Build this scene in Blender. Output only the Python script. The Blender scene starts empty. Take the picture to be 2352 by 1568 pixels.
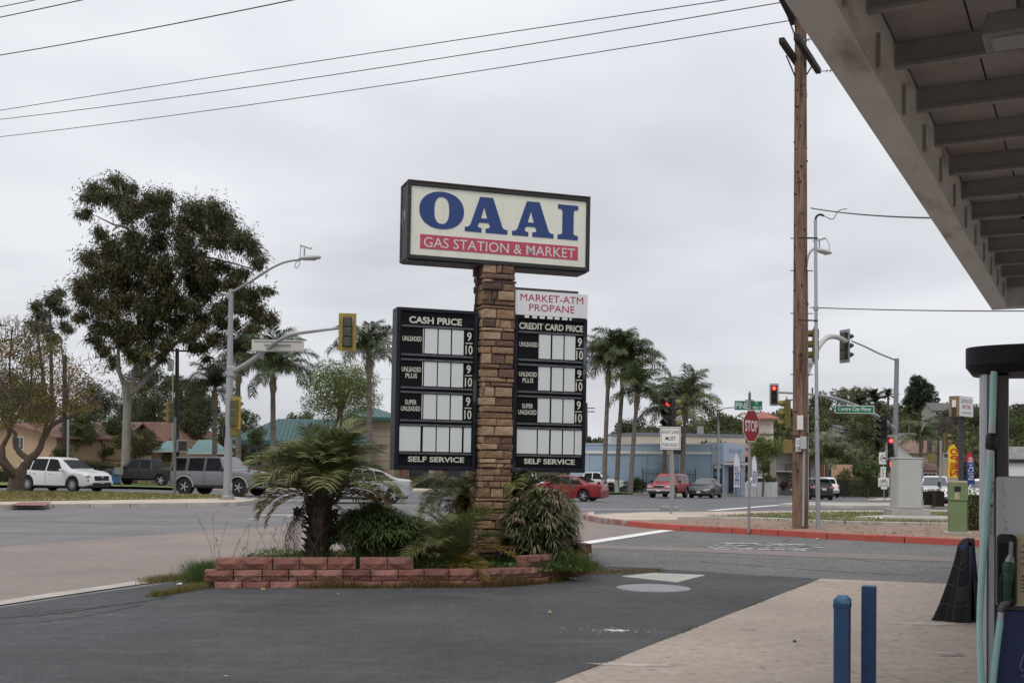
import bpy, bmesh, math, random
import numpy as np
from mathutils import Vector, Matrix

random.seed(7)
RNG = np.random.default_rng(7)
sc = bpy.context.scene
COL = sc.collection
R = math.radians

# ---------------------------------------------------------------- camera
CAMZ, FPX, IMW, IMH = 1.7, 2613.0, 2352.0, 1568.0      # measured on the photograph at 2352 px width
PITCH, ROLL, HOR = R(1.2), R(0.6), 1060.0
SHIFT = (HOR - IMH / 2 - FPX * math.tan(PITCH)) / IMW
CROT = Matrix.Rotation(math.pi / 2 + PITCH, 3, 'X') @ Matrix.Rotation(ROLL, 3, 'Z')
cd = bpy.data.cameras.new('camera')
cd.sensor_width = 36.0
cd.lens = FPX / IMW * 36.0
cd.shift_y = SHIFT
cd.clip_start, cd.clip_end = 0.1, 6000
cam = bpy.data.objects.new('camera', cd)
COL.objects.link(cam)
cam.matrix_world = Matrix.Translation((0, 0, CAMZ)) @ CROT.to_4x4()
sc.camera = cam

# ---------------------------------------------------------------- overcast sky
SUN_EL, SUN_AZ = R(58), R(205)          # high and behind the camera, to its left
w = bpy.data.worlds.new('World')
sc.world = w
w.use_nodes = True
nt = w.node_tree
nt.nodes.clear()
def N(tree, typ, **kw):
    n = tree.nodes.new(typ)
    for k, v in kw.items():
        if k.startswith('i_'):
            n.inputs[k[2:].replace('_', ' ')].default_value = v
        else:
            setattr(n, k, v)
    return n
out = N(nt, 'ShaderNodeOutputWorld')
bg = N(nt, 'ShaderNodeBackground')
bg.inputs['Strength'].default_value = 0.1
sky = N(nt, 'ShaderNodeTexSky', sky_type='NISHITA', sun_disc=False, sun_elevation=SUN_EL, sun_rotation=SUN_AZ)
tc = N(nt, 'ShaderNodeTexCoord')
sep = N(nt, 'ShaderNodeSeparateXYZ')
nt.links.new(tc.outputs['Generated'], sep.inputs[0])
zz = N(nt, 'ShaderNodeMath', operation='MAXIMUM'); zz.inputs[1].default_value = 0.0
nt.links.new(sep.outputs['Z'], zz.inputs[0])
za = N(nt, 'ShaderNodeMath', operation='ADD'); za.inputs[1].default_value = 0.22
nt.links.new(zz.outputs[0], za.inputs[0])
cv = N(nt, 'ShaderNodeVectorMath', operation='DIVIDE')
comb = N(nt, 'ShaderNodeCombineXYZ')
for i in range(3):
    nt.links.new(za.outputs[0], comb.inputs[i])
nt.links.new(tc.outputs['Generated'], cv.inputs[0])
nt.links.new(comb.outputs[0], cv.inputs[1])
nz = N(nt, 'ShaderNodeTexNoise'); nz.inputs['Scale'].default_value = 1.15
nz.inputs['Detail'].default_value = 4; nz.inputs['Roughness'].default_value = 0.5; nz.inputs['Distortion'].default_value = 0.25
nt.links.new(cv.outputs[0], nz.inputs['Vector'])
cr = N(nt, 'ShaderNodeValToRGB')
cr.color_ramp.elements[0].position, cr.color_ramp.elements[1].position = 0.35, 0.66
cr.color_ramp.elements[0].color = (0.585, 0.597, 0.642, 1)
cr.color_ramp.elements[1].color = (0.785, 0.797, 0.838, 1)
nt.links.new(nz.outputs['Fac'], cr.inputs[0])
gr = N(nt, 'ShaderNodeMath', operation='MULTIPLY_ADD')     # an overcast sky is brighter overhead
gr.inputs[1].default_value, gr.inputs[2].default_value = 3.5, 8.6
nt.links.new(zz.outputs[0], gr.inputs[0])
mul = N(nt, 'ShaderNodeVectorMath', operation='SCALE')
nt.links.new(cr.outputs['Color'], mul.inputs[0])
nt.links.new(gr.outputs[0], mul.inputs['Scale'])
mx = N(nt, 'ShaderNodeMix', data_type='RGBA'); mx.inputs[0].default_value = 0.96
nt.links.new(sky.outputs[0], mx.inputs[6])
nt.links.new(mul.outputs[0], mx.inputs[7])
nt.links.new(mx.outputs[2], bg.inputs['Color'])
nt.links.new(bg.outputs[0], out.inputs[0])

sl = bpy.data.lights.new('sun', 'SUN')
sl.energy, sl.angle, sl.color = 1.3, R(28), (1.0, 0.965, 0.92)
sun = bpy.data.objects.new('sun', sl)
COL.objects.link(sun)
sdir = Vector((math.sin(SUN_AZ) * math.cos(SUN_EL), math.cos(SUN_AZ) * math.cos(SUN_EL), math.sin(SUN_EL)))
sun.rotation_euler = sdir.to_track_quat('Z', 'Y').to_euler()
vs = sc.view_settings
vs.view_transform, vs.look, vs.exposure, vs.gamma = 'Standard', 'None', 0.24, 1.0
vs.use_curve_mapping = False
sc.render.engine = 'CYCLES'
sc.cycles.use_denoising = True
sc.cycles.use_adaptive_sampling = True
sc.cycles.adaptive_threshold = 0.015
sc.cycles.max_bounces = 6
sc.cycles.diffuse_bounces = 3
sc.cycles.transparent_max_bounces = 8

# ---------------------------------------------------------------- measuring
def ray(x, y):
    d = CROT @ Vector(((x - IMW / 2) / FPX, ((IMH / 2 - y) + SHIFT * IMW) / FPX, -1))
    return d / d.y
def at(x, y, Y):
    """the point at distance Y seen at photograph pixel x, y"""
    return Vector((0, 0, CAMZ)) + ray(x, y) * Y
GA, GB, GY, GMAX = 0.0145, 0.012, 40.0, 1.6
def g(X, Y):
    """height of the ground: level forecourt, the streets fall gently away behind it and to the right"""
    return -min(GMAX, max(0.0, GA * (Y - GY) + GB * X))
FOLDS = [((0, GY, 0), (GB, GA, 0)), ((0, GY + GMAX / GA, 0), (GB, GA, 0))]
def gnd(x, y, dz=0.0):
    d = ray(x, y)
    Y = 20.0
    for _ in range(60):
        Y = min((g(d.x * Y, Y) + dz - CAMZ) / min(d.z, -1e-4), 400)
    return Vector((d.x * Y, Y, g(d.x * Y, Y) + dz))
def base(x, Y, dz=0.0):
    """ground point at distance Y under photograph column x"""
    p = at(x, HOR + 40, Y)
    return Vector((p.x, Y, g(p.x, Y) + dz))
def ppm(Y):
    return FPX / Y

# ---------------------------------------------------------------- text outlines (built first, scene still empty)
TXT = {}
def prep_texts(items):
    obs = []
    for s, off in items:
        c = bpy.data.curves.new('t', 'FONT')
        c.body = s; c.offset = off; c.resolution_u = 3; c.align_x = 'LEFT'
        o = bpy.data.objects.new('t', c); COL.objects.link(o); obs.append((s, off, o))
    dg = bpy.context.evaluated_depsgraph_get(); dg.update()
    for s, off, o in obs:
        me = o.evaluated_get(dg).to_mesh()
        v = np.array([list(q.co) for q in me.vertices]); f = [list(p.vertices) for p in me.polygons]
        TXT[(s, off)] = (v, f)
    for s, off, o in obs:
        c = o.data; bpy.data.objects.remove(o); bpy.data.curves.remove(c)

# ---------------------------------------------------------------- materials
MATS = {}
def mat(name, col, rough=0.7, metal=0.0, var=0.0, vscale=3.0, bump=0.0, bscale=30.0, spec=0.5, rand=0.0, emit=None, estr=0.0,
        stretch=None, col2=None, cscale=None, cfac=(0.45, 0.65), dirt=None, trans=0.0, coat=0.0, detail=4, space='Object', alpha=1.0):
    """procedural material: base colour, mottled by noise, optional second colour in patches, bump and per-object variation"""
    if name in MATS:
        return MATS[name]
    m = bpy.data.materials.new(name); m.use_nodes = True
    t = m.node_tree; b = t.nodes['Principled BSDF']
    b.inputs['Roughness'].default_value = rough; b.inputs['Metallic'].default_value = metal
    b.inputs['Specular IOR Level'].default_value = spec
    if coat: b.inputs['Coat Weight'].default_value = coat; b.inputs['Coat Roughness'].default_value = 0.06
    rgba = (*col, 1)
    b.inputs['Base Color'].default_value = rgba
    m.diffuse_color = rgba
    src = None
    co = None
    if var or bump or col2 is not None:
        tcn = N(t, 'ShaderNodeTexCoord'); mp = N(t, 'ShaderNodeMapping')
        t.links.new(tcn.outputs[space], mp.inputs[0])
        if stretch: mp.inputs['Scale'].default_value = stretch
        co = mp.outputs[0]
    if col2 is not None:
        n2 = N(t, 'ShaderNodeTexNoise'); n2.inputs['Scale'].default_value = cscale or vscale; n2.inputs['Detail'].default_value = detail + 2
        n2.inputs['Roughness'].default_value = 0.62
        t.links.new(co, n2.inputs['Vector'])
        rr = N(t, 'ShaderNodeMapRange'); rr.inputs['From Min'].default_value, rr.inputs['From Max'].default_value = cfac
        t.links.new(n2.outputs['Fac'], rr.inputs[0])
        mm = N(t, 'ShaderNodeMix', data_type='RGBA')
        t.links.new(rr.outputs[0], mm.inputs[0]); mm.inputs[6].default_value = rgba; mm.inputs[7].default_value = (*col2, 1)
        src = mm.outputs[2]
    if var:
        n1 = N(t, 'ShaderNodeTexNoise'); n1.inputs['Scale'].default_value = vscale; n1.inputs['Detail'].default_value = detail
        t.links.new(co, n1.inputs['Vector'])
        r1 = N(t, 'ShaderNodeMapRange'); r1.inputs['From Min'].default_value, r1.inputs['From Max'].default_value = 0.25, 0.75
        r1.inputs['To Min'].default_value, r1.inputs['To Max'].default_value = 1 - var, 1 + var
        t.links.new(n1.outputs['Fac'], r1.inputs[0])
        sm = N(t, 'ShaderNodeVectorMath', operation='SCALE')
        if src: t.links.new(src, sm.inputs[0])
        else: sm.inputs[0].default_value = col
        t.links.new(r1.outputs[0], sm.inputs['Scale'])
        src = sm.outputs[0]
    if rand:
        oi = N(t, 'ShaderNodeObjectInfo')
        r2 = N(t, 'ShaderNodeMapRange'); r2.inputs['To Min'].default_value, r2.inputs['To Max'].default_value = 1 - rand, 1 + rand
        t.links.new(oi.outputs['Random'], r2.inputs[0])
        sm = N(t, 'ShaderNodeVectorMath', operation='SCALE')
        if src: t.links.new(src, sm.inputs[0])
        else: sm.inputs[0].default_value = col
        t.links.new(r2.outputs[0], sm.inputs['Scale'])
        src = sm.outputs[0]
    if src: t.links.new(src, b.inputs['Base Color'])
    if bump:
        n3 = N(t, 'ShaderNodeTexNoise'); n3.inputs['Scale'].default_value = bscale; n3.inputs['Detail'].default_value = 3
        t.links.new(co, n3.inputs['Vector'])
        bp = N(t, 'ShaderNodeBump'); bp.inputs['Strength'].default_value = bump; bp.inputs['Distance'].default_value = 0.02
        t.links.new(n3.outputs['Fac'], bp.inputs['Height']); t.links.new(bp.outputs[0], b.inputs['Normal'])
    if emit is not None:
        b.inputs['Emission Color'].default_value = (*emit, 1); b.inputs['Emission Strength'].default_value = estr
    if trans: b.inputs['Transmission Weight'].default_value = trans
    if alpha < 1: b.inputs['Alpha'].default_value = alpha
    MATS[name] = m
    return m
def ramp_mat(name, cols, rough=0.8, var=0.15, vscale=20, bump=0.4, bscale=60):
    """colour picked per object from a list of colours (stones, blocks, leaves)"""
    m = mat(name, cols[0], rough, var=var, vscale=vscale, bump=bump, bscale=bscale)
    t = m.node_tree
    oi = N(t, 'ShaderNodeObjectInfo'); c = N(t, 'ShaderNodeValToRGB'); c.color_ramp.interpolation = 'CONSTANT'
    while len(c.color_ramp.elements) < len(cols): c.color_ramp.elements.new(0.5)
    for i, q in enumerate(cols):
        c.color_ramp.elements[i].position = i / len(cols); c.color_ramp.elements[i].color = (*q, 1)
    t.links.new(oi.outputs['Random'], c.inputs[0])
    for n in t.nodes:
        if n.type == 'VECT_MATH' and n.operation == 'SCALE':
            t.links.new(c.outputs[0], n.inputs[0])
    return m
def leaf_mat(name, col, col2, rough=0.55, trans=0.25, spec=0.3):
    """leaves: two colours mixed leaf by leaf (mesh island), a little light passes through"""
    if name in MATS: return MATS[name]
    m = bpy.data.materials.new(name); m.use_nodes = True
    t = m.node_tree; b = t.nodes['Principled BSDF']; o = t.nodes['Material Output']
    ge = N(t, 'ShaderNodeNewGeometry')
    mm = N(t, 'ShaderNodeMix', data_type='RGBA'); mm.inputs[6].default_value = (*col, 1); mm.inputs[7].default_value = (*col2, 1)
    t.links.new(ge.outputs['Random Per Island'], mm.inputs[0])
    t.links.new(mm.outputs[2], b.inputs['Base Color'])
    b.inputs['Roughness'].default_value = rough; b.inputs['Specular IOR Level'].default_value = spec
    tr = N(t, 'ShaderNodeBsdfTranslucent'); t.links.new(mm.outputs[2], tr.inputs[0])
    ms = N(t, 'ShaderNodeMixShader'); ms.inputs[0].default_value = trans
    t.links.new(b.outputs[0], ms.inputs[1]); t.links.new(tr.outputs[0], ms.inputs[2]); t.links.new(ms.outputs[0], o.inputs[0])
    m.diffuse_color = (*col, 1)
    MATS[name] = m
    return m

# ---------------------------------------------------------------- mesh building
class MB:
    def __init__(s): s.v = []; s.f = []
    def add(s, vs_, fs_):
        k = len(s.v); s.v += [tuple(p) for p in vs_]; s.f += [[i + k for i in q] for q in fs_]; return s
    def box(s, c, d, rz=0.0, taper=1.0):
        """box centred in x, y on c, standing on c.z, size d; taper shrinks the top"""
        x, y, z = d[0] / 2, d[1] / 2, d[2]; cs, sn = math.cos(rz), math.sin(rz); P = []
        for zz_, k in ((0, 1), (z, taper)):
            for a, b_ in ((-x, -y), (x, -y), (x, y), (-x, y)):
                a *= k; b_ *= k; P.append((c[0] + a * cs - b_ * sn, c[1] + a * sn + b_ * cs, c[2] + zz_))
        return s.add(P, [(3, 2, 1, 0), (4, 5, 6, 7), (0, 1, 5, 4), (1, 2, 6, 5), (2, 3, 7, 6), (3, 0, 4, 7)])
    def bx(s, x0, x1, y0, y1, z0, z1):
        return s.box(((x0 + x1) / 2, (y0 + y1) / 2, z0), (x1 - x0, y1 - y0, z1 - z0))
    def tube(s, pts, rad, n=8, caps=True, flat=None):
        """tube along points; rad one number or one per point"""
        pts = [Vector(p) for p in pts]; m = len(pts)
        if not hasattr(rad, '__len__'): rad = [rad] * m
        k = len(s.v); up = None
        for i, p in enumerate(pts):
            t = (pts[min(i + 1, m - 1)] - pts[max(i - 1, 0)])
            t = t.normalized() if t.length > 1e-9 else Vector((0, 0, 1))
            if up is None: up = Vector((0, 0, 1)) if abs(t.z) < 0.9 else Vector((0, 1, 0))
            a = t.cross(up)
            if a.length < 1e-6: a = t.cross(Vector((1, 0, 0)))
            a.normalize(); b_ = a.cross(t).normalized(); up = b_
            for j in range(n):
                th = 2 * math.pi * j / n
                s.v.append(tuple(p + (a * math.cos(th) + b_ * math.sin(th) * (flat or 1)) * rad[i]))
        for i in range(m - 1):
            for j in range(n):
                q = (j + 1) % n
                s.f.append([k + i * n + j, k + i * n + q, k + (i + 1) * n + q, k + (i + 1) * n + j])
        if caps:
            s.f.append([k + j for j in range(n)][::-1]); s.f.append([k + (m - 1) * n + j for j in range(n)])
        return s
    def prism(s, poly, axis, a, b_):
        """polygon (u, v pairs) swept along axis from a to b: axis 'x': (y,z), 'y': (x,z), 'z': (x,y)"""
        n = len(poly)
        def p(u, v, h): return {'x': (h, u, v), 'y': (u, h, v), 'z': (u, v, h)}[axis]
        P = [p(u, v, a) for u, v in poly] + [p(u, v, b_) for u, v in poly]
        F = [list(range(n))[::-1], list(range(n, 2 * n))] + [[i, (i + 1) % n, n + (i + 1) % n, n + i] for i in range(n)]
        return s.add(P, F)
    def lathe(s, prof, n=16, c=(0, 0, 0), cap=True):
        k = len(s.v)
        for r_, z in prof:
            for j in range(n):
                th = 2 * math.pi * j / n; s.v.append((c[0] + r_ * math.cos(th), c[1] + r_ * math.sin(th), c[2] + z))
        m = len(prof)
        for i in range(m - 1):
            for j in range(n):
                q = (j + 1) % n; s.f.append([k + i * n + j, k + i * n + q, k + (i + 1) * n + q, k + (i + 1) * n + j])
        if cap: s.f.append([k + j for j in range(n)][::-1]); s.f.append([k + (m - 1) * n + j for j in range(n)])
        return s
    def xf(s, M):
        s.v = [tuple(M @ Vector(p)) for p in s.v]; return s
    def mesh(s, name, m=None, smooth=False, angle=None):
        me = bpy.data.meshes.new(name); me.from_pydata(s.v, [], s.f); me.update()
        if m: me.materials.append(m)
        bm = bmesh.new(); bm.from_mesh(me); bmesh.ops.recalc_face_normals(bm, faces=bm.faces); bm.to_mesh(me); bm.free()
        if smooth:
            me.polygons.foreach_set('use_smooth', [True] * len(me.polygons))
            me.set_sharp_from_angle(angle=R(angle or 40))
        return me
    def build(s, name, m, parent=None, smooth=False, bevel=0, loc=None, rot=None, angle=None, **tags):
        return obj(name, s.mesh(name, m, smooth, angle), parent, bevel, loc, rot, **tags)

def obj(name, me, parent=None, bevel=0, loc=None, rot=None, **tags):
    o = bpy.data.objects.new(name, me); COL.objects.link(o)
    if parent is not None: o.parent = parent
    if loc is not None: o.location = loc
    if rot is not None: o.rotation_euler = rot
    if bevel:
        b = o.modifiers.new('bevel', 'BEVEL'); b.width = bevel; b.segments = 2; b.limit_method = 'ANGLE'; b.angle_limit = R(40)
    tag(o, **tags)
    return o
def tag(o, label=None, cat=None, group=None, kind=None):
    if label: o['label'] = label
    if cat: o['category'] = cat
    if group: o['group'] = group
    if kind: o['kind'] = kind
    return o
def thing(name, label, cat, loc=(0, 0, 0), rz=0.0, group=None, rot=None):
    o = bpy.data.objects.new(name, None); COL.objects.link(o); o.empty_display_size = 0.2
    o.location = loc; o.rotation_euler = rot or (0, 0, rz)
    return tag(o, label, cat, group)
def npmesh(name, V, F, m=None, smooth=False):
    """fast mesh from numpy vertices (n,3) and faces (k,3 or 4)"""
    me = bpy.data.meshes.new(name); V = np.ascontiguousarray(V, dtype=np.float32); F = np.ascontiguousarray(F, dtype=np.int32)
    k = F.shape[1]
    me.vertices.add(len(V)); me.vertices.foreach_set('co', V.ravel())
    me.loops.add(F.size); me.loops.foreach_set('vertex_index', F.ravel())
    me.polygons.add(len(F)); me.polygons.foreach_set('loop_start', np.arange(0, F.size, k, dtype=np.int32))
    me.update(calc_edges=True)
    if smooth: me.polygons.foreach_set('use_smooth', [True] * len(F))
    if m: me.materials.append(m)
    return me
def text(s, m, parent, x0, x1, z0, z1, y=0.0, off=0.0, name='lettering', depth=0.003, face=-1, basis=None, keep=False, mirror=False):
    """lettering fitted into the rectangle x0..x1, z0..z1 of the plane y (facing -y when face is -1)"""
    v, f = TXT[(s, off)]
    lo, hi = v.min(0), v.max(0)
    sx, sz = (x1 - x0) / (hi[0] - lo[0]), (z1 - z0) / (hi[1] - lo[1])
    n = len(v)
    xs = x0 + (v[:, 0] - lo[0]) * sx
    if mirror: xs = x0 + x1 - xs
    zs = z0 + (v[:, 1] - lo[1]) * sz
    lim = [-1e9]; o = None; reach = 1e9                       # one mesh per word: split where no face reaches
    for a0, a1 in sorted((min(v[i, 0] for i in q), max(v[i, 0] for i in q)) for q in f) if ' ' in s else []:
        if a0 > reach + .13: lim.append((a0 + reach) / 2)
        reach = a1 if reach > 1e8 else max(reach, a1)
    lim.append(1e9)
    for a0, a1 in zip(lim, lim[1:]):
        ids = [i for i in range(n) if a0 < v[i, 0] <= a1]; mp = {i: k for k, i in enumerate(ids)}
        me = bpy.data.meshes.new(name)
        me.from_pydata([(xs[i], y + face * depth, zs[i]) for i in ids], [], [[mp[i] for i in q] for q in f if q[0] in mp]); me.update(); me.materials.append(m)
        o = obj(name, me, parent)
    return o
def sheet(name, pts, off, m, kind='structure', parent=None, **kw):
    """ground sheet: polygon (x, y) laid on the terrain, off metres above it"""
    bm = bmesh.new(); bm.faces.new([bm.verts.new((p[0], p[1], 0)) for p in pts])
    for co, no in FOLDS:
        bmesh.ops.bisect_plane(bm, geom=bm.verts[:] + bm.edges[:] + bm.faces[:], plane_co=co, plane_no=no)
    bmesh.ops.triangulate(bm, faces=bm.faces[:])
    for v in bm.verts: v.co.z = g(v.co.x, v.co.y) + off
    bmesh.ops.recalc_face_normals(bm, faces=bm.faces)
    if sum(f.normal.z for f in bm.faces) < 0: bmesh.ops.reverse_faces(bm, faces=bm.faces)
    me = bpy.data.meshes.new(name); bm.to_mesh(me); bm.free(); me.materials.append(m)
    return obj(name, me, parent, kind=kind, **kw)
def slab(name, pts, z0, z1, m, parent=None, bevel=0, **kw):
    """raised sheet with sides (kerbs, pavements, islands)"""
    bm = bmesh.new(); f = bm.faces.new([bm.verts.new((p[0], p[1], 0)) for p in pts])
    for co, no in FOLDS:
        bmesh.ops.bisect_plane(bm, geom=bm.verts[:] + bm.edges[:] + bm.faces[:], plane_co=co, plane_no=no)
    r = bmesh.ops.extrude_face_region(bm, geom=bm.faces[:])
    top = {v for v in r['geom'] if isinstance(v, bmesh.types.BMVert)}
    for v in bm.verts: v.co.z = g(v.co.x, v.co.y) + (z1 if v in top else z0)
    bmesh.ops.recalc_face_normals(bm, faces=bm.faces)
    me = bpy.data.meshes.new(name); bm.to_mesh(me); bm.free(); me.materials.append(m)
    return obj(name, me, parent, bevel, **kw)
def band(path, w, side=1):
    """closed polygon: the path widened by w to one side"""
    P = [Vector(p[:2]) for p in path]; Q = []
    for i, p in enumerate(P):
        t = (P[min(i + 1, len(P) - 1)] - P[max(i - 1, 0)]).normalized(); Q.append(p + Vector((-t.y, t.x)) * w * side)
    return [tuple(p) for p in P] + [tuple(q) for q in Q[::-1]]
def spline(pts, n=6):
    """smooth points through control points (Catmull-Rom)"""
    P = [Vector(p) for p in pts]; P = [P[0] * 2 - P[1]] + P + [P[-1] * 2 - P[-2]]; o = []
    for i in range(1, len(P) - 2):
        for k in range(n):
            t = k / n; a, b_, c, d = P[i - 1:i + 3]
            o.append(0.5 * ((2 * b_) + (c - a) * t + (2 * a - 5 * b_ + 4 * c - d) * t * t + (3 * b_ - a - 3 * c + d) * t ** 3))
    return o + [P[-2]]
def copy_tree(o, parent=None, top=None):
    c = o.copy(); COL.objects.link(c); c.parent = parent
    for ch in o.children: copy_tree(ch, c)
    return c
# ================================================================ ground, roads, kerbs
def G2(pts, dz=0.0): return [tuple(gnd(x, y, dz)[:2]) for x, y in pts]
def asphalt(name, col, spk, size=90.0, blotch=0.10, rough=0.9, bump=0.5, amt=(0.55, 0.75), crack=0.0, dots=None, streak=None):
    """asphalt: stone speckle, large blotches, fine bump, optional cracks and dropped specks"""
    m = mat(name, col, rough, spec=0.25)
    t = m.node_tree; b = t.nodes['Principled BSDF']
    tcn = N(t, 'ShaderNodeTexCoord'); P = tcn.outputs['Object']
    def noise(scale, det=3, vec=None):
        n = N(t, 'ShaderNodeTexNoise'); n.inputs['Scale'].default_value = scale; n.inputs['Detail'].default_value = det
        t.links.new(vec or P, n.inputs['Vector']); return n.outputs['Fac']
    def rng(s, a, b_, c, d):
        r = N(t, 'ShaderNodeMapRange'); t.links.new(s, r.inputs[0])
        for i, v in enumerate((a, b_, c, d)): r.inputs[i + 1].default_value = v
        return r.outputs[0]
    def mix(f, A, B):
        q = N(t, 'ShaderNodeMix', data_type='RGBA'); t.links.new(f, q.inputs[0])
        for i, v in ((6, A), (7, B)):
            if isinstance(v, tuple): q.inputs[i].default_value = (*v, 1)
            else: t.links.new(v, q.inputs[i])
        return q.outputs[2]
    c = mix(rng(noise(size, 2), amt[0], amt[1], 0, 1), col, spk)
    dark = tuple(x * 0.55 for x in col)
    c = mix(rng(noise(size * 0.7, 2), 0.6, 0.75, 0, 0.8), c, dark)
    if crack:
        mpw = N(t, 'ShaderNodeVectorMath', operation='ADD')
        nw = N(t, 'ShaderNodeTexNoise'); nw.inputs['Scale'].default_value = 1.3; nw.inputs['Detail'].default_value = 4
        t.links.new(P, nw.inputs['Vector']); t.links.new(P, mpw.inputs[0]); t.links.new(nw.outputs['Color'], mpw.inputs[1])
        v = N(t, 'ShaderNodeTexVoronoi', feature='DISTANCE_TO_EDGE'); v.inputs['Scale'].default_value = crack
        t.links.new(mpw.outputs[0], v.inputs['Vector'])
        e = rng(v.outputs['Distance'], 0.0, 0.014, 1, 0)
        k = rng(noise(0.5, 3), 0.5, 0.62, 0, 0.8)
        mm = N(t, 'ShaderNodeMath', operation='MULTIPLY'); t.links.new(e, mm.inputs[0]); t.links.new(k, mm.inputs[1])
        c = mix(mm.outputs[0], c, tuple(x * 0.35 for x in col))
    if streak:
        mp = N(t, 'ShaderNodeMapping'); mp.inputs['Rotation'].default_value = (0, 0, streak[0]); mp.inputs['Scale'].default_value = streak[1]
        t.links.new(P, mp.inputs[0])
        c = mix(rng(noise(1.0, 5, mp.outputs[0]), streak[3], streak[4], 0, 1), c, streak[2])
    if dots:
        v = N(t, 'ShaderNodeTexVoronoi'); v.inputs['Scale'].default_value = dots[1]; t.links.new(P, v.inputs['Vector'])
        hs = N(t, 'ShaderNodeSeparateColor'); t.links.new(v.outputs['Color'], hs.inputs[0])
        k1 = rng(v.outputs['Distance'], 0.03, 0.06, 1, 0); k2 = rng(hs.outputs[0], 0.80, 0.82, 0, 1)
        mm = N(t, 'ShaderNodeMath', operation='MULTIPLY'); t.links.new(k1, mm.inputs[0]); t.links.new(k2, mm.inputs[1])
        c = mix(mm.outputs[0], c, dots[0])
    s2 = N(t, 'ShaderNodeVectorMath', operation='SCALE'); t.links.new(c, s2.inputs[0]); t.links.new(rng(noise(5.0, 4), 0.3, 0.7, 1 - blotch * .6, 1 + blotch * .6), s2.inputs['Scale']); c = s2.outputs[0]
    sm = N(t, 'ShaderNodeVectorMath', operation='SCALE'); t.links.new(c, sm.inputs[0])
    t.links.new(rng(noise(0.55, 5), 0.3, 0.7, 1 - blotch, 1 + blotch), sm.inputs['Scale'])
    t.links.new(sm.outputs[0], b.inputs['Base Color'])
    bp = N(t, 'ShaderNodeBump'); bp.inputs['Strength'].default_value = bump; bp.inputs['Distance'].default_value = 0.008
    t.links.new(noise(size, 3), bp.inputs['Height']); t.links.new(bp.outputs[0], b.inputs['Normal'])
    return m
M_SEAL = asphalt('sealed_asphalt', (0.064, 0.065, 0.068), (0.125, 0.125, 0.124), 60, 0.20, 0.85, 0.6, (0.52, 0.78), dots=((0.5, 0.48, 0.45), 2.3),
                 streak=(0.35, (0.5, 3.0, 1), (0.115, 0.112, 0.11), 0.56, 0.85))
M_PINK = asphalt('worn_pink_asphalt', (0.225, 0.187, 0.168), (0.34, 0.30, 0.275), 60, 0.10, 0.95, 0.5, (0.5, 0.72), dots=((0.5, 0.46, 0.42), 0.7))
M_ROAD = asphalt('grey_road_asphalt', (0.175, 0.168, 0.168), (0.24, 0.23, 0.225), 40, 0.12, 0.95, 0.4, (0.5, 0.75), crack=0.12,
                 streak=(-0.2, (0.06, 0.9, 1), (0.125, 0.12, 0.122), 0.52, 0.75))
M_COARSE = asphalt('coarse_grey_asphalt', (0.125, 0.122, 0.12), (0.31, 0.295, 0.28), 34, 0.12, 0.95, 0.9, (0.54, 0.68), crack=0.35)
M_TRENCH = asphalt('patched_asphalt', (0.20, 0.172, 0.158), (0.29, 0.26, 0.24), 50, 0.08, 0.95, 0.5)
M_PKWY = asphalt('parkway_asphalt', (0.135, 0.135, 0.142), (0.19, 0.19, 0.195), 30, 0.08, 0.95, 0.3, (0.5, 0.75),
                 streak=(-0.38, (0.05, 0.8, 1), (0.095, 0.094, 0.098), 0.5, 0.75))
M_SLAB = asphalt('stamped_concrete', (0.355, 0.298, 0.252), (0.42, 0.36, 0.31), 14, 0.10, 0.8, 0.3, (0.45, 0.75), crack=0.22,
                 dots=((0.06, 0.05, 0.045), 1.1), streak=(-0.48, (1.0, 9.0, 1), (0.26, 0.195, 0.16), 0.60, 0.80))
M_CONC = mat('grey_concrete', (0.42, 0.385, 0.345), 0.9, var=0.14, vscale=1.5, bump=0.3, bscale=40, col2=(0.33, 0.30, 0.265), cscale=0.6)
M_PATH = mat('tan_pavement', (0.48, 0.405, 0.325), 0.9, var=0.10, vscale=1.2, bump=0.2, bscale=40, col2=(0.41, 0.335, 0.26), cscale=0.4)
M_RED = mat('red_kerb_paint', (0.40, 0.083, 0.062), 0.75, var=0.14, vscale=2.0, bump=0.3, bscale=25, col2=(0.26, 0.10, 0.085), cscale=1.2, cfac=(0.56, 0.74), stretch=(1, 1, 3))
M_REDOLD = mat('worn_red_kerb', (0.27, 0.10, 0.085), 0.85, var=0.2, vscale=3.0, bump=0.4, bscale=25, col2=(0.30, 0.26, 0.24), cscale=2.6, cfac=(0.48, 0.6))
M_DIRT = mat('dirt', (0.215, 0.145, 0.105), 0.95, var=0.2, vscale=2.5, bump=0.6, bscale=25, col2=(0.30, 0.215, 0.16), cscale=5.0)
M_SOIL = mat('planter_soil', (0.11, 0.085, 0.06), 0.95, var=0.3, vscale=6, bump=0.8, bscale=30)
M_LAWN = mat('patchy_lawn', (0.115, 0.135, 0.04), 0.95, var=0.25, vscale=8, bump=0.8, bscale=60, col2=(0.27, 0.20, 0.105), cscale=0.33, cfac=(0.47, 0.6))
M_EARTH = mat('earth', (0.13, 0.12, 0.07), 0.95, var=0.3, vscale=0.1, bump=0.2, bscale=2)
M_WPAINT = mat('white_road_paint', (0.72, 0.71, 0.69), 0.7, var=0.08, vscale=3, col2=(0.40, 0.385, 0.37), cscale=5, cfac=(0.62, 0.72))
M_WORN = mat('worn_road_paint', (0.50, 0.49, 0.47), 0.8, var=0.1, vscale=3, col2=(0.15, 0.147, 0.143), cscale=7, cfac=(0.44, 0.54))
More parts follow.
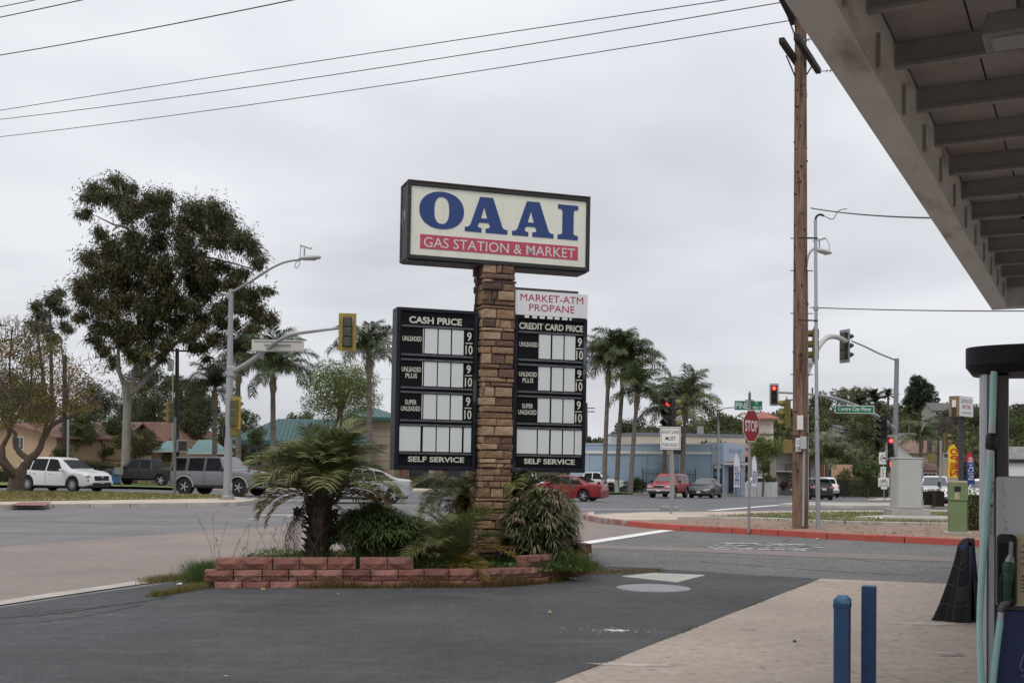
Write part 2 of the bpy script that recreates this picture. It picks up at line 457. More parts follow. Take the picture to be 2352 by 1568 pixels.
M_YWORN = mat('worn_yellow_paint', (0.42, 0.30, 0.15), 0.8, var=0.1, vscale=3, col2=(0.24, 0.215, 0.2), cscale=4, cfac=(0.42, 0.55))

sheet('ground', [(-1500, -60), (1500, -60), (1500, 3000), (-1500, 3000)], -0.04, M_EARTH)
sheet('road', [(-140, -40), (150, -40), (150, 150), (-140, 150)], 0.0, M_ROAD)
sheet('parkway', G2([(-700, 1120), (-300, 1123), (0, 1128), (300, 1131), (500, 1138), (592, 1152), (900, 1172), (1330, 1176), (1600, 1176), (1900, 1172), (2400, 1166), (2800, 1120), (2200, 1113), (1800, 1113), (1000, 1111), (0, 1100), (-600, 1100)]), 0.005, M_PKWY)
sheet('cross_road', G2([(-500, 1330), (0, 1256), (250, 1236), (520, 1216), (800, 1200), (1100, 1187), (1340, 1187), (1500, 1212), (1560, 1220), (1320, 1254), (1240, 1345), (500, 1345), (390, 1331), (240, 1354), (0, 1388), (-500, 1490)]), 0.005, M_PINK)
seal = [(-60, -20), (-12.5, 2.5), (-7.6, 10.0)] + G2([(0, 1396), (150, 1373), (300, 1352), (400, 1338)]) + G2([(520, 1330), (900, 1325), (1240, 1320), (1370, 1302), (1490, 1307), (1700, 1319), (1886, 1331)])
e0, e1 = Vector(gnd(1285, 1568)[:2]), Vector(gnd(1885, 1330.5)[:2]); ed = (e1 - e0).normalized()
sheet('station_forecourt', seal + [tuple(e0 - ed * 16), (-8, -20)], 0.010, M_SEAL)
far_r = Vector(gnd(2180, 1343)[:2]); fd = (far_r - e1).normalized()
slab('concrete_apron', [tuple(e1), tuple(e0 - ed * 16), (30, -20), (30, 14), tuple(e1 + fd * 22)], -0.05, 0.018, M_SLAB, kind='structure')
sheet('gutter', band([(-13.0, 2.9), (-7.95, 10.25)] + G2([(0, 1391), (150, 1368), (300, 1346), (385, 1334)]), 0.30, 1), 0.014, M_CONC)
sheet('side_street', G2([(1560, 1219), (1320, 1254), (1370, 1301), (1490, 1306), (1886, 1330)]) + [tuple(e1 + fd * 26)] + [(36, 17)] + G2([(2400, 1262), (2200, 1252), (1900, 1236)]), 0.008, M_COARSE)
sheet('trench_patch', G2([(1329, 1251), (1600, 1258), (1837, 1267), (2196, 1279), (2500, 1290), (2500, 1303), (2196, 1291), (1837, 1279), (1600, 1268), (1329, 1259)]), 0.013, M_TRENCH)
# road markings
def stripe(name, a, b_, wd, m=M_WPAINT, off=0.018):
    A, B = gnd(*a), gnd(*b_); d = Vector((B.x - A.x, B.y - A.y)).normalized(); n = Vector((-d.y, d.x)) * wd / 2
    return sheet(name, [(A.x + n.x, A.y + n.y), (A.x - n.x, A.y - n.y), (B.x - n.x, B.y - n.y), (B.x + n.x, B.y + n.y)], off, m)
stripe('stop_line', (1318, 1252), (1533, 1218.5), 0.36)
for a, b_, wd in (((1300, 1168.5), (1570, 1171.5), 0.28), ((1635, 1172.5), (1790, 1160), 0.40), ((600, 1138.5), (1060, 1127.5), 0.35), ((640, 1150), (830, 1150.5), 0.22), ((630, 1141.5), (900, 1140.5), 0.25), ((700, 1137.5), (860, 1138), 0.25), ((925, 1131), (1080, 1133.5), 0.3), ((905, 1138), (1010, 1138.5), 0.22),
                ((2000, 1139), (2190, 1128), 0.25), ((1700, 1150), (1860, 1149), 0.15), ((1650, 1137), (1800, 1139.5), 0.2), ((1930, 1136), (2050, 1131), 0.2)):
    stripe('lane_marking', a, b_, wd)
for a, b_ in (((596, 1183.5), (700, 1183)), ((660, 1187), (745, 1187)), ((575, 1192.5), (590, 1192))): stripe('arrow_marking', a, b_, 0.28)
stripe('yellow_line', (470, 1180.5), (900, 1172.5), 0.12, M_YWORN)
for a, b_, wd in (((1652, 1249), (1740, 1249), 0.34), ((1640, 1252.5), (1716, 1254), 0.3), ((1625, 1258.5), (1700, 1257), 0.28), ((1640, 1262), (1730, 1261), 0.26), ((1764, 1249.5), (1850, 1252.5), 0.34),
                  ((1730, 1252), (1870, 1257), 0.2), ((1742, 1262), (1850, 1264.5), 0.3), ((1756, 1258), (1876, 1262.5), 0.18), ((1840, 1256), (1886, 1259), 0.25)):
    stripe('worn_lettering', a, b_, wd, M_WORN)

# right corner: red kerb, dirt strip, inner kerb, lawn and pavement
kerb_px = [(1352, 1184), (1338, 1188), (1342, 1193), (1375, 1200), (1440, 1208), (1535, 1217), (1720, 1227), (1900, 1238), (2200, 1253), (2420, 1264)]
kpath = [tuple(p[:2]) for p in spline([Vector((*q, 0)) for q in G2(kerb_px)], 5)]
cut = 20
slab('worn_kerb', band(kpath[:cut + 1], 0.16, 1), -0.05, 0.155, M_REDOLD, bevel=0.02, kind='structure')
for i in range(cut, len(kpath) - 1, 3):
    s_ = kpath[i:i + 4]
    if len(s_) > 1:
        q = [Vector(p) for p in s_]; q[-1] = q[-1] + (q[-2] - q[-1]).normalized() * 0.018
        slab('red_kerb', band(q, 0.16, 1), -0.05, 0.155, M_RED, bevel=0.02, kind='structure')
inner_back = G2([(2600, 1168), (2200, 1171), (1900, 1171.5), (1600, 1174.5), (1400, 1178.5), (1365, 1181.5)], 0.15)
kin = band(kpath, 0.161, 1)[len(kpath):][::-1]
slab('corner_pavement', kin + inner_back, -0.05, 0.148, M_PATH, kind='structure')
slab('corner_back_kerb', band(inner_back, 0.16, 1), -0.05, 0.156, M_CONC, kind='structure')
ink = G2([(1560, 1193), (1640, 1192.5), (1760, 1195), (1850, 1199), (1950, 1203), (2100, 1206), (2260, 1208), (2450, 1211)], 0.15)
ink = [tuple(p[:2]) for p in spline([Vector((*q, 0)) for q in ink], 4)]
DIRT = sheet('dirt_strip', ink[2:] + [(p[0], p[1]) for p in kin[:18:-1]], 0.153, M_DIRT)
for i in range(0, len(ink) - 1, 4):
    slab('low_kerb', band(ink[i:i + 5], 0.14, 1), 0.1, 0.235, mat('pale_kerb', (0.43, 0.40, 0.35), 0.9, var=0.15, vscale=2, bump=0.3), bevel=0.015, kind='structure')
lawn_pts = band(ink, 0.141, 1)[len(ink):][::-1] + G2([(2550, 1172), (2200, 1175), (1900, 1176), (1760, 1178), (1680, 1183), (1600, 1190)], 0.15)
sheet('corner_lawn', lawn_pts, 0.165, M_LAWN)
slab('cabinet_pad', G2([(1965, 1191), (2060, 1186), (2300, 1193), (2300, 1197), (2140, 1196)], 0.15), .1, 0.225, M_CONC, kind='structure')

# left island with pavement, ramp and lawn
lk = [tuple(p[:2]) for p in spline([Vector((*q, 0)) for q in G2([(-420, 1176), (0, 1168.5), (150, 1166.5), (300, 1165), (500, 1162.5), (560, 1160), (588, 1155), (592, 1151)])], 5)]
for i in range(0, len(lk) - 1, 3):
    q = [Vector(p) for p in lk[i:i + 4]]
    if len(q) > 2: q[-1] = q[-1] + (q[-2] - q[-1]).normalized() * 0.02
    slab('island_kerb', band(q, 0.16, 1), -0.05, 0.152, M_CONC, bevel=0.02, kind='structure')
lin = band(lk, 0.161, 1)[len(lk):][::-1]
lback = G2([(575, 1145), (540, 1140), (500, 1136), (300, 1130.5), (0, 1126.5), (-420, 1122)], 0.15)
slab('island_pavement', lin + lback, -0.05, 0.146, M_PATH, kind='structure')
slab('island_back_kerb', band(lback, 0.15, 1), -0.05, 0.152, M_CONC, kind='structure')
ISL_LAWN = G2([(-420, 1156), (0, 1151), (300, 1146.5), (430, 1144.5), (540, 1142.5), (530, 1140), (500, 1137), (300, 1131.5), (0, 1127.5), (-420, 1123)], 0.15)
sheet('island_lawn', ISL_LAWN, 0.165, mat('dry_lawn', (0.13, 0.15, 0.035), 0.95, var=0.25, vscale=6, bump=0.8, bscale=50, col2=(0.30, 0.21, 0.08), cscale=0.45, cfac=(0.47, 0.62)))
sheet('tactile_ramp', G2([(15, 1160), (50, 1152.5), (118, 1152.5), (105, 1160.5)], 0.15), 0.158, mat('tactile_red', (0.25, 0.125, 0.115), 0.85, var=0.2, vscale=8, bump=0.5, bscale=20))
sheet('tree_mulch', G2([(-30, 1140), (0, 1135), (70, 1133.5), (190, 1134), (150, 1138), (60, 1142)], 0.15), 0.172, mat('mulch', (0.14, 0.075, 0.05), 0.95, var=0.3, vscale=6, bump=0.8, bscale=30))

# far side of the parkway
fk = G2([(-500, 1108), (0, 1115.5), (300, 1119), (450, 1124), (620, 1129), (900, 1131), (1250, 1133.5), (1450, 1135.5), (1600, 1141), (1660, 1139.5), (1740, 1136), (1820, 1130), (2050, 1121)])
fk = fk[:9] + fk[9:]
slab('far_kerb', band(fk, 0.2, 1), -0.05, 0.15, M_CONC, kind='structure')
fin = band(fk, 0.201, 1)[len(fk):][::-1]
slab('far_pavement', fin + [(80, 210), (-140, 160)], -0.05, 0.145, M_PATH, kind='structure')
def strip_px(name, near, far_, off, m, dz=0.15): return sheet(name, G2(near, dz) + G2(far_[::-1], dz), off, m)
M_GREEN = mat('green_lawn', (0.10, 0.16, 0.03), 0.95, var=0.25, vscale=5, bump=0.7, bscale=40, col2=(0.15, 0.16, 0.045), cscale=0.6)
strip_px('far_lawn', [(-500, 1107), (0, 1114), (300, 1117), (440, 1121)], [(-500, 1102), (0, 1107), (300, 1109), (440, 1111)], 0.16, M_GREEN)
strip_px('far_lawn', [(1360, 1131), (1480, 1131.5)], [(1350, 1127), (1480, 1127.5)], 0.16, M_GREEN)
# median islands in the parkway, right
slab('median_island', G2([(1790, 1163), (1960, 1167), (2120, 1167), (2400, 1160), (2400, 1157), (2120, 1160), (1960, 1159), (1830, 1158)]), -0.05, 0.15, M_CONC, bevel=0.03, kind='structure')
slab('median_island', G2([(1990, 1152), (2120, 1151), (2160, 1146), (2020, 1147)]), -0.05, 0.15, M_CONC, bevel=0.03, kind='structure')
rk = G2([(1930, 1118), (2060, 1113.5), (2300, 1108)]); slab('far_right_kerb', band(rk, 0.2, 1), -0.05, 0.15, M_CONC, kind='structure')
# ================================================================ near objects: pylon sign, planter, canopy, pump, bollards
TX = [('GAS STATION & MARKET', 0.004), ('MARKET-ATM', 0.0), ('PROPANE', 0.0), ('CASH PRICE', 0.03), ('CREDIT CARD PRICE', 0.03), ('SELF SERVICE', 0.03),
      ('UNLEADED', 0.018), ('PLUS', 0.018), ('SUPER', 0.018), ('9', 0.02), ('10', 0.02), ('RIGHT LANE', 0.0), ('MUST', 0.01), ('TURN RIGHT', 0.0), ('STOP', 0.022),
      ('PINE', 0.008), ('ST', 0.008), ('900 S', 0.008), ('Centre City Pkwy', 0.01), ('PARKING', 0.01), ('CENTRE CITY', 0.0), ('MOTORS', 0.02), ('(760) 747-5300', 0.0),
      ('OPEN', 0.03), ('USED', 0.02), ('CARS', 0.02), ("PE SHOP", 0.03), ('TACOS', 0.03), ('BIKE LANE', 0.01), ('Ted', 0.0), ('CBD', 0.03), ('SUPER PROMOTION', 0.0), ('GREEN DRY CLEANERS', 0.0), ('TRUCKS', 0.02), ('KEEP', 0.0), ('RIGHT', 0.0)] + [(ch, 0.02) for ch in 'OPENPROMTISUPERTRUCKS']
prep_texts(TX)
M_BLACK = mat('black_metal', (0.012, 0.012, 0.014), 0.45, var=0.3, vscale=6)
M_FRAME = mat('weathered_black_frame', (0.018, 0.017, 0.017), 0.55, var=0.3, vscale=4, col2=(0.10, 0.065, 0.045), cscale=3.0, cfac=(0.60, 0.72), stretch=(1, 1, 3))
M_RUST = mat('rusty_edge', (0.10, 0.06, 0.042), 0.8, var=0.3, vscale=9, col2=(0.02, 0.018, 0.017), cscale=4)
M_SIDE = mat('peeling_cabinet_side', (0.018, 0.018, 0.018), 0.6, var=0.3, vscale=4, col2=(0.42, 0.40, 0.37), cscale=2.2, cfac=(0.635, 0.66), stretch=(1, 3, 1))
M_CREAM = mat('sign_face_cream', (0.72, 0.72, 0.62), 0.35, var=0.03, vscale=2, spec=0.4, col2=(.62, .61, .51), cscale=1.6, cfac=(.5, .8), stretch=(3, 1, .5))
M_BLUE = mat('sign_blue', (0.012, 0.042, 0.17), 0.4)
M_MAG = mat('sign_red', (0.46, 0.055, 0.105), 0.4, var=0.06, vscale=3)
M_DKRED = mat('letter_red', (0.36, 0.022, 0.05), 0.45)
M_WSIGN = mat('white_sign_face', (0.70, 0.71, 0.72), 0.4, var=0.04, vscale=3)
M_SLOT = mat('price_slot_white', (0.66, 0.69, 0.68), 0.4, var=0.03, vscale=2, col2=(0.52, 0.54, 0.53), cscale=5, cfac=(0.68, 0.78))
M_PANEL = mat('price_panel_black', (0.006, 0.006, 0.009), 0.5, var=0.2, vscale=3, spec=.15)
M_TRIM = mat('panel_trim', (0.012, 0.014, 0.022), 0.45, spec=.25, var=0.3, vscale=5, col2=(0.16, 0.19, 0.24), cscale=1.6, cfac=(0.55, 0.72), stretch=(1, 1, 0.5))
M_RAIL = mat('slot_rail', (0.10, 0.105, 0.115), 0.5, metal=0.2, var=0.3, vscale=8)
M_LETCREAM = mat('letter_cream', (0.60, 0.60, 0.50), 0.5, var=0.08, vscale=10)
STONES = ramp_mat('ledger_stone', [(0.25, 0.165, 0.10), (0.36, 0.25, 0.16), (0.155, 0.088, 0.058), (0.215, 0.125, 0.07), (0.09, 0.055, 0.045), (0.27, 0.165, 0.095), (0.185, 0.115, 0.072), (0.34, 0.235, 0.15), (0.14, 0.085, 0.065)], 0.85, 0.28, 14, 0.9, 35)

SA = R(18.0)
P0 = base(1137, 16.86)
pylon = thing('station_sign', 'tall pylon sign with stone pillar, cream blue-lettered board and two black price panels', 'sign', (P0.x, P0.y, 0.0), 0)
pylon.rotation_euler = (0, R(0.45), SA)
# --- pillar of ledger stones
PW, PZ0, PZ1 = 0.225, 0.05, 4.63
core = MB().bx(-PW + .02, PW - .02, 0.045, 0.455, PZ0, PZ1).build('pillar', mat('mortar', (0.07, 0.055, 0.045), 0.95, var=0.3, vscale=15), pylon)
def stone_mesh(w_, h, dp, rs):
    """one rough stone: outer ring, chamfered face, slightly irregular"""
    j = lambda a: rs.uniform(-a, a)
    V = []
    for y, k in ((0.03, 0.0), (-dp * 0.55, 0.0), (-dp, 0.009)):
        for sx, sz in ((-1, -1), (1, -1), (1, 1), (-1, 1)):
            V.append((sx * (w_ / 2 - k - abs(j(.003))) + j(.003), y + (j(.006) if k else j(.003)), sz * (h / 2 - k - abs(j(.003))) + j(.003)))
    V.append((j(.02) * w_, -dp - rs.uniform(0, .008), j(.01)))
    F = []
    for r_ in (0, 4):
        for i in range(4): F.append((r_ + i, r_ + (i + 1) % 4, r_ + 4 + (i + 1) % 4, r_ + 4 + i))
    F += [(8 + i, 8 + (i + 1) % 4, 12) for i in range(4)]
    return V, F
rs = random.Random(3)
rows = []; z = PZ0
while z < PZ1 - 0.05:
    h = rs.choice((0.055, 0.07, 0.085, 0.095, 0.11, 0.13, 0.15)); h = min(h, PZ1 - z); rows.append((z, h)); z += h
rest = MB()
for k, (z, h) in enumerate(rows):
    for side in range(4):           # front, left, back, right
        L = 2 * PW if side in (0, 2) else 0.45
        nn = rs.choice((1, 2, 2, 3)) if h < .1 else rs.choice((2, 2, 3))
        cuts_ = sorted(rs.uniform(.18, .82) for _ in range(nn - 1)); ed_ = [0] + cuts_ + [1]
        if any(b_ - a < .12 for a, b_ in zip(ed_, ed_[1:])): ed_ = [0, rs.uniform(.3, .7), 1]
        for a, b_ in zip(ed_, ed_[1:]):
            o1 = rs.uniform(0, .035) if a == 0 else 0; o2 = rs.uniform(0, .035) if b_ == 1 else 0
            u0, u1 = -L / 2 - o1 + a * L, -L / 2 + b_ * L + o2
            V, F = stone_mesh(u1 - u0 - .008, h - .009, rs.uniform(.008, .05), rs)
            cx_ = (u0 + u1) / 2
            if side == 0: M = Matrix.Translation((cx_, 0.02, z + h / 2))
            elif side == 1: M = Matrix.Translation((-PW, 0.25 - cx_, z + h / 2)) @ Matrix.Rotation(-math.pi / 2, 4, 'Z')
            elif side == 2: M = Matrix.Translation((cx_, 0.48, z + h / 2)) @ Matrix.Rotation(math.pi, 4, 'Z')
            else: M = Matrix.Translation((PW, 0.25 + cx_, z + h / 2)) @ Matrix.Rotation(math.pi / 2, 4, 'Z')
            mb = MB().add(V, F)
            if side in (0, 1): mb.build('stone', STONES, core, loc=M.to_translation(), rot=M.to_euler())
            else: rest.add(mb.xf(M).v, mb.f)
rest.build('rear_stones', STONES, core, kind='stuff')
# rust-coloured conduit down the left side
MB().tube(spline([(-PW - .05, .20, 4.62), (-PW - .065, .17, 4.3), (-PW - .075, .24, 3.95), (-PW - .07, .28, 3.85)], 5), .018, 6).build('conduit', mat('rust_conduit', (0.06, 0.018, 0.014), 0.7), core, smooth=True)

# --- top cabinet
X0, X1, Z0, Z1, D = -1.42, 1.43, 4.62, 5.745, 0.45
cab = MB().bx(X0 + .012, X1 - .012, 0.03, D - 0.03, Z0 + .012, Z1 - .012).build('cabinet', M_SIDE, pylon)
fr = MB()
for y0, y1 in ((-0.02, 0.05), (D - 0.05, D + .02)):
    fr.bx(X0, X1, y0, y1, Z1 - .055, Z1); fr.bx(X0, X1, y0, y1, Z0, Z0 + .06)
    fr.bx(X0, X0 + .055, y0, y1, Z0 + .06, Z1 - .055); fr.bx(X1 - .06, X1, y0, y1, Z0 + .06, Z1 - .055)
fr.build('frame', M_FRAME, cab, bevel=.006)
MB().bx(X0, X1, -0.03, D + .03, Z1 + .001, Z1 + .022).build('top_edge', M_RUST, cab, bevel=.005)
MB().bx(X0 + .03, X1 - .03, 0.02, D - .02, Z0 - .02, Z0 + .011).build('bottom_tray', M_FRAME, cab)
FX0, FX1, FZ0, FZ1 = X0 + .057, X1 - .062, Z0 + .062, Z1 - .057
MB().bx(FX0, FX1, 0.004, 0.028, FZ0, FZ1).build('sign_face', M_CREAM, cab)
MB().bx(FX0, FX1, D - .03, D + .003, FZ0, FZ1).build('sign_face', M_CREAM, cab)
def letter(poly_sets, x0, x1, z0, z1, name='letter'):
    """slab-serif letter from outlines in a 0..1 box (outer outline, then holes)"""
    bm = bmesh.new()
    es = []
    for P in poly_sets:
        vs_ = [bm.verts.new((x0 + u * (x1 - x0), -0.002, z0 + v * (z1 - z0))) for u, v in P]
        for i in range(len(vs_)): es.append(bm.edges.new((vs_[i], vs_[(i + 1) % len(vs_)])))
    bmesh.ops.triangle_fill(bm, use_beauty=True, use_dissolve=False, edges=es)
    me = bpy.data.meshes.new(name); bm.to_mesh(me); bm.free(); me.materials.append(M_BLUE)
    return obj(name, me, cab)
fw, fh = FX1 - FX0, FZ1 - FZ0
def fx(u): return FX0 + u * fw
def fz(v): return FZ0 + v * fh
ell = lambda rx, rz, n=44, p=2.0: [(.5 + rx * math.copysign(abs(math.cos(2 * math.pi * i / n)) ** (2 / p), math.cos(2 * math.pi * i / n)), .5 + rz * math.copysign(abs(math.sin(2 * math.pi * i / n)) ** (2 / p), math.sin(2 * math.pi * i / n))) for i in range(n)]
letter([ell(.5, .5, p=2.15), ell(.165, .36, p=2.5)[::-1]], fx(.045), fx(.292), fz(.40), fz(.945))
A_out = [(.0, .0), (.39, .0), (.39, .125), (.34, .13), (.305, .16), (.30, .19), (.335, .275), (.55, .275), (.585, .19), (.58, .16), (.545, .13), (.485, .125), (.485, .0), (1, 0), (1, .125), (.94, .13), (.885, .18), (.65, 1.0), (.345, 1.0), (.125, .19), (.075, .135), (0, .125)]
A_in = [(.372, .40), (.518, .40), (.445, .72)]
for a in (.298, .566): letter([A_out, A_in[::-1]], fx(a), fx(a + .242), fz(.40), fz(.925))
I_out = [(0, 0), (1, 0), (1, .13), (.86, .135), (.78, .18), (.78, .82), (.86, .865), (1, .87), (1, 1), (0, 1), (0, .87), (.14, .865), (.22, .82), (.22, .18), (.14, .135), (0, .13)]
letter([I_out], fx(.832), fx(.952), fz(.40), fz(.925))
MB().bx(fx(.053), fx(.954), -0.001, .004, fz(.098), fz(.305)).build('red_band', M_MAG, cab)
text('GAS STATION & MARKET', mat('band_letter', (0.60, 0.57, 0.55), 0.5), cab, fx(.073), fx(.937), fz(.123), fz(.27), -.001, 0.004)

# --- price panels
def price_panel(name, x0, x1, z0, z1, y0, y1, cols, head):
    pn = MB().bx(x0 + .02, x1 - .02, y0 + .03, y1 - .02, z0 + .02, z1 - .02).build(name, M_PANEL, pylon)
    f = MB()
    for a, b_, c, d in ((x0, x1, z1 - .055, z1), (x0, x1, z0, z0 + .06), (x0, x0 + .06, z0 + .06, z1 - .055), (x1 - .055, x1, z0 + .06, z1 - .055)): f.bx(a, b_, y0, y1, c, d)
    f.build('frame', M_TRIM, pn, bevel=.008)
    W = x1 - x0; ux = lambda u: x0 + u * W
    yf = y0 + .026
    for zb in (3.655, 3.237, 3.165, 2.757, 2.69, 2.277, 2.215, 1.80):
        MB().bx(x0 + .075, x1 - .07, y0 + .006, yf - .001, zb - .012, zb + .014).build('rail', M_RAIL, pn)
    for r_, (za, zb) in enumerate(((3.267, 3.632), (2.787, 3.143), (2.305, 2.668), (1.83, 2.195))):
        cc = cols[1:4] if r_ < 3 else [cols[0]] + cols[1:4] + [cols[4]]
        for u0, u1 in cc: MB().bx(ux(u0), ux(u1), yf - .008, yf - .001, za, zb).build('price_slot', M_SLOT, pn)
        if r_ < 3:
            MB().bx(ux(cols[0][1] + .008), ux(cols[0][1] + .016), yf - .006, yf - .001, za, zb).build('slot_divider', M_SLOT, pn)
            a, b_ = ux(cols[0][0]) + .015, ux(cols[0][1]) - .01
            ln = (['UNLEADED'], ['UNLEADED', 'PLUS'], ['SUPER', 'UNLEADED'])[r_]
            for i, s_ in enumerate(ln):
                zc = za + (zb - za) * (.56 if len(ln) == 1 else (.66, .40)[i]); q = 0 if s_ == 'UNLEADED' else .2 * (b_ - a)
                text(s_, M_LETCREAM, pn, a + q, b_ - q, zc - .035, zc + .035, yf - .003, 0.018)
            c0, c1 = ux(cols[4][0]), ux(cols[4][1]); cm = (c0 + c1) / 2
            text('9', M_LETCREAM, pn, cm - .035, cm + .035, za + .21, zb - .02, yf - .003, 0.02)
            text('10', M_LETCREAM, pn, c0, c1, za + .012, za + .15, yf - .003, 0.02)
            MB().bx(c0, c1, yf - .005, yf - .001, za + .172, za + .186).build('fraction_bar', M_LETCREAM, pn)
    text(head, M_LETCREAM, pn, ux(.15 if head[1] == 'A' else .075), ux(.80 if head[1] == 'A' else .945), 3.70, 3.80, yf - .003, 0.03)
    text('SELF SERVICE', M_LETCREAM, pn, ux(.17), ux(.86), 1.675, 1.755, yf - .003, 0.03)
    return pn
price_panel('cash_price_panel', -1.515, -0.285, 1.555, 3.925, 0.10, 0.42, [(.06, .315), (.345, .50), (.515, .665), (.682, .825), (.85, .94)], 'CASH PRICE')
cp = price_panel('credit_price_panel', 0.262, 1.445, 1.555, 3.90, 0.06, 0.40, [(.07, .335), (.353, .503), (.527, .677), (.695, .84), (.855, .95)], 'CREDIT CARD PRICE')
ad = MB().bx(0.262, 1.43, 0.03, 0.33, 3.905, 4.275).build('market_board', M_WSIGN, pylon, bevel=.004)
text('MARKET-ATM', M_DKRED, ad, .345, 1.355, 4.12, 4.225, .03, 0.0); text('PROPANE', M_DKRED, ad, .485, 1.215, 3.975, 4.08, .03, 0.0)
MB().bx(.255, 1.30, .10, .40, 4.277, 4.325).build('board_cap', mat('grey_cap', (.05, .05, .045), .8, var=.3, vscale=8), ad)
tn = MB(); rs = random.Random(5)
for i in range(7): tn.bx(.42 + i * .12, .42 + i * .12 + rs.uniform(.03, .09), .033, .055, 3.865, 3.904)
tn.build('torn_strip', M_WSIGN, ad)
MB().bx(-.29, -.2, .2, .3, 3.70, 3.78).build('bracket', M_BLACK, pylon)
MB().bx(.2, .27, .2, .3, 3.70, 3.78).build('bracket', M_BLACK, pylon)
MB().bx(-.29, -.2, .2, .3, 1.75, 1.83).build('bracket', M_BLACK, pylon)
MB().bx(.2, .27, .2, .3, 1.75, 1.83).build('bracket', M_BLACK, pylon)

# --- planter of red split-face blocks
def curve_pts(pts, n=8): return [Vector((p.x, p.y)) for p in spline([Vector((*q, 0)) for q in pts], n)]
M_BLOCK = ramp_mat('red_block', [(0.21, 0.09, 0.068), (0.235, 0.105, 0.08), (0.165, 0.07, 0.055), (0.275, 0.135, 0.105), (0.195, 0.09, 0.073)], 0.95, 0.3, 9, 1.0, 30)
pl_path = [tuple(gnd(*q)[:2]) for q in ((492, 1352), (700, 1351), (950, 1350), (1130, 1348), (1240, 1341), (1310, 1327), (1345, 1310), (1352, 1296))]
planter = thing('planter', 'low planter of rough red retaining blocks around the stone pillar', 'planter', (pl_path[3][0], pl_path[3][1], 0))
PO = Vector((pl_path[3][0], pl_path[3][1]))
back = [(1.05, 19.3), (-0.4, 19.6), (-2.6, 18.6), (-4.1, 16.9), (-4.15, 15.6)]
ring = curve_pts(pl_path, 8)
def along(P, s):
    for a, b_ in zip(P, P[1:]):
        L = (b_ - a).length
        if s <= L: return a + (b_ - a) * (s / L), (b_ - a).normalized()
        s -= L
    return P[-1], (P[-1] - P[-2]).normalized()
TOTAL = sum((b_ - a).length for a, b_ in zip(ring, ring[1:]))
BL, BD = 0.362, 0.2
def block(s, L, z0, h, rs, out_=0.0, path=ring, turn=0.0, smooth_face=False):
    p, t = along(path, s + L / 2); n = Vector((-t.y, t.x))       # n points into the planter
    j = lambda a: rs.uniform(-a, a)
    bm = MB(); k = 5; V = []; jr = .004 if smooth_face else .011
    for zi in range(3):
        for xi in range(k):
            x = -L / 2 + L * xi / (k - 1); zz_ = h * zi / 2
            edge = xi in (0, k - 1) or zi in (0, 2)
            V.append((x + (j(.003) if not edge else 0), (0.010 if edge else 0.0) + (j(jr) if not edge else j(jr * .6)) - (0 if edge else .012), zz_ + (j(.004) if not edge else j(.003))))
    nf = len(V); V += [(-L / 2, BD, 0), (L / 2, BD, 0), (L / 2, BD, h), (-L / 2, BD, h)]
    F = [(zi * k + xi, zi * k + xi + 1, (zi + 1) * k + xi + 1, (zi + 1) * k + xi) for zi in range(2) for xi in range(k - 1)]
    b0, b1, b2, b3 = nf, nf + 1, nf + 2, nf + 3
    F += [(b0, b1, b2, b3), tuple([2 * k + i for i in range(k)] + [b2, b3]), tuple([i for i in range(k)][::-1] + [b0, b1]), (0, k, 2 * k, b3, b0), (k - 1, 2 * k - 1, 3 * k - 1, b2, b1)]
    bm.add(V, F)
    c = p - n * out_ - PO
    return bm.build('block', M_BLOCK, planter, bevel=.006, loc=(c.x, c.y, z0), rot=(0, 0, math.atan2(t.y, t.x) + turn + j(.015)))
rs = random.Random(11)
s = -0.0; i = 0
while s < TOTAL - .2:                                   # bottom course, half buried
    L = min(BL + rs.uniform(-.02, .02), TOTAL - s); block(s, L - .011, -0.052, .145, rs); s += L
s = -0.13
while s < TOTAL - .15:                                  # second course
    L = min(BL + rs.uniform(-.025, .025), TOTAL - s); block(max(s, 0), L - .011, .100, .143, rs, -.012) if s > -.05 else block(s, L - .011, .100, .143, rs, -.012); s += L
def s_of(px):
    q = Vector(at(px, 1290, 15.3)[:2])
    return min((abs((p := along(ring, i * .01)[0]).x / p.y - q.x / q.y), i * .01) for i in range(int(TOTAL * 100)))[1]
for k, (a, b_) in enumerate(((495, 555), (556.5, 623.5), (627, 686), (688.5, 751.5), (753, 817), (826, 889.5), (891, 951))):
    sa = s_of(a); block(sa, (b_ - a) / ppm(15.25) - .008, .248, .148, rs, -.03 + (.02 if k == 2 else 0), smooth_face=(k == 2))
sa = s_of(1212)
for L in (.36, .355, .33): block(sa, L - .006, .248, .148, rs, -.03); sa += L
bk = [Vector(p) for p in [(1.32, 18.3), (1.0, 19.0), (0.1, 19.5), (-1.2, 19.3), (-2.8, 18.5), (-3.9, 17.2), (-4.05, 15.9), (-3.85, 15.0)]]
bkc = curve_pts([tuple(p) for p in bk], 6); TB = sum((b_ - a).length for a, b_ in zip(bkc, bkc[1:]))
for z0 in (-.052, .1):
    s = 0.0 if z0 < 0 else .15
    while s < TB - .3: block(s, BL - .006, z0, .147, rs, 0, bkc); s += BL
block(0, .3, .248, .147, rs, 0, bkc)
soil = [(p.x - PO.x, p.y - PO.y) for p in ring] + [(p.x - PO.x, p.y - PO.y) for p in bkc]
bm = bmesh.new(); bm.faces.new([bm.verts.new((x, y, .17)) for x, y in soil]); bmesh.ops.triangulate(bm, faces=bm.faces[:])
me = bpy.data.meshes.new('soil'); bm.to_mesh(me); bm.free(); me.materials.append(M_SOIL); obj('soil', me, planter)

# --- forecourt canopy
CZ = 4.4

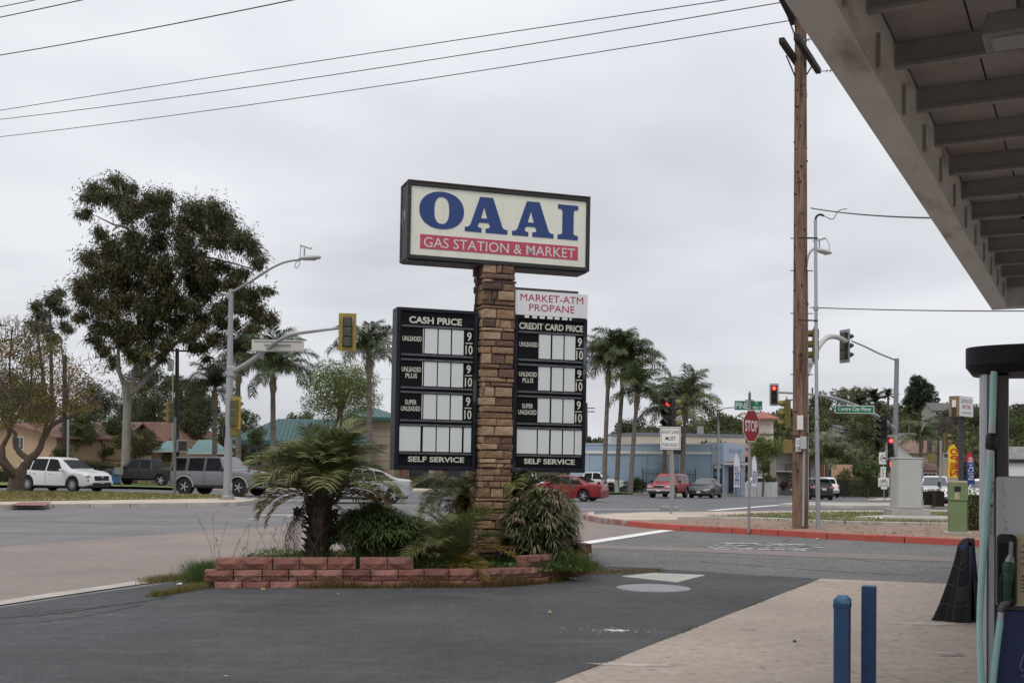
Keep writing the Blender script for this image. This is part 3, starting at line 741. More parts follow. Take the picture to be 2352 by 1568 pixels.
def onz(x, y, z):
    d = ray(x, y); Y = (z - CAMZ) / d.z; return Vector((0, 0, CAMZ)) + d * Y
cA, cB = onz(1800, 0, CZ), onz(2275, 707, CZ)
cdir = Vector((cB.x - cA.x, cB.y - cA.y)).normalized(); CANG = math.atan2(cdir.y, cdir.x)
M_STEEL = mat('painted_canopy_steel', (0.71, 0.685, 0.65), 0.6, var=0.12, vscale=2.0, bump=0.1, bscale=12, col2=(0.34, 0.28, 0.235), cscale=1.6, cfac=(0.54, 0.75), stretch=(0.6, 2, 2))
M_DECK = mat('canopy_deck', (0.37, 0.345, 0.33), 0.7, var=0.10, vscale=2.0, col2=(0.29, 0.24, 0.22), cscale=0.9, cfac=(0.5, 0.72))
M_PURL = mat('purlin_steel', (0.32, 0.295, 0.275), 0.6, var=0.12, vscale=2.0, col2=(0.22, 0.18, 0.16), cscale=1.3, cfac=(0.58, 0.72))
# local frame: x runs along the beam away from the camera end point, y to the left of it; origin at the far corner on the ground
canopy = thing('canopy', 'large steel forecourt canopy with deep edge beam overhead at right', 'canopy', (cB.x, cB.y, 0), CANG)
LC, WC = 26.0, 9.0
bl = [0.0, -0.0]
xs = [0.06, -4.3, -8.2, -12.6, -17.0, -21.5, -26.0]
for a, b_ in zip(xs, xs[1:]):
    MB().bx(b_ + .004, a, -0.26, 0.0, CZ, CZ + .80).build('edge_beam', M_STEEL, canopy, bevel=.008)
MB().bx(.065, .30, -WC, 0.0, CZ, CZ + .80).build('end_beam', M_STEEL, canopy, bevel=.008)
MB().bx(-26, .065, -WC, -WC + .26, CZ, CZ + .80).build('edge_beam', M_STEEL, canopy, bevel=.008)
for k in range(22):
    x = -.19 - 1.178 * k
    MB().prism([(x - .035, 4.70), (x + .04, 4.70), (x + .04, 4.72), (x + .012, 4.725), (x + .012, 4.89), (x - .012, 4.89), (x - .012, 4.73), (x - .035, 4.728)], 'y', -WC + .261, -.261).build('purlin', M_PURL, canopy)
    wd = [(-.275, -.80), (-.815, -2.0), (-2.015, -3.2), (-3.215, -4.4), (-4.415, -6.3), (-6.315, -WC + .262)]
    for y1, y0 in wd:
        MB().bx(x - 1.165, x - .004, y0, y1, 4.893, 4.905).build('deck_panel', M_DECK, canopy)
for k in range(20):
    MB().bx(-1.0 - k * 1.178 - .02, -1.0 - k * 1.178 + .02, -.285, -.261, CZ + .05, 4.69).build('stiffener', M_PURL, canopy)
# two flood fixtures with conduits near the camera
def canopy_light(x, y):
    L = MB().box((x, y, 4.50), (.36, .46, .16), taper=.86).build('light_housing', mat('grey_fixture', (.30, .285, .28), .5, var=.08, vscale=3), canopy, bevel=.015)
    MB().box((x, y, 4.488), (.26, .34, .012)).build('lens', mat('fixture_lens', (.33, .32, .30), .25), L)
    MB().tube([(x + .25, y, 4.68), (x + 1.1, y - .02, 4.68)], .018, 8).build('conduit', M_DECK, canopy, smooth=True)
    MB().tube([(x, y, 4.64), (x, y, 4.90)], .03, 8).build('stem', M_PURL, canopy, smooth=True)
CM = (Matrix.Translation((cB.x, cB.y, 0)) @ Matrix.Rotation(CANG, 4, 'Z')).inverted()
lp = CM @ onz(2345, 92, 4.5); canopy_light(lp.x, lp.y); canopy_light(lp.x + 5.9, lp.y); canopy_light(lp.x + 2.4, lp.y - 3.5)
MB().bx(-26, .06, -WC + .27, -.27, 4.93, 5.16).build('roof_deck', M_PURL, canopy)
MB().tube([(lp.x, lp.y, 4.685), (lp.x + 5.9, lp.y, 4.685)], .016, 8).build('conduit', M_DECK, canopy, smooth=True)
for x, y in ((-3.5, -4.5), (-18.5, -4.5)): MB().bx(x - .15, x + .15, y - .15, y + .15, 0, 4.70).build('column', mat('column_paint', (.42, .40, .37), .6, var=.1), canopy, bevel=.01)
# hanging paint flakes
fl = MB(); rs = random.Random(2)
for k in range(40):
    x = -rs.uniform(0, 12); y = -rs.uniform(.5, 4); q = rs.uniform(.03, .16); a = rs.uniform(-.5, .5)
    fl.add([(x, y, 4.892), (x + q * math.cos(a), y + q * math.sin(a), 4.891), (x + q * .8 * math.cos(a), y + q * math.sin(a) + .02, 4.86 + rs.uniform(0, .02))], [(0, 1, 2)])
fl.build('paint_flakes', mat('flake', (.40, .36, .33), .8), canopy, kind='stuff')

# --- fuel dispenser at right, partly out of frame
PD = 6.6
pp = base(2279, PD)
PA = CANG - math.pi / 2 + R(3)
pump = thing('fuel_dispenser', 'grey and navy fuel dispenser with black crown and teal hose at right edge', 'fuel pump', (pp.x, pp.y, 0), PA)
M_PGREY = mat('pump_grey', (.50, .51, .53), .45, metal=.1, var=.06, vscale=4, stretch=(1, 1, .2), col2=(.40, .40, .41), cscale=2, cfac=(.55, .75))
M_PDARK = mat('pump_dark', (.055, .053, .05), .4, metal=.3, var=.1)
M_NAVY = mat('pump_navy', (.010, .024, .10), .45, var=.2, vscale=3)
M_CROWN = mat('crown_black', (.006, .0065, .010), .5, var=.2, vscale=4, spec=.25)
M_TEAL = mat('teal_hose', (.36, .60, .57), .5, var=.10, vscale=6, col2=(.28, .47, .44), cscale=4, cfac=(.55, .75))
col = []
for i in range(16):
    th = math.pi * (.5 + i / 15); col.append((-.035 + .04 * math.cos(th), .17 + .15 * math.sin(th)))
col += [(.012, .02), (.012, .32)]
MB().prism(col, 'z', .12, 2.24).build('side_column', M_PGREY, pump, smooth=True)
MB().bx(.014, .085, .04, .31, 1.60, 2.24).build('rear_column', M_PDARK, pump, bevel=.01)
MB().bx(-.028, -.022, .014, .02, .12, 2.24).build('column_seam', M_PDARK, pump)
cb_ = MB().bx(.020, 1.05, .0, .46, .90, 1.645).build('cabinet', M_PGREY, pump, bevel=.012)
MB().bx(.0125, .0195, .012, .45, .14, 1.64).build('door_gap', M_BLACK, pump)
MB().bx(.020, 1.05, .004, .46, .88, .898).build('trim', M_PDARK, pump)
MB().bx(.020, 1.05, -.006, .46, .14, .878).build('lower_panel', M_NAVY, pump, bevel=.008)
MB().bx(-.10, 1.10, -.1, .58, 0, .13).build('base_kerb', M_CONC, pump, bevel=.015)
crown = []
for i in range(40):
    th = 2 * math.pi * i / 40; c, s_ = math.cos(th), math.sin(th)
    crown.append((.46 + .615 * math.copysign(abs(c) ** .62, c), .22 + .34 * math.copysign(abs(s_) ** .62, s_)))
n = len(crown); V = [(x, y, 2.245) for x, y in crown] + [(x, y, 2.295) for x, y in crown] + [(x * 1.0, y, 2.40) for x, y in crown]
V = [((x - .46) * (.94 if i < n else 1) + .46, (y - .22) * (.90 if i < n else 1) + .22, z) for i, (x, y, z) in enumerate(V)]
F = [tuple(range(n))[::-1], tuple(range(2 * n, 3 * n))] + [(r_ * n + i, r_ * n + (i + 1) % n, (r_ + 1) * n + (i + 1) % n, (r_ + 1) * n + i) for r_ in (0, 1) for i in range(n)]
MB().add(V, F).build('crown', M_CROWN, pump, smooth=True, angle=35)
MB().bx(.132, .60, -.004, -.0005, .915, 1.315).build('instruction_panel', mat('cream_panel', (.50, .43, .27), .5, var=.08, vscale=3), cb_)
lt = MB(); rs = random.Random(4)
for k in range(9):
    z = 1.245 - k * .034 if k < 4 else 1.16 - k * .022
    lt.bx(.152 if k % 2 else .158, .17 + rs.uniform(.05, .2), -.0052, -.0042, z, z + .008)
# nozzle boot and nozzle
bt = MB().bx(.024, .130, -.052, -.0005, .90, 1.315)
bt.build('nozzle_boot', mat('boot_rubber', (.011, .011, .011), .6), pump, bevel=.03)
MB().bx(.036, .118, -.0545, -.0525, .95, 1.265).build('boot_recess', mat('boot_inner', (.004, .004, .004), .8), pump, bevel=.002)
nz_ = MB().tube(spline([(.178, -.078, .935), (.176, -.092, .99), (.178, -.096, 1.05), (.184, -.09, 1.115), (.190, -.08, 1.155)], 5), [.022] * 5 + [.024] * 5 + [.030] * 5 + [.036] * 5 + [.03], 10)
noz = nz_.build('nozzle', mat('nozzle_green', (.008, .055, .030), .45, var=.2, vscale=20), pump, smooth=True, loc=(-.096, 0, 0))
MB().tube([(.190, -.08, 1.155), (.193, -.078, 1.18), (.196, -.075, 1.20)], [.03, .022, .014], 10).build('nozzle_neck', mat('pale_metal', (.30, .31, .30), .4, metal=.4), noz, smooth=True)
spt = MB().tube([(.196, -.075, 1.20), (.198, -.068, 1.275)], .0115, 8)
for k in range(6): spt.tube([(.196 + k * .0004, -.075 + .001 * k, 1.206 + k * .011), (.196 + k * .0004, -.075 + .001 * k, 1.211 + k * .011)], .0145, 8)
spt.build('spout', mat('spout_metal', (.25, .24, .23), .4, metal=.5), noz, smooth=True)
MB().tube(spline([(.150, -.092, .96), (.142, -.105, 1.03), (.150, -.105, 1.09)], 4), .006, 6).build('lever', M_BLACK, noz)
MB().tube([(.182, -.082, .945), (.176, -.085, .925), (.158, -.088, .915), (.147, -.088, .895), (.145, -.088, .872)], [.02, .02, .021, .02, .019], 10).build('swivel', mat('swivel_grey', (.10, .10, .105), .4, metal=.3), pump, smooth=True, loc=(-.096, 0, 0))
MB().tube([(.145, -.088, .874), (.142, -.088, .832)], .0195, 10).build('ferrule', mat('chrome', (.6, .6, .6), .25, metal=.9), pump, smooth=True, loc=(-.096, 0, 0))
MB().tube(spline([(.046, -.088, .834), (.036, -.088, .74), (.020, -.092, .60), (.008, -.098, .47), (.002, -.105, .36), (-.008, -.12, .27), (-.024, -.125, .27), (-.044, -.12, .36), (-.056, -.11, .55), (-.062, -.10, .80), (-.054, -.09, 1.05), (-.036, -.078, 1.30), (-.022, -.066, 1.55), (-.010, -.055, 1.76)], 5), .0185, 10).build('hose', M_TEAL, pump, smooth=True)
MB().tube([(-.010, -.055, 1.76), (-.008, -.053, 1.80)], .0195, 10).build('ferrule', M_PGREY, pump, smooth=True)
MB().tube([(-.009, -.054, 1.795), (-.006, -.052, 1.81), (-.003, -.05, 1.88), (-.002, -.049, 1.893)], [.02, .031, .031, .02], 12).build('breakaway', mat('black_rubber', (.008, .008, .008), .55), pump, smooth=True)
MB().tube([(-.001, -.049, 1.893), (.001, -.047, 1.955)], .019, 10).build('ferrule', M_PGREY, pump, smooth=True)
MB().tube(spline([(.001, -.047, 1.955), (.006, -.04, 2.10), (.010, -.03, 2.25)], 4), .0185, 10).build('hose', M_TEAL, pump, smooth=True)
MB().bx(-.040, .008, .014, .0195, 1.30, 1.60).build('warning_sticker', mat('sticker', (.42, .42, .40), .5), pump)
MB().bx(-.040, .008, .012, .0138, 1.60, 1.613).build('sticker_header', mat('orange_band', (.45, .13, .03), .5), pump)
k2 = MB()
for i in range(22):
    z = 1.535 - i * .0105
    if 1.455 < z < 1.49 or z < 1.31: continue
    k2.bx(-.037, -.037 + rs.uniform(.025, .042), .0125, .0138, z, z + .004)
k2.bx(-.034, -.022, .0125, .0138, 1.456, 1.488); k2.bx(-.012, .004, .0125, .0138, 1.462, 1.486)
k2.build('fine_print', mat('print_grey', (.09, .09, .09), .6), pump)
rg = MB(); V = []; 
for i in range(20):
    th = 2 * math.pi * i / 20; V += [(-.016 + .019 * math.cos(th), .0128, 1.563 + .019 * math.sin(th)), (-.016 + .0145 * math.cos(th), .0128, 1.563 + .0145 * math.sin(th))]
rg.add(V, [(2 * i, 2 * i + 1, (2 * i + 3) % 40, (2 * i + 2) % 40) for i in range(20)])
rg.add([(-.028, .0126, 1.574), (-.025, .0126, 1.577), (-.004, .0126, 1.552), (-.007, .0126, 1.549)], [(0, 1, 2, 3)])
rg.build('prohibition_ring', M_DKRED, pump)
lt.build('fine_print', mat('print_grey', (.09, .09, .09), .6), cb_)
gf = MB(); 
for a, b_ in (((.125, 1.60), (.13, 1.54)), ((.13, 1.54), (.15, 1.535)), ((.128, 1.48), (.145, 1.46)), ((.13, 1.42), (.14, 1.38)), ((.14, 1.38), (.155, 1.39)), ((.13, 1.34), (.155, 1.35)), ((.135, 1.36), (.15, 1.33))):
    gf.tube([(a[0] - .07, -.001, a[1]), (b_[0] - .07, -.001, b_[1])], .0012, 4)
gf.build('graffiti', mat('marker_pink', (.36, .20, .24), .6), cb_)
gf = MB().tube(spline([(.19, -.008, .68), (.165, -.008, .62), (.15, -.008, .56), (.165, -.008, .54), (.20, -.008, .555)], 5), .0022, 4)
gf.tube([(.155, -.008, .51), (.20, -.008, .508)], .0025, 4); gf.build('graffiti', mat('marker_pale', (.25, .28, .35), .6), pump)

# --- blue bollards
M_BBLUE = mat('blue_paint', (.016, .062, .165), .5, var=.15, vscale=5, col2=(.085, .032, .02), cscale=3.6, cfac=(.585, .61), stretch=(2, 2, .7))
M_BBLUE2 = mat('clean_blue_paint', (.014, .052, .150), .5, var=.15, vscale=5, col2=(.03, .03, .05), cscale=4.0, cfac=(.60, .66))
def bollard(px, Y, wd, top_y, label, capped, rz, m):
    p = base(px, Y); h = at(px, top_y, Y).z
    t = thing('bollard', label, 'bollard', p, rz, 'blue bollards by the fuel dispenser')
    if capped:
        MB().box((0, 0, 0), (wd, wd, h - .055)).build('post', m, t, bevel=.008)
        MB().box((0, 0, h - .085), (wd + .008, wd + .008, .028)).build('band', m, t, bevel=.003)
        V = MB().box((0, 0, h - .056), (wd + .006, wd + .006, .03)); V.box((0, 0, h - .0262), (wd + .004, wd + .004, .026), taper=.55)
        V.build('cap', mat('weathered_cap', (.09, .22, .34), .6, var=.2, vscale=20, col2=(.016, .06, .16), cscale=9), t, bevel=.006)
    else:
        MB().box((0, 0, 0), (wd, wd, h - .004)).build('post', m, t, bevel=.006)
        MB().box((0, 0, h - .0035), (wd - .01, wd - .01, .0035)).build('cap', mat('weathered_cap2', (.10, .20, .30), .6, var=.2, vscale=20), t)
    MB().box((0, 0, .019), (wd + .09, wd + .09, .012)).build('base_plate', M_BBLUE, t)
    return t
bollard(1936, 7.9, .104, 1366, 'rusty blue bollard with domed cap, left of the pair', True, R(-24), M_BBLUE)
bollard(1997, 8.0, .094, 1344, 'clean flat-topped blue bollard, right of the pair', False, R(-24), M_BBLUE2)
bp_ = base(2218, 12.45)
t = thing('bollard', 'blue bollard half hidden under the black plaid blanket', 'bollard', bp_, R(-20), 'blue bollards by the fuel dispenser')
MB().box((0, 0, 0), (.125, .10, .84)).build('post', M_BBLUE2, t, bevel=.006)
MB().box((0, 0, .019), (.2, .18, .012)).build('base_plate', M_BBLUE2, t)
# plaid blanket draped over the bollard
m = mat('plaid_blanket', (.010, .010, .011), .95)
tt = m.node_tree; b = tt.nodes['Principled BSDF']
tcn = N(tt, 'ShaderNodeTexCoord'); sp = N(tt, 'ShaderNodeSeparateXYZ'); tt.links.new(tcn.outputs['UV'], sp.inputs[0])
def band_node(o, f, lo):
    a = N(tt, 'ShaderNodeMath', operation='MULTIPLY'); a.inputs[1].default_value = f; tt.links.new(o, a.inputs[0])
    fr_ = N(tt, 'ShaderNodeMath', operation='FRACT'); tt.links.new(a.outputs[0], fr_.inputs[0])
    c = N(tt, 'ShaderNodeMath', operation='LESS_THAN'); c.inputs[1].default_value = lo; tt.links.new(fr_.outputs[0], c.inputs[0]); return c.outputs[0]
ad1 = N(tt, 'ShaderNodeMath', operation='MAXIMUM'); tt.links.new(band_node(sp.outputs[0], 7.0, .07), ad1.inputs[0]); tt.links.new(band_node(sp.outputs[1], 4.0, .06), ad1.inputs[1])
ad2 = N(tt, 'ShaderNodeMath', operation='MULTIPLY'); tt.links.new(band_node(sp.outputs[0], 3.5, .4), ad2.inputs[0]); tt.links.new(band_node(sp.outputs[1], 2.0, .4), ad2.inputs[1])
mm1 = N(tt, 'ShaderNodeMix', data_type='RGBA'); mm1.inputs[6].default_value = (.010, .010, .011, 1); mm1.inputs[7].default_value = (.026, .024, .026, 1); tt.links.new(ad2.outputs[0], mm1.inputs[0])
mm2 = N(tt, 'ShaderNodeMix', data_type='RGBA'); tt.links.new(mm1.outputs[2], mm2.inputs[6]); mm2.inputs[7].default_value = (.040, .038, .042, 1); tt.links.new(ad1.outputs[0], mm2.inputs[0])
tt.links.new(mm2.outputs[2], b.inputs['Base Color'])
NU, NV = 64, 20; V = []; uv = []
cx0 = bp_.x; cy0 = bp_.y
for vi in range(NV + 1):
    v = vi / NV; zt = .885 - v * .885
    for ui in range(NU + 1):
        u = ui / NU; th = u * 2 * math.pi * .93 + R(-62)
        rx = .085 + .08 * v ** 1.1 + (.13 * v ** 1.2 if math.cos(th) < -.2 else 0) * (-math.cos(th))
        ry = .07 + .10 * v
        fold = 1 + (.03 + .10 * v) * (math.sin(6 * th + 2.5 * math.sin(2 * th + v)) + .5 * math.sin(13 * th + 4 * v)) * min(1, v * 2.2)
        dip = .03 * math.sin(5 * th) * (1 - v) + (.07 if math.cos(th) < 0 else 0) * (1 - v)
        V.append((cx0 + .01 - .03 * v + rx * fold * math.cos(th), cy0 + .02 + ry * fold * math.sin(th), max(.022 + .004 * math.sin(11 * th), zt - dip + (.0 if v < 1 else .006 * math.sin(8 * th))))); uv.append((u, v))
ctr = len(V); V.append((cx0 - .02, cy0 + .02, .90))
F = [(r_ * (NU + 1) + i, r_ * (NU + 1) + i + 1, (r_ + 1) * (NU + 1) + i + 1, (r_ + 1) * (NU + 1) + i) for r_ in range(NV) for i in range(NU)] + [(i, ctr, i + 1) for i in range(NU)]
me = bpy.data.meshes.new('blanket'); me.from_pydata(V, [], F); me.update(); me.materials.append(m); ul = me.uv_layers.new()
uv.append((.5, 0))
for lp in me.loops: ul.data[lp.index].uv = uv[lp.vertex_index]
me.polygons.foreach_set('use_smooth', [True] * len(me.polygons))
bl_ = obj('blanket', me, None, label='black plaid blanket draped over a blue bollard', cat='blanket')
so = bl_.modifiers.new('thick', 'SOLIDIFY'); so.thickness = .008

# --- covers in the forecourt
mc = gnd(1501, 1352)
t = thing('manhole_cover', 'round pale grey tank cover flush in the dark forecourt', 'manhole cover', (mc.x, mc.y, .0105))
MB().lathe([(.50, 0), (.50, .006), (.485, .008), (.01, .008)], 48).build('rim', mat('grey_cover', (.23, .235, .24), .7, var=.12, vscale=3), t)
MB().lathe([(.455, .0085), (.455, .0105), (.01, .0105)], 48).build('lid', mat('grey_lid', (.25, .255, .26), .7, var=.10, vscale=3, bump=.2, bscale=60), t)
q = [gnd(x, y) for x, y in ((1428, 1325), (1500, 1318), (1620, 1322.5), (1556, 1338.5))]
c = sum(q, Vector()) / 4
t = thing('concrete_pad', 'small pale square concrete pad in the dark forecourt', 'concrete pad', (c.x, c.y, 0))
MB().prism([(p.x - c.x, p.y - c.y) for p in q], 'z', -.02, .022).build('slab', mat('pale_pad', (.40, .40, .36), .85, var=.1, vscale=2, bump=.2), t, bevel=.01)
MB().prism([((p.x - c.x) * .55, (p.y - c.y) * .55) for p in q], 'z', .0225, .0245).build('hatch', mat('pale_hatch', (.37, .37, .335), .85, var=.1, vscale=2), t)
# ================================================================ plants
def unit(v): return v / np.maximum(np.linalg.norm(v, axis=1, keepdims=True), 1e-9)
def leaf_quads(P, Dr, Ln, Wd, rng, fold=0.15):
    """one diamond-shaped leaf per point: P base points, Dr directions, Ln lengths, Wd widths"""
    n = len(P); Dr = unit(Dr); a = rng.normal(size=(n, 3)); s = unit(np.cross(Dr, a)); nn = np.cross(Dr, s)
    Ln = np.broadcast_to(Ln, (n,))[:, None]; Wd = np.broadcast_to(Wd, (n,))[:, None]
    mid = P + Dr * Ln * .45 + nn * Ln * fold * .3
    V = np.stack([P, mid + s * Wd * .5, P + Dr * Ln, mid - s * Wd * .5], 1).reshape(-1, 3)
    return V, np.arange(4 * n).reshape(-1, 4)
def blades(P, H, Lean, W, rng, seg=2):
    """grass blades: base points, heights, horizontal lean vectors, widths"""
    n = len(P); H = np.broadcast_to(H, (n,)); W = np.broadcast_to(W, (n,))
    th = rng.uniform(0, np.pi, n); sd = np.stack([np.cos(th), np.sin(th), np.zeros(n)], 1) * (W / 2)[:, None]
    rows = []
    for k in range(seg + 1):
        t = k / seg; c = P + np.stack([np.zeros(n), np.zeros(n), H * t * (1 - .12 * t)], 1) + Lean * (t ** 1.8)
        wk = 1 - t if k == seg else 1 - .35 * t
        rows += [c - sd * wk, c + sd * wk]
    V = np.stack(rows, 1); m = 2 * (seg + 1); F = []
    for k in range(seg): F.append(np.array([2 * k, 2 * k + 1, 2 * k + 3, 2 * k + 2]))
    F = np.stack(F)[None] + (np.arange(n) * m)[:, None, None]
    return V.reshape(-1, 3), F.reshape(-1, 4)
def join_np(parts):
    Vs, Fs, k = [], [], 0
    for V, F in parts: Vs.append(V); Fs.append(F + k); k += len(V)
    return np.concatenate(Vs), np.concatenate(Fs)
def clumps_mesh(name, clumps, per, leaf, wid, mats, rng, droop=0.0, size_pow=2.0, flat=.8, shell=.55, gauss=False):
    """leaf clumps: clumps (x,y,z,r); the number of leaves grows with the clump's size"""
    parts, mi = [], []
    for ci, (x, y, z, r) in enumerate(clumps):
        n = max(12, int(per * r ** size_pow))
        d = unit(rng.normal(size=(n, 3))); rad = r * (rng.uniform(shell, 1.0, n) ** .6 * (1 + .22 * np.sin(5 * d[:, 0] + ci) * np.cos(4 * d[:, 2] + ci)) if not gauss else np.abs(rng.normal(0, .62, n)))
        P = np.array([x, y, z]) + d * rad[:, None] * np.array([1, 1, flat])
        Dr = d * .7 + rng.normal(size=(n, 3)) * .6; Dr[:, 2] -= droop
        V, F = leaf_quads(P, Dr, leaf * rng.uniform(.45, 1.5, n), wid * rng.uniform(.6, 1.4, n), rng)
        parts.append((V, F)); mi.append(np.full(n, ci * 7919 % len(mats)))
    V, F = join_np(parts); me = npmesh(name, V, F)
    for m in mats: me.materials.append(m)
    me.polygons.foreach_set('material_index', np.concatenate(mi).astype(np.int32))
    return me
def limb(mb, pts, r0, r1, n=7, jit=0.0, rs=random):
    P = spline(pts, 4); k = len(P)
    P = [p + Vector((rs.uniform(-jit, jit), rs.uniform(-jit, jit), rs.uniform(-jit, jit))) if 0 < i < k - 1 else p for i, p in enumerate(P)]
    mb.tube(P, [r0 + (r1 - r0) * (i / (k - 1)) ** .8 for i in range(k)], n)
BARK_PALE = mat('pale_bark', (.225, .205, .188), .85, var=.2, vscale=3, bump=.4, bscale=12, col2=(.18, .15, .13), cscale=1.5, cfac=(.52, .7), stretch=(1, 1, .4))
BARK_DARK = mat('dark_bark', (.07, .05, .04), .95, var=.3, vscale=8, bump=.8, bscale=25, stretch=(1, 1, .3))
BARK_BROWN = mat('brown_bark', (.10, .072, .058), .95, var=.3, vscale=8, bump=.8, bscale=25, stretch=(1, 1, .3))

# ---- eucalyptus across the parkway (outlines measured in a close-up: 0.3418 px per unit)
EY = 76.0
def ez(x, y, Y=EY): return at(x * .3418, y * .3418 + 344.5, Y)
ECL = [(800,200,80),(880,250,45),(640,300,90),(560,420,55),(720,290,70),(830,340,70),(1000,340,90),(900,430,100),(1150,360,90),(1300,380,100),(1430,420,100),(1550,480,80),(1240,470,100),(1080,470,85),
(1480,560,100),(1620,620,90),(1700,640,70),(1720,740,55),(1340,590,100),(1200,620,85),(1050,620,95),(900,620,105),(760,660,105),(640,720,90),(660,560,60),(600,880,100),(720,880,120),(860,860,120),(1000,880,115),(1140,860,110),
(1280,880,105),(1400,770,70),(560,980,70),(660,1020,100),(800,1040,110),(940,1050,100),(1080,1040,105),(1220,1050,105),(1350,1000,100),(1440,930,80),(1500,1050,70),(1480,1160,60),(1330,1150,100),(1180,1180,100),(1040,1200,85),
(880,1200,90),(740,1200,90),(640,1180,60),(1700,980,80),(1740,1090,80),(1690,1200,60),(1800,950,45),(1810,1120,50),(1620,940,60),(1370,1320,45),(1000,1320,60),(820,1300,60),(1260,1240,60),(560,1120,60),(700,1330,55),(960,1400,60),(1300,1330,55),(1150,1310,70),(900,1370,65),(1420,1250,50),(1080,1380,50),(640,1270,50),(1560,1150,45),(1390,1400,28),(1150,740,75),(1240,730,75),(960,760,95),(1310,690,75),(1400,860,65),(1560,860,75),(1640,830,55),(1500,760,65),(820,760,95),(700,780,70),(1100,960,90),(1560,1010,60),(1620,1050,55),(760,1420,50)]
rs = random.Random(21); rng = np.random.default_rng(21)
EM = [leaf_mat('euc_dark', (.038, .050, .020), (.070, .082, .034), trans=.2), leaf_mat('euc_mid', (.050, .062, .024), (.090, .096, .038), trans=.2), leaf_mat('euc_brown', (.060, .045, .020), (.105, .085, .036), trans=.2)]
tb = base(287, EY, .1)
euc = thing('eucalyptus_tree', 'huge dark eucalyptus with pale trunk rising behind the parked cars', 'tree', tb)
def loc(o, p): return Vector(p) - Vector(o.location)
cl = []
for x, y, r in ECL:
    for q in range(4):
        a = rs.uniform(0, 6.28); d = rs.uniform(.2, .8) * r
        p = loc(euc, ez(x + d * math.cos(a), y + d * math.sin(a) * .8, EY + rs.uniform(-3.2, 3.2)))
        cl.append((p.x, p.y, p.z, r * .3418 / ppm(EY) * rs.uniform(.62, 1.0)))
obj('crown', clumps_mesh('crown', cl, 950, .32, .065, EM, rng, droop=1.1, gauss=True, flat=.95), euc)
tr = MB()
def L3(pts, r0, r1, n=8): limb(tr, [loc(euc, ez(x, y, EY + dy)) for x, y, dy in pts], r0, r1, n)
limb(tr, [Vector((0, 0, -.3)), loc(euc, ez(850, 1900)), loc(euc, ez(855, 1700)), loc(euc, ez(840, 1560))], .30, .26, 12)
L3([(850, 1700, 0), (905, 1500, .3), (930, 1300, .5), (935, 1050, .4), (950, 800, .3), (900, 560, 0), (830, 330, 0), (800, 220, 0)], .24, .05)
L3([(845, 1600, 0), (800, 1480, -.4), (795, 1350, -.6), (800, 1150, -1), (720, 900, -1.2)], .19, .05)
L3([(880, 1640, 0), (980, 1540, .5), (1110, 1370, .8), (1240, 1250, 1), (1400, 1110, 1), (1540, 1060, .8), (1680, 1090, .6)], .20, .04)
L3([(930, 1250, .4), (1040, 1100, -.6), (1190, 900, -1), (1280, 740, -1), (1350, 715, -1), (1560, 760, -.6), (1700, 800, -.3)], .2, .03)
L3([(940, 900, .4), (880, 560, -.5), (760, 500, -.8), (640, 440, -.8)], .16, .03); L3([(945, 760, 0), (1060, 560, .5), (1180, 440, .8)], .15, .03)
L3([(1190, 900, -1), (1290, 700, -.2), (1420, 560, .4), (1540, 520, .6)], .14, .03); L3([(800, 1150, -1), (690, 1020, -.5), (600, 930, 0)], .13, .03)
tr.build('trunk', BARK_PALE, euc, smooth=True)
# smaller eucalyptus behind its left side
e2 = thing('eucalyptus_tree', 'smaller round eucalyptus left of the huge one', 'tree', base(112, 88, .1))
cl = []
for x, y, r in ((330, 990, 90), (400, 960, 60), (240, 1050, 60), (300, 1120, 80), (420, 1080, 65), (230, 1160, 70), (350, 1220, 80), (460, 1180, 60)):
    for q in range(3):
        a = rs.uniform(0, 6.28); d = rs.uniform(.1, .6) * r; p = loc(e2, ez(x + d * math.cos(a), y + d * math.sin(a), 88 + rs.uniform(-2, 2))); cl.append((p.x, p.y, p.z, r * .3418 / ppm(88) * rs.uniform(.55, .8)))
obj('crown', clumps_mesh('crown', cl, 1100, .32, .07, EM[:2], rng, droop=.9, gauss=True), e2)
tr = MB(); limb(tr, [Vector((0, 0, -.3)), Vector((.2, 0, 3)), loc(e2, ez(340, 1250, 88)), loc(e2, ez(330, 1020, 88))], .3, .05); limb(tr, [Vector((.2, 0, 3)), loc(e2, ez(260, 1300, 88)), loc(e2, ez(240, 1080, 88))], .2, .04)
tr.build('trunk', BARK_DARK, e2, smooth=True)

# ---- yellowing feathery tree on the island (close-up: 0.3661 px per unit)
JY = 50.5
def jz(x, y, dy=0): return at(x * .3661, y * .3661 + 804, JY + dy)
jac = thing('jacaranda_tree', 'forked bare-limbed tree with yellow-orange feathery leaves on the island', 'tree', gnd(36, 1132, .16))
rs = random.Random(5); tr = MB()
def LJ(pts, r0, r1, n=8): limb(tr, [loc(jac, jz(*p)) for p in pts], r0, r1, n, .02, rs)
LJ([(95, 905), (100, 860), (110, 800), (125, 745)], .42, .30, 10)
LJ([(125, 760), (180, 690), (235, 640), (270, 560), (320, 480), (400, 430, .3), (500, 390, .5), (600, 280, .8), (640, 250, 1)], .22, .04)
LJ([(180, 690), (110, 625, .2), (92, 560, .3), (95, 520, .4), (60, 480, .3), (70, 300, 0), (60, 100, -.3), (80, -150, -.4)], .15, .03)
LJ([(110, 800), (50, 725, -.3), (15, 660, -.4), (20, 590, -.4), (60, 520, -.5), (10, 420, -.6), (-60, 250, -.6)], .2, .05)
LJ([(100, 800), (20, 720, -1), (-60, 600, -1.3), (-120, 400, -1.5)], .16, .05)
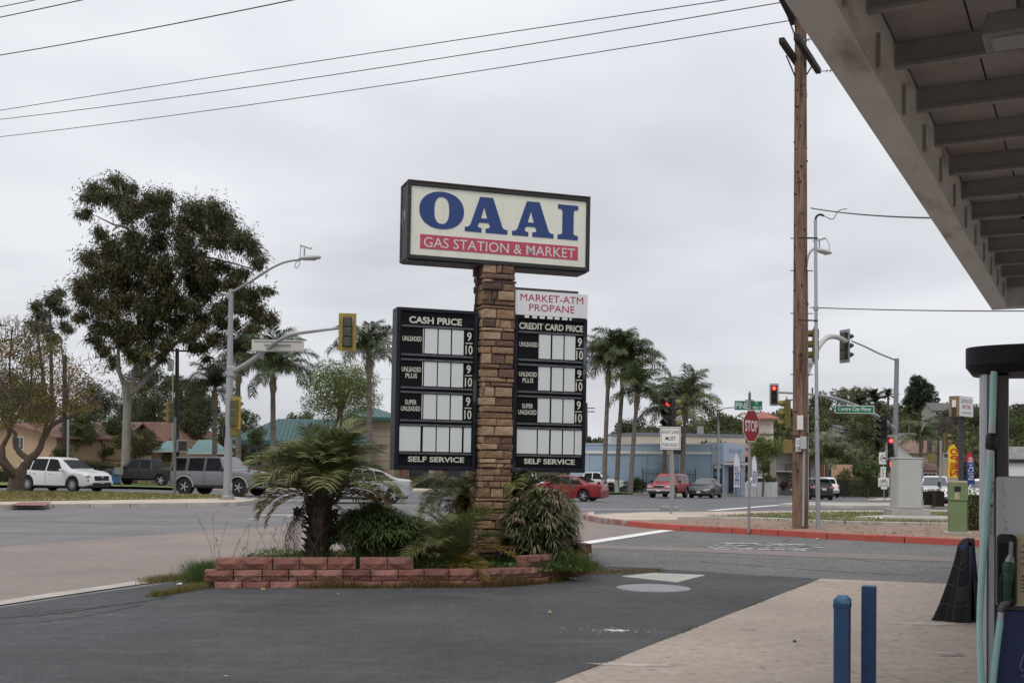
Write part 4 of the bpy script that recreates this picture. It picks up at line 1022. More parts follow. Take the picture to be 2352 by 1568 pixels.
LJ([(270, 560), (300, 400, -.5), (330, 200, -.8), (320, 0, -1)], .11, .02); LJ([(400, 430, .3), (420, 300, 0), (400, 100, 0), (380, -60, 0)], .09, .02)
LJ([(60, 480, .3), (160, 330, .6), (200, 150, .8), (180, -100, 1)], .08, .02); LJ([(60, 300, 0), (-20, 150, .2), (-40, -100, .3)], .06, .02)
tw = []
for k in range(900):                                    # fine twigs
    x = rs.gauss(150, 210); y = rs.uniform(-180, 400) if x < 330 else rs.uniform(60, 380); dy = rs.uniform(-2.2, 2.2)
    a = rs.gauss(-math.pi / 2, .7); q = rs.uniform(40, 110)
    p0, p1, p2 = jz(x, y, dy), jz(x + q * .5 * math.cos(a), y + q * .5 * math.sin(a), dy), jz(x + q * math.cos(a + .3), y + q * math.sin(a + .3), dy + rs.uniform(-.3, .3))
    tr.tube([loc(jac, p0), loc(jac, p1), loc(jac, p2)], [.016, .011, .005], 3, caps=False); tw.append((p1, p2))
tr.build('trunk', BARK_BROWN, jac, smooth=True)
JM = [leaf_mat('jac_green', (.11, .11, .03), (.18, .16, .045), trans=.35), leaf_mat('jac_orange', (.25, .135, .028), (.16, .10, .028), trans=.35), leaf_mat('jac_olive', (.085, .092, .028), (.15, .135, .04), trans=.35)]
cl = []
for k in range(230):
    x = rs.gauss(170, 200); y = rs.uniform(-90, 470) if x < 360 else rs.uniform(80, 420)
    if x > 640: continue
    p = loc(jac, jz(x, y, rs.uniform(-2.4, 2.4))); cl.append((p.x, p.y, p.z, rs.uniform(.22, .5)))
for x, y, r in ((180, 80, .6), (230, 60, .6), (330, 330, .7), (300, 280, .6), (500, 120, .4), (440, 60, .5), (560, 180, .4), (700, 230, .35), (820, 90, .3), (920, 30, .25), (820, 230, .35), (960, 270, .25), (640, 120, .4), (250, 380, .7), (150, 420, .6), (90, 200, .6), (40, 60, .5), (10, -160, .4), (150, -130, .35), (350, -20, .5)):
    for q in range(3):
        p = loc(jac, jz(x + rs.uniform(-40, 40), y + rs.uniform(-30, 30), rs.uniform(-1, 1))); cl.append((p.x, p.y, p.z, r * rs.uniform(.5, .8)))
rng = np.random.default_rng(8)
obj('crown', clumps_mesh('crown', cl, 280, .13, .055, JM, rng, droop=.25, shell=.05, flat=.6), jac)

# ---- feather palms
def frond(L, n, ll, droop_leaf, arch, wd, rng, rad=.018, vee=.5, plum=.25, seg=10):
    """one pinnate frond from the origin along +x, arching down; returns rachis and leaflets as quads"""
    t = np.linspace(0, 1, seg + 1)
    ang = arch[0] + (arch[1] - arch[0]) * t ** 1.3
    dx, dz = np.cos(ang) * L / seg, np.sin(ang) * L / seg
    X = np.concatenate([[0], np.cumsum(dx[:-1])]); Z = np.concatenate([[0], np.cumsum(dz[:-1])])
    C = np.stack([X, np.zeros_like(X), Z], 1); parts = []
    r = rad * (1 - .8 * t)
    ring_ = np.stack([C + np.stack([np.zeros_like(r), r * c, r * s], 1) for c, s in ((1, 0), (-.5, .87), (-.5, -.87))], 1).reshape(-1, 3)
    F = np.array([[k * 3 + j, k * 3 + (j + 1) % 3, (k + 1) * 3 + (j + 1) % 3, (k + 1) * 3 + j] for k in range(seg) for j in range(3)])
    parts.append((ring_, F))
    for side in (-1, 1):
        u = np.clip(np.linspace(.14, .995, n) + rng.normal(size=n) * .006, .1, 1)
        B = np.stack([np.interp(u, t, X), np.zeros(n), np.interp(u, t, Z)], 1); a = np.interp(u, t, ang)
        tang = np.stack([np.cos(a), np.zeros(n), np.sin(a)], 1); nrm = np.stack([-np.sin(a), np.zeros(n), np.cos(a)], 1)
        fw_ = .35 + .55 * u
        D_ = tang * fw_[:, None] + np.array([0, side, 0]) * 1.0 + nrm * (vee + rng.normal(size=n) * plum)[:, None]; D_ = unit(D_)
        ln = ll * (.45 + .9 * np.sin(np.pi * np.clip(u * .92 + .06, 0, 1)) ** .7) * rng.uniform(.85, 1.1, n)
        m1 = B + D_ * (ln * .5)[:, None]; D2 = D_.copy(); D2[:, 2] -= droop_leaf; D2 = unit(D2); tip = m1 + D2 * (ln * .55)[:, None]
        sw = unit(np.cross(D_, nrm)) * wd / 2; sw2 = unit(np.cross(D_, rng.normal(size=(n, 3)) * .4 + nrm)) * wd / 2
        V = np.stack([B - sw * .5, B + sw * .5, m1 + sw2, m1 - sw2, tip, tip], 1).reshape(-1, 3); k = np.arange(n)[:, None] * 6
        parts.append((V, np.concatenate([k + np.array([0, 1, 2, 3]), k + np.array([3, 2, 4, 5])])))
    return join_np(parts)
PM_Q = leaf_mat('queen_palm_leaf', (.042, .060, .023), (.090, .112, .046), trans=.2, spec=.5, rough=.4)
PM_Q2 = leaf_mat('queen_palm_leaf_light', (.070, .092, .030), (.14, .165, .065), trans=.25, spec=.5, rough=.4)
rng = np.random.default_rng(3)
QF = [npmesh('frond', *frond(1.0, 64, .24, 1.5, (a0, a1), .017, rng, .010, .25, .35), m=PM_Q) for a0, a1 in ((.7, -1.0), (.9, -1.2), (.5, -1.1), (.8, -.7))]
QF2 = [npmesh('frond', *frond(1.0, 64, .24, 1.5, (a0, a1), .017, rng, .010, .25, .35), m=PM_Q2) for a0, a1 in ((.7, -1.0), (.9, -.8), (.5, -1.1))]
M_PTRUNK = mat('palm_trunk_grey', (.16, .135, .115), .95, var=.25, vscale=2.5, bump=.7, bscale=6, stretch=(1, 1, 3.5), col2=(.10, .085, .075), cscale=2)
M_PTBASE = mat('palm_whitewash', (.36, .35, .33), .9, var=.15, vscale=3)
M_PSHEATH = mat('palm_sheath', (.20, .155, .105), .9, var=.35, vscale=6, bump=.6, bscale=10, stretch=(1, 1, .4))
def queen_palm(px, crown_y, Y, rad, label, seed, nf=20, lean=0.0, fr=QF, base_dz=.15, white=False, tr_=.17, top_px=None):
    rs = random.Random(seed); b = base(px, Y, base_dz); tp = at(top_px or px, crown_y, Y)
    t = thing('palm_tree', label, 'palm tree', b, 0, 'feather palms along the parkway')
    h = tp.z - b.z; ox = tp.x - b.x
    mb = MB(); ks = 12; pts = [Vector((ox * (i / ks) ** 1.5, 0, h * .93 * i / ks)) for i in range(ks + 1)]
    mb.tube(pts, [tr_ * (1.18 - .3 * i / ks + (.05 if i % 2 else 0)) for i in range(ks + 1)], 10)
    mb.build('trunk', M_PTRUNK, t, smooth=True)
    if white: MB().tube([Vector((0, 0, -.05)), Vector((0, 0, 1.0))], [tr_ * 1.24, tr_ * 1.21], 10).build('whitewash', M_PTBASE, t, smooth=True)
    sh = MB(); sh.tube([Vector((ox * .80, 0, h * .80)), Vector((ox * .88, 0, h * .87)), Vector((ox, 0, h * .96)), Vector((ox, 0, h * 1.02))], [tr_ * .95, tr_ * 1.35, tr_ * 1.1, .06], 9)
    for k in range(12):
        a = k * 2.4; z = h * (.82 + .012 * k); sh.tube([Vector((ox * .95 + tr_ * math.cos(a), tr_ * math.sin(a), z)), Vector((ox * .97 + tr_ * 1.7 * math.cos(a), tr_ * 1.7 * math.sin(a), z + .38))], [.05, .015], 4)
    sh.build('leaf_sheaths', M_PSHEATH, t)
    for k in range(nf):
        el = 1.0 - 1.45 * (k / nf) + rs.uniform(-.12, .12); az = k * 2.399 + rs.uniform(-.3, .3)
        o = obj('frond', rs.choice(fr), t, loc=(ox, 0, h * (1.0 - .03 * k / nf)), rot=(rs.uniform(-.3, .3), -el, az)); s_ = rad * 1.35 * rs.uniform(.85, 1.1); o.scale = (s_, s_, s_)
    return t
queen_palm(493, 892, 79, 1.75, 'short dark palm left of the lamp post, dense low crown', 1, 22)
queen_palm(547, 828, 76, 1.95, 'dark palm right behind the lamp post', 2, 22)
queen_palm(627, 852, 73, 2.35, 'wide dark palm in front of the teal roof, left of centre', 3, 24)
queen_palm(848, 808, 72, 2.0, 'palm with upright crown just left of the cash price panel', 4, 20, fr=QF)
queen_palm(1388, 838, 92, 2.5, 'tall palm nearest the price panels on the right', 5, 22, white=True, top_px=1398, fr=QF + QF2)
queen_palm(1417, 836, 93, 2.9, 'tall palm with the highest crown, second right of the price panels', 6, 24, white=True, top_px=1432, fr=QF + QF2)
queen_palm(1449, 900, 90, 2.3, 'medium palm with dead hanging fronds, third right of the price panels', 7, 20, top_px=1464, fr=QF + QF2)
queen_palm(1527, 945, 98, 2.1, 'palm directly behind the right lane sign', 8, 18, fr=QF2)
queen_palm(1567, 930, 95, 2.75, 'wide light-green palm right of the right lane sign', 9, 24, top_px=1574, fr=QF2)
queen_palm(1905, 1058, 118, 2.9, 'low green palm behind the dark sport utility at right', 10, 18, fr=QF2, tr_=.2)
queen_palm(2116, 1010, 128, 2.3, 'feather palm beside the signal pole at far right', 13, 16, fr=QF2)

queen_palm(188, 990, 83, 1.5, 'low drooping palm in front of the red-tiled house, left', 17, 18, fr=QF2, tr_=.2)
# ---- broadleaf trees and shrubs
BM = {'dark': [leaf_mat('dark_leaf', (.036, .048, .020), (.070, .084, .034)), leaf_mat('dark_leaf_b', (.046, .058, .025), (.084, .096, .042))],
      'mid': [leaf_mat('mid_leaf', (.052, .074, .024), (.095, .122, .040)), leaf_mat('mid_leaf_b', (.066, .090, .030), (.115, .142, .050))],
      'bright': [leaf_mat('bright_leaf', (.085, .125, .026), (.16, .20, .05), trans=.4), leaf_mat('bright_leaf_b', (.11, .15, .035), (.19, .22, .07), trans=.4)],
      'olive': [leaf_mat('olive_leaf', (.080, .086, .032), (.135, .132, .052)), leaf_mat('olive_leaf_b', (.08, .088, .03), (.13, .125, .05))],
      'rust': [leaf_mat('rust_leaf', (.11, .06, .022), (.16, .085, .032)), leaf_mat('olive_leaf', (.065, .072, .025), (.11, .11, .04))],
      'grey': [leaf_mat('grey_twig', (.11, .085, .075), (.17, .14, .125), trans=.1), leaf_mat('grey_twig_b', (.09, .068, .06), (.14, .112, .10), trans=.1)],
      'pine': [leaf_mat('pine_leaf', (.018, .030, .018), (.035, .050, .030), trans=.1), leaf_mat('pine_leaf_b', (.026, .038, .022), (.045, .06, .034), trans=.1)],
      'blood': [leaf_mat('dark_red_leaf', (.045, .016, .014), (.075, .028, .022)), leaf_mat('dark_red_leaf_b', (.035, .02, .014), (.06, .035, .02))]}
def broadleaf(px, py, wpx, hpx, Y, kind, label, seed, n=26, dens=1.0, leaf=None, gap=.62, name='tree', cat='tree', dz=.1, trunk=True, group=None, zoff=None, lx=1.5, flat=.85, spread=.86):
    """tree whose crown fills the photograph box centred px, py (wpx x hpx) at distance Y"""
    rs = random.Random(seed); rng = np.random.default_rng(seed); b = base(px, Y, dz)
    if zoff is not None: b.z = zoff
    t = thing(name, label, cat, b, 0, group)
    c = at(px, py, Y) - b; rw, rh = wpx / 2 / ppm(Y), hpx / 2 / ppm(Y); cl = []
    for k in range(n):
        d = Vector((rs.gauss(0, 1), rs.gauss(0, 1), rs.gauss(0, 1))).normalized(); q = rs.uniform(.45, spread)
        r = min(rw, rh) * rs.uniform(.22, .42)
        cl.append((c.x + d.x * (rw - r * .7) * q, c.y + d.y * rw * q * .8, c.z + d.z * (rh - r * .7) * q, r))
    lf = leaf or max(.10, 3.4 / ppm(Y)); tot = sum(x[3] ** 2 for x in cl)
    per = dens * 5200 * (rw * rh) / max(tot, 1e-6) / max(1.0, rw * rh) ** .55 / (rw * rh) * rw * rh
    per = dens * 34.0 * (rw * rh) / (lf * lf * .5) / tot / 3.2
    obj('crown', clumps_mesh('crown', cl, per, lf * lx, lf * .62, BM[kind], rng, droop=.15, shell=.25, flat=flat), t)
    if trunk:
        mb = MB(); r0 = max(.08, rw * .09); limb(mb, [Vector((0, 0, -.3)), Vector((rs.uniform(-.1, .1) * rw, 0, c.z * .5)), c + Vector((0, 0, -.3 * rh))], r0, r0 * .6)
        for k in rs.sample(range(len(cl)), min(7, len(cl))): limb(mb, [c + Vector((0, 0, -.55 * rh)), c * .5 + Vector(cl[k][:3]) * .5, Vector(cl[k][:3])], r0 * .5, r0 * .08, 5)
        mb.build('trunk', BARK_BROWN, t, smooth=True)
    return t
# left background
LB = [(30, 905, 190, 170, 108, 'dark', 'dark tree behind the tan house at far left edge'), (330, 912, 170, 190, 112, 'dark', 'dark broadleaf tree behind the pale eucalyptus trunk'),
      (415, 905, 130, 150, 116, 'mid', 'green tree behind the wooden utility pole at left'), (205, 935, 150, 160, 104, 'dark', 'dark tree behind the roof between the two tan houses'),
      (470, 955, 110, 130, 100, 'dark', 'dark tree left of the teal shade sail'), (100, 960, 120, 110, 98, 'olive', 'olive tree behind the island tree at left'),
      (560, 965, 110, 80, 110, 'mid', 'green tree above the left end of the teal roof'), (400, 975, 110, 100, 96, 'dark', 'dark low tree between tan house and shade sail'),
      (262, 985, 90, 90, 86, 'dark', 'dark tree in front of the red roof left of the eucalyptus trunk'), (180, 1000, 90, 95, 82, 'mid', 'drooping green tree between the tan house and the pale lamp pole'), (440, 985, 90, 110, 94, 'dark', 'dark tree behind the teal shade canopies'), (520, 985, 70, 90, 97, 'mid', 'green tree right of the lamp post base of the palms'), (360, 960, 120, 120, 100, 'dark', 'dark tree above the red-tiled gable'), (300, 955, 130, 130, 104, 'dark', 'dark tree right behind the pale eucalyptus trunk'), (455, 930, 110, 150, 106, 'dark', 'tall dark tree behind the left palms'), (60, 985, 110, 70, 92, 'mid', 'green tree over the tan house roof at left'), (590, 1000, 60, 60, 92, 'mid', 'green bush at the left corner of the teal-roofed building'), (690, 968, 120, 60, 112, 'mid', 'green tree above the middle of the teal roof')]
for i, (x, y, a, b_, Y, k, lb) in enumerate(LB): broadleaf(x, y, a, b_, Y, k, lb, 100 + i)
broadleaf(785, 895, 215, 180, 97, 'bright', 'bright green young tree behind the foreground palm', 120, n=75, dens=.95, spread=1.05)
broadleaf(312, 1016, 135, 82, 80, 'olive', 'round yellow-green bush in front of the red-tiled house', 121, n=22, name='shrub', cat='shrub', dz=.1)
broadleaf(232, 1035, 80, 50, 84, 'dark', 'dark bush before the red-tiled house wall', 131, n=16, name='shrub', cat='shrub'); broadleaf(388, 1030, 60, 60, 90, 'mid', 'green bush right of the red-tiled gable', 132, n=16, name='shrub', cat='shrub'); broadleaf(145, 1040, 60, 60, 78, 'dark', 'dark bush at the right corner of the tan house', 133, n=16, name='shrub', cat='shrub'); broadleaf(560, 1045, 60, 60, 88, 'dark', 'dark shrub left of the teal-roofed building', 134, n=16, name='shrub', cat='shrub')
def hedge(pxs, y0, y1, Y, kind, label, seed, depth=1.2, name='hedge', Yb=None, dens=1.0, lf=None):
    """clipped or rambling hedge between two photograph columns"""
    rng = np.random.default_rng(seed); a, b_ = base(pxs[0], Y, .1), base(pxs[1], Yb or Y, .1)
    t = thing(name, label, 'hedge' if name == 'hedge' else 'shrub', a); top0, top1 = at(pxs[0], y0, Y).z - a.z, at(pxs[1], y1, Yb or Y).z - a.z
    L = (b_ - a); lf = lf or max(.06, 2.6 / ppm(Y)); n = int(dens * L.length * max(top0, .3) / (lf * lf) * 2.2); n = min(n, 9000)
    u = rng.uniform(0, 1, n); H = top0 + (top1 - top0) * u; face = rng.uniform(0, 1, n)
    P = np.array([L.x * u, L.y * u, np.zeros(n)]).T; up = face < .35
    qn = np.array([-L.y, L.x, 0]) / max(L.length, .01); P[:, 2] = np.where(up, H * rng.uniform(.88, 1.03, n), H * rng.uniform(0, 1, n)); P += qn * np.where(up, rng.uniform(0, depth, n), rng.uniform(-.10, .12, n) * depth)[:, None]
    D_ = rng.normal(size=(n, 3)) + np.where(up[:, None], np.array([0, 0, 1.]), np.array([0, -1., .3]))
    V, F = leaf_quads(P, D_, lf * 1.2, lf * .7, rng); me = npmesh('foliage', V, F, BM[kind][0]); me.materials.append(BM[kind][1])
    me.polygons.foreach_set('material_index', (rng.uniform(size=n) < .4).astype(np.int32)); obj('foliage', me, t)
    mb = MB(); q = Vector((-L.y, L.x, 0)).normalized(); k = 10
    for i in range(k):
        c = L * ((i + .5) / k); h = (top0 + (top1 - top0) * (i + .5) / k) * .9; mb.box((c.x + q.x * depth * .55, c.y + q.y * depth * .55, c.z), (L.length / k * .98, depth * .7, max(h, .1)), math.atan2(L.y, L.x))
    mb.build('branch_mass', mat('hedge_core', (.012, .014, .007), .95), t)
    return t
# ================================================================ plants in and around the planter
rng = np.random.default_rng(12)
ZS = .20
PH_G = leaf_mat('date_palm_green', (.095, .115, .036), (.225, .225, .090), trans=.25, spec=.5, rough=.45)
PH_Y = leaf_mat('date_palm_yellow', (.20, .125, .022), (.13, .11, .03), trans=.3, spec=.3)
PH_D = leaf_mat('dead_frond', (.075, .048, .032), (.12, .08, .05), trans=.1, spec=.2)
def fr_set(m, arches, n=50, ll=.29, wd=.019, droop=.45, vee=.45, L=1.0): return [npmesh('frond', *frond(L, n, ll, droop, a, wd, rng, .010, vee, .12, seg=12), m=m) for a in arches]
FG = fr_set(PH_G, ((.75, -1.05), (.9, -.6), (.6, -1.25), (.8, -.9)))
FY = fr_set(PH_Y, ((.3, -1.15), (.5, -1.2)), 40, .21)
FD = fr_set(PH_D, ((-.2, -1.5), (.0, -1.55)), 34, .17, .010, 1.2, .1)
M_DTRUNK = mat('date_palm_trunk', (.030, .021, .017), .95, var=.4, vscale=9, bump=1.0, bscale=22)
fp = base(728, 15.9)
palm = thing('date_palm', 'small shaggy date palm with thick dark trunk at planter left', 'palm tree', (fp.x, fp.y, .15))
hc = 1.02
tr = MB(); ks = 10; rs = random.Random(9)
lx = lambda z: .07 * z
tr.tube([Vector((lx(z), 0, z)) for z in [hc * i / ks for i in range(ks + 1)]], [.165 - .02 * i / ks + (.012 if i % 2 else 0) for i in range(ks + 1)], 14)
tr.build('trunk', M_DTRUNK, palm, smooth=True)
for k in range(70):                                        # old leaf bases up the trunk
    z = .05 + .98 * k / 70; a = k * 2.4; r = .15
    s_ = MB().tube([Vector((0, 0, 0)), Vector((.035, 0, .05)), Vector((.06 + rs.uniform(0, .04), 0, .10 + rs.uniform(-.03, .05)))], [.026, .02, .008], 5)
    s_.build('leaf_base', M_DTRUNK, palm, loc=(lx(z) + r * math.cos(a), r * math.sin(a), z), rot=(0, rs.uniform(-.1, .35), a))
crown = Vector((lx(hc) + .01, 0, hc + .06))
for k in range(46):
    f = k / 46; el = .98 - 1.02 * f + rs.uniform(-.12, .12); az = k * 2.399 + rs.uniform(-.3, .3)
    src = FG if f < .80 or rs.random() < .35 or math.sin(az) < -.5 else FY
    if f > .62 and math.sin(az) < -.55: el += .35
    o = obj('frond', rs.choice(src), palm, loc=tuple(crown + Vector((.05 * math.cos(az), .05 * math.sin(az), -.10 * f))), rot=(rs.uniform(-.25, .25), -el, az)); s_ = 1.08 * rs.uniform(.80, 1.10); o.scale = (s_, s_, s_)
for az, el, s_ in ((math.pi * .98, -.1, 1.05), (math.pi * 1.08, -.25, .95), (math.pi * .9, .05, 1.1), (.15, -.05, 1.0), (-.15, .1, 1.05)):
    o = obj('frond', FY[0], palm, loc=tuple(crown), rot=(0, -el, az)); o.scale = (s_, s_, s_)
for az, s_ in ((math.pi * 1.05, .85), (math.pi * 1.2, .9), (math.pi * .93, .7), (-.3, .55), (.35, .6), (math.pi * 1.5, .6), (2.6, .8)):
    o = obj('dead_frond', FD[0 if s_ > .75 else 1], palm, loc=tuple(crown + Vector((.1 * math.cos(az), .1 * math.sin(az), -.12))), rot=(0, .35, az)); o.scale = (s_, s_, s_)
for cx_, cz, n in ((-.24, .80, 60), (.27, .78, 50), (.20, .60, 30), (-.12, .66, 26)):                            # dark fruit clusters
    V = []; F = []; mb = MB()
    for k in range(n):
        d = Vector((rs.gauss(0, 1), rs.gauss(0, 1), rs.gauss(0, 1))).normalized() * rs.uniform(.02, .10); c = Vector((cx_, -.1, cz)) + Vector((d.x, d.y, d.z * 1.3)); r = .016
        mb.add([c + Vector(v) * r for v in ((1, 0, 0), (-1, 0, 0), (0, 1, 0), (0, -1, 0), (0, 0, 1.3), (0, 0, -1.3))], [(0, 2, 4), (2, 1, 4), (1, 3, 4), (3, 0, 4), (2, 0, 5), (1, 2, 5), (3, 1, 5), (0, 3, 5)])
    mb.tube([crown, Vector((cx_ * .7, -.06, cz + .12)), Vector((cx_, -.1, cz))], .012, 5)
    mb.build('fruit_cluster', mat('dried_fruit', (.022, .016, .013), .9, var=.3), palm)

def small_palm(px, Y, z, n, Ls, label, seed, gr, hc=.1, yl=.15, el0=.85, el1=1.0, trunk=0):
    rs = random.Random(seed); b = base(px, Y); t = thing('date_palm', label, 'palm tree', (b.x, b.y, z))
    if trunk: MB().tube([Vector((0, 0, -.05)), Vector((.03, 0, hc))], [.15, .12], 10).build('trunk', M_DTRUNK, t, smooth=True)
    for k in range(n):
        f = k / n; el = el0 - el1 * f + rs.uniform(-.1, .1); az = k * 2.399 + rs.uniform(-.3, .3)
        o = obj('frond', rs.choice(FY if rs.random() < yl * (0.3 + f) * 1.5 else gr), t, loc=(.03 * math.cos(az), .03 * math.sin(az), hc - .06 * f), rot=(rs.uniform(-.25, .25), -el, az)); s_ = Ls * rs.uniform(.8, 1.12); o.scale = (s_, s_, s_)
    return t
FG2 = fr_set(leaf_mat('young_date_palm', (.085, .105, .035), (.19, .20, .075), trans=.3, spec=.4), ((.9, -.7), (1.0, -.5), (.7, -.9)), 40, .26, .016, .45, .35)
small_palm(1040, 16.05, ZS, 24, .92, 'young stemless date palm left of the stone pillar', 31, FG2, .12, .2)
small_palm(1185, 17.75, ZS, 30, 1.05, 'date palm behind the stone pillar with yellowing fronds', 32, FG + FG2, .95, .25, .6, 1.2, 1)
small_palm(1062, 17.6, ZS, 20, .80, 'dark date palm under the cash price panel', 33, FG, .98, .1, .4, 1.2, 1)
# umbrella sedge: stems with a whorl of narrow leaves
def sedge(px, Y, n, rw, h, label, seed):
    rng = np.random.default_rng(seed); b = base(px, Y); t = thing('umbrella_sedge', label, 'shrub', (b.x, b.y, ZS - .03)); mb = MB(); parts = []
    for k in range(n):
        a = rng.uniform(0, 6.28); q = rng.uniform(0, 1) ** .6; rt = rw * q; hh = h * (1.02 - .42 * q ** 2) * rng.uniform(.72, 1.05)
        p0 = Vector((rt * .35 * math.cos(a), rt * .25 * math.sin(a), 0)); p2 = Vector((rt * math.cos(a), rt * .75 * math.sin(a), hh)); p1 = p0 * .4 + p2 * .6 + Vector((0, 0, hh * .12))
        mb.tube([p0, p1, p2], [.006, .005, .004], 3, caps=False)
        m = 17; th = np.linspace(0, 2 * np.pi, m, endpoint=False) + rng.uniform(0, 1); D_ = np.stack([np.cos(th), np.sin(th), rng.uniform(-.45, .35, m)], 1)
        ax = (p2 - p1).normalized(); D_ += np.array(ax) * .15
        P = np.repeat(np.array([[*p2]]), m, 0); ln = rng.uniform(.15, .25, m); D_ = unit(D_); tip = P + D_ * ln[:, None]; tip[:, 2] -= ln * .28
        mid = P + D_ * (ln * .55)[:, None]; sw = unit(np.cross(D_, np.array([0, 0, 1.]))) * .0105
        V = np.stack([P - sw * .4, P + sw * .4, mid + sw, mid - sw, tip, tip], 1).reshape(-1, 3); kk = np.arange(m)[:, None] * 6
        parts.append((V, np.concatenate([kk + np.array([0, 1, 2, 3]), kk + np.array([3, 2, 4, 5])])))
    V, F = join_np(parts); obj('leaf_whorls', npmesh('leaf_whorls', V, F, leaf_mat('sedge_leaf', (.050, .085, .026), (.135, .185, .060), trans=.25, spec=.4)), t)
    mb.build('stems', mat('sedge_stem', (.045, .065, .025), .7), t); return t
sedge(866, 16.2, 430, .66, .86, 'dense umbrella sedge clump right of the date palm', 41)
sedge(945, 16.6, 150, .42, .70, 'smaller umbrella sedge clump beside the young palm', 42)
# lady palm with many dead leaves
def fan_palm(px, Y, n, rw, h, label, seed):
    rng = np.random.default_rng(seed); b = base(px, Y); t = thing('lady_palm', label, 'shrub', (b.x, b.y, ZS - .03)); mb = MB(); gr, dr = [], []
    for k in range(n):
        a = rng.uniform(0, 6.28); q = rng.uniform(0, 1) ** .55; hh = h * (1.04 - .42 * q ** 2) * rng.uniform(.22, 1.05)
        p0 = Vector((rw * q * .4 * math.cos(a), rw * q * .3 * math.sin(a), 0)); p2 = Vector((rw * q * math.cos(a), rw * q * .8 * math.sin(a), hh))
        if k % 2 == 0: mb.tube([p0, p0 * .5 + p2 * .5 + Vector((0, 0, .1)), p2], [.009, .008, .004], 3, caps=False)
        m = 9; fan = np.linspace(-1.25, 1.25, m); out_ = np.array([math.cos(a), math.sin(a)])
        D_ = np.stack([np.cos(fan) * out_[0] - np.sin(fan) * out_[1], np.cos(fan) * out_[1] + np.sin(fan) * out_[0], rng.uniform(-.5, .6, m)], 1); D_ = unit(D_ + rng.normal(size=(1, 3)) * .45)
        P = np.repeat(np.array([[*p2]]), m, 0); ln = rng.uniform(.16, .30, m); dead = rng.uniform() < (.55 if math.cos(a) > .1 else .15)
        mid = P + D_ * (ln * .5)[:, None]; tip = mid + unit(D_ + np.array([0, 0, -1.0 if dead else -.55])) * (ln * .55)[:, None]; sw = unit(np.cross(D_, np.array([0, 0, 1.]))) * (.010 if dead else .016)
        V = np.stack([P - sw * .4, P + sw * .4, mid + sw, mid - sw, tip, tip], 1).reshape(-1, 3); kk = np.arange(m)[:, None] * 6
        (dr if dead else gr).append((V, np.concatenate([kk + np.array([0, 1, 2, 3]), kk + np.array([3, 2, 4, 5])])))
    V, F = join_np(gr); obj('green_leaves', npmesh('green_leaves', V, F, leaf_mat('lady_palm_leaf', (.045, .066, .026), (.115, .135, .055), trans=.2, spec=.4)), t)
    V, F = join_np(dr); obj('dead_leaves', npmesh('dead_leaves', V, F, leaf_mat('lady_palm_dead', (.17, .140, .085), (.30, .25, .165), trans=.15, spec=.2)), t)
    mb.build('stems', mat('lady_palm_stem', (.06, .05, .03), .9), t); return t
fan_palm(1243, 16.6, 420, .53, 1.06, 'lady palm with many dried tan leaves right of the stone pillar', 43)
# hidden dark filler stems and dead thatch behind
def stuff(name, V, F, m, label, cat): return obj(name, npmesh(name, V, F, m), None, label=label, cat=cat, kind='stuff')
def on_path(P, u):
    seg = [(b_ - a).length for a, b_ in zip(P, P[1:])]; cum = np.concatenate([[0], np.cumsum(seg)]); s = u * cum[-1]
    return np.stack([np.interp(s, cum, [p.x for p in P]), np.interp(s, cum, [p.y for p in P])], 1)
# weeds covering the planter soil
n = 9000; pts = []
poly = [Vector(p) for p in ring] + bkc
while len(pts) < n:
    x, y = rng.uniform(-3.9, 1.3, 4000), rng.uniform(15.1, 18.2, 4000); fr_ = y - (15.05 + (x + 3.84) * .145)
    keep = (fr_ > .10) & (rng.uniform(size=4000) < np.where((x > -1.6) & (x < .55) & (fr_ < 1.3), 1.0, .22)) & (x < 1.15 - (np.abs(y - 17) * .1))
    pts += list(zip(x[keep], y[keep]))
pts = np.array(pts[:n]); P = np.column_stack([pts, np.full(n, .165) + rng.uniform(0, .12, n)])
D_ = rng.normal(size=(n, 3)) * .8; D_[:, 2] = np.abs(D_[:, 2]) + .3
V, F = leaf_quads(P, D_, rng.uniform(.03, .075, n), rng.uniform(.015, .035, n), rng)
stuff('ground_cover', V, F, leaf_mat('weed_leaf', (.055, .10, .022), (.13, .185, .05), trans=.3), 'low green weeds spilling over the planter soil', 'weeds')
def grass(name, P2, z, hmin, hmax, wd, m, label, lean=.35, seg=2, cat='grass'):
    n = len(P2); H = rng.uniform(hmin, hmax, n); a = rng.uniform(0, 6.28, n); ln = H * rng.uniform(.1, lean * 2, n)
    V, F = blades(np.column_stack([P2, np.broadcast_to(z, (n,))]), H, np.stack([np.cos(a) * ln, np.sin(a) * ln, np.zeros(n)], 1), wd, rng, seg)
    return stuff(name, V, F, m, label, cat)
G_GREEN = leaf_mat('grass_green', (.045, .085, .020), (.10, .15, .035), trans=.3)
G_DRY = leaf_mat('grass_dry', (.20, .125, .050), (.13, .10, .035), trans=.25)
G_YEL = leaf_mat('grass_yellow', (.13, .13, .035), (.22, .18, .07), trans=.3)
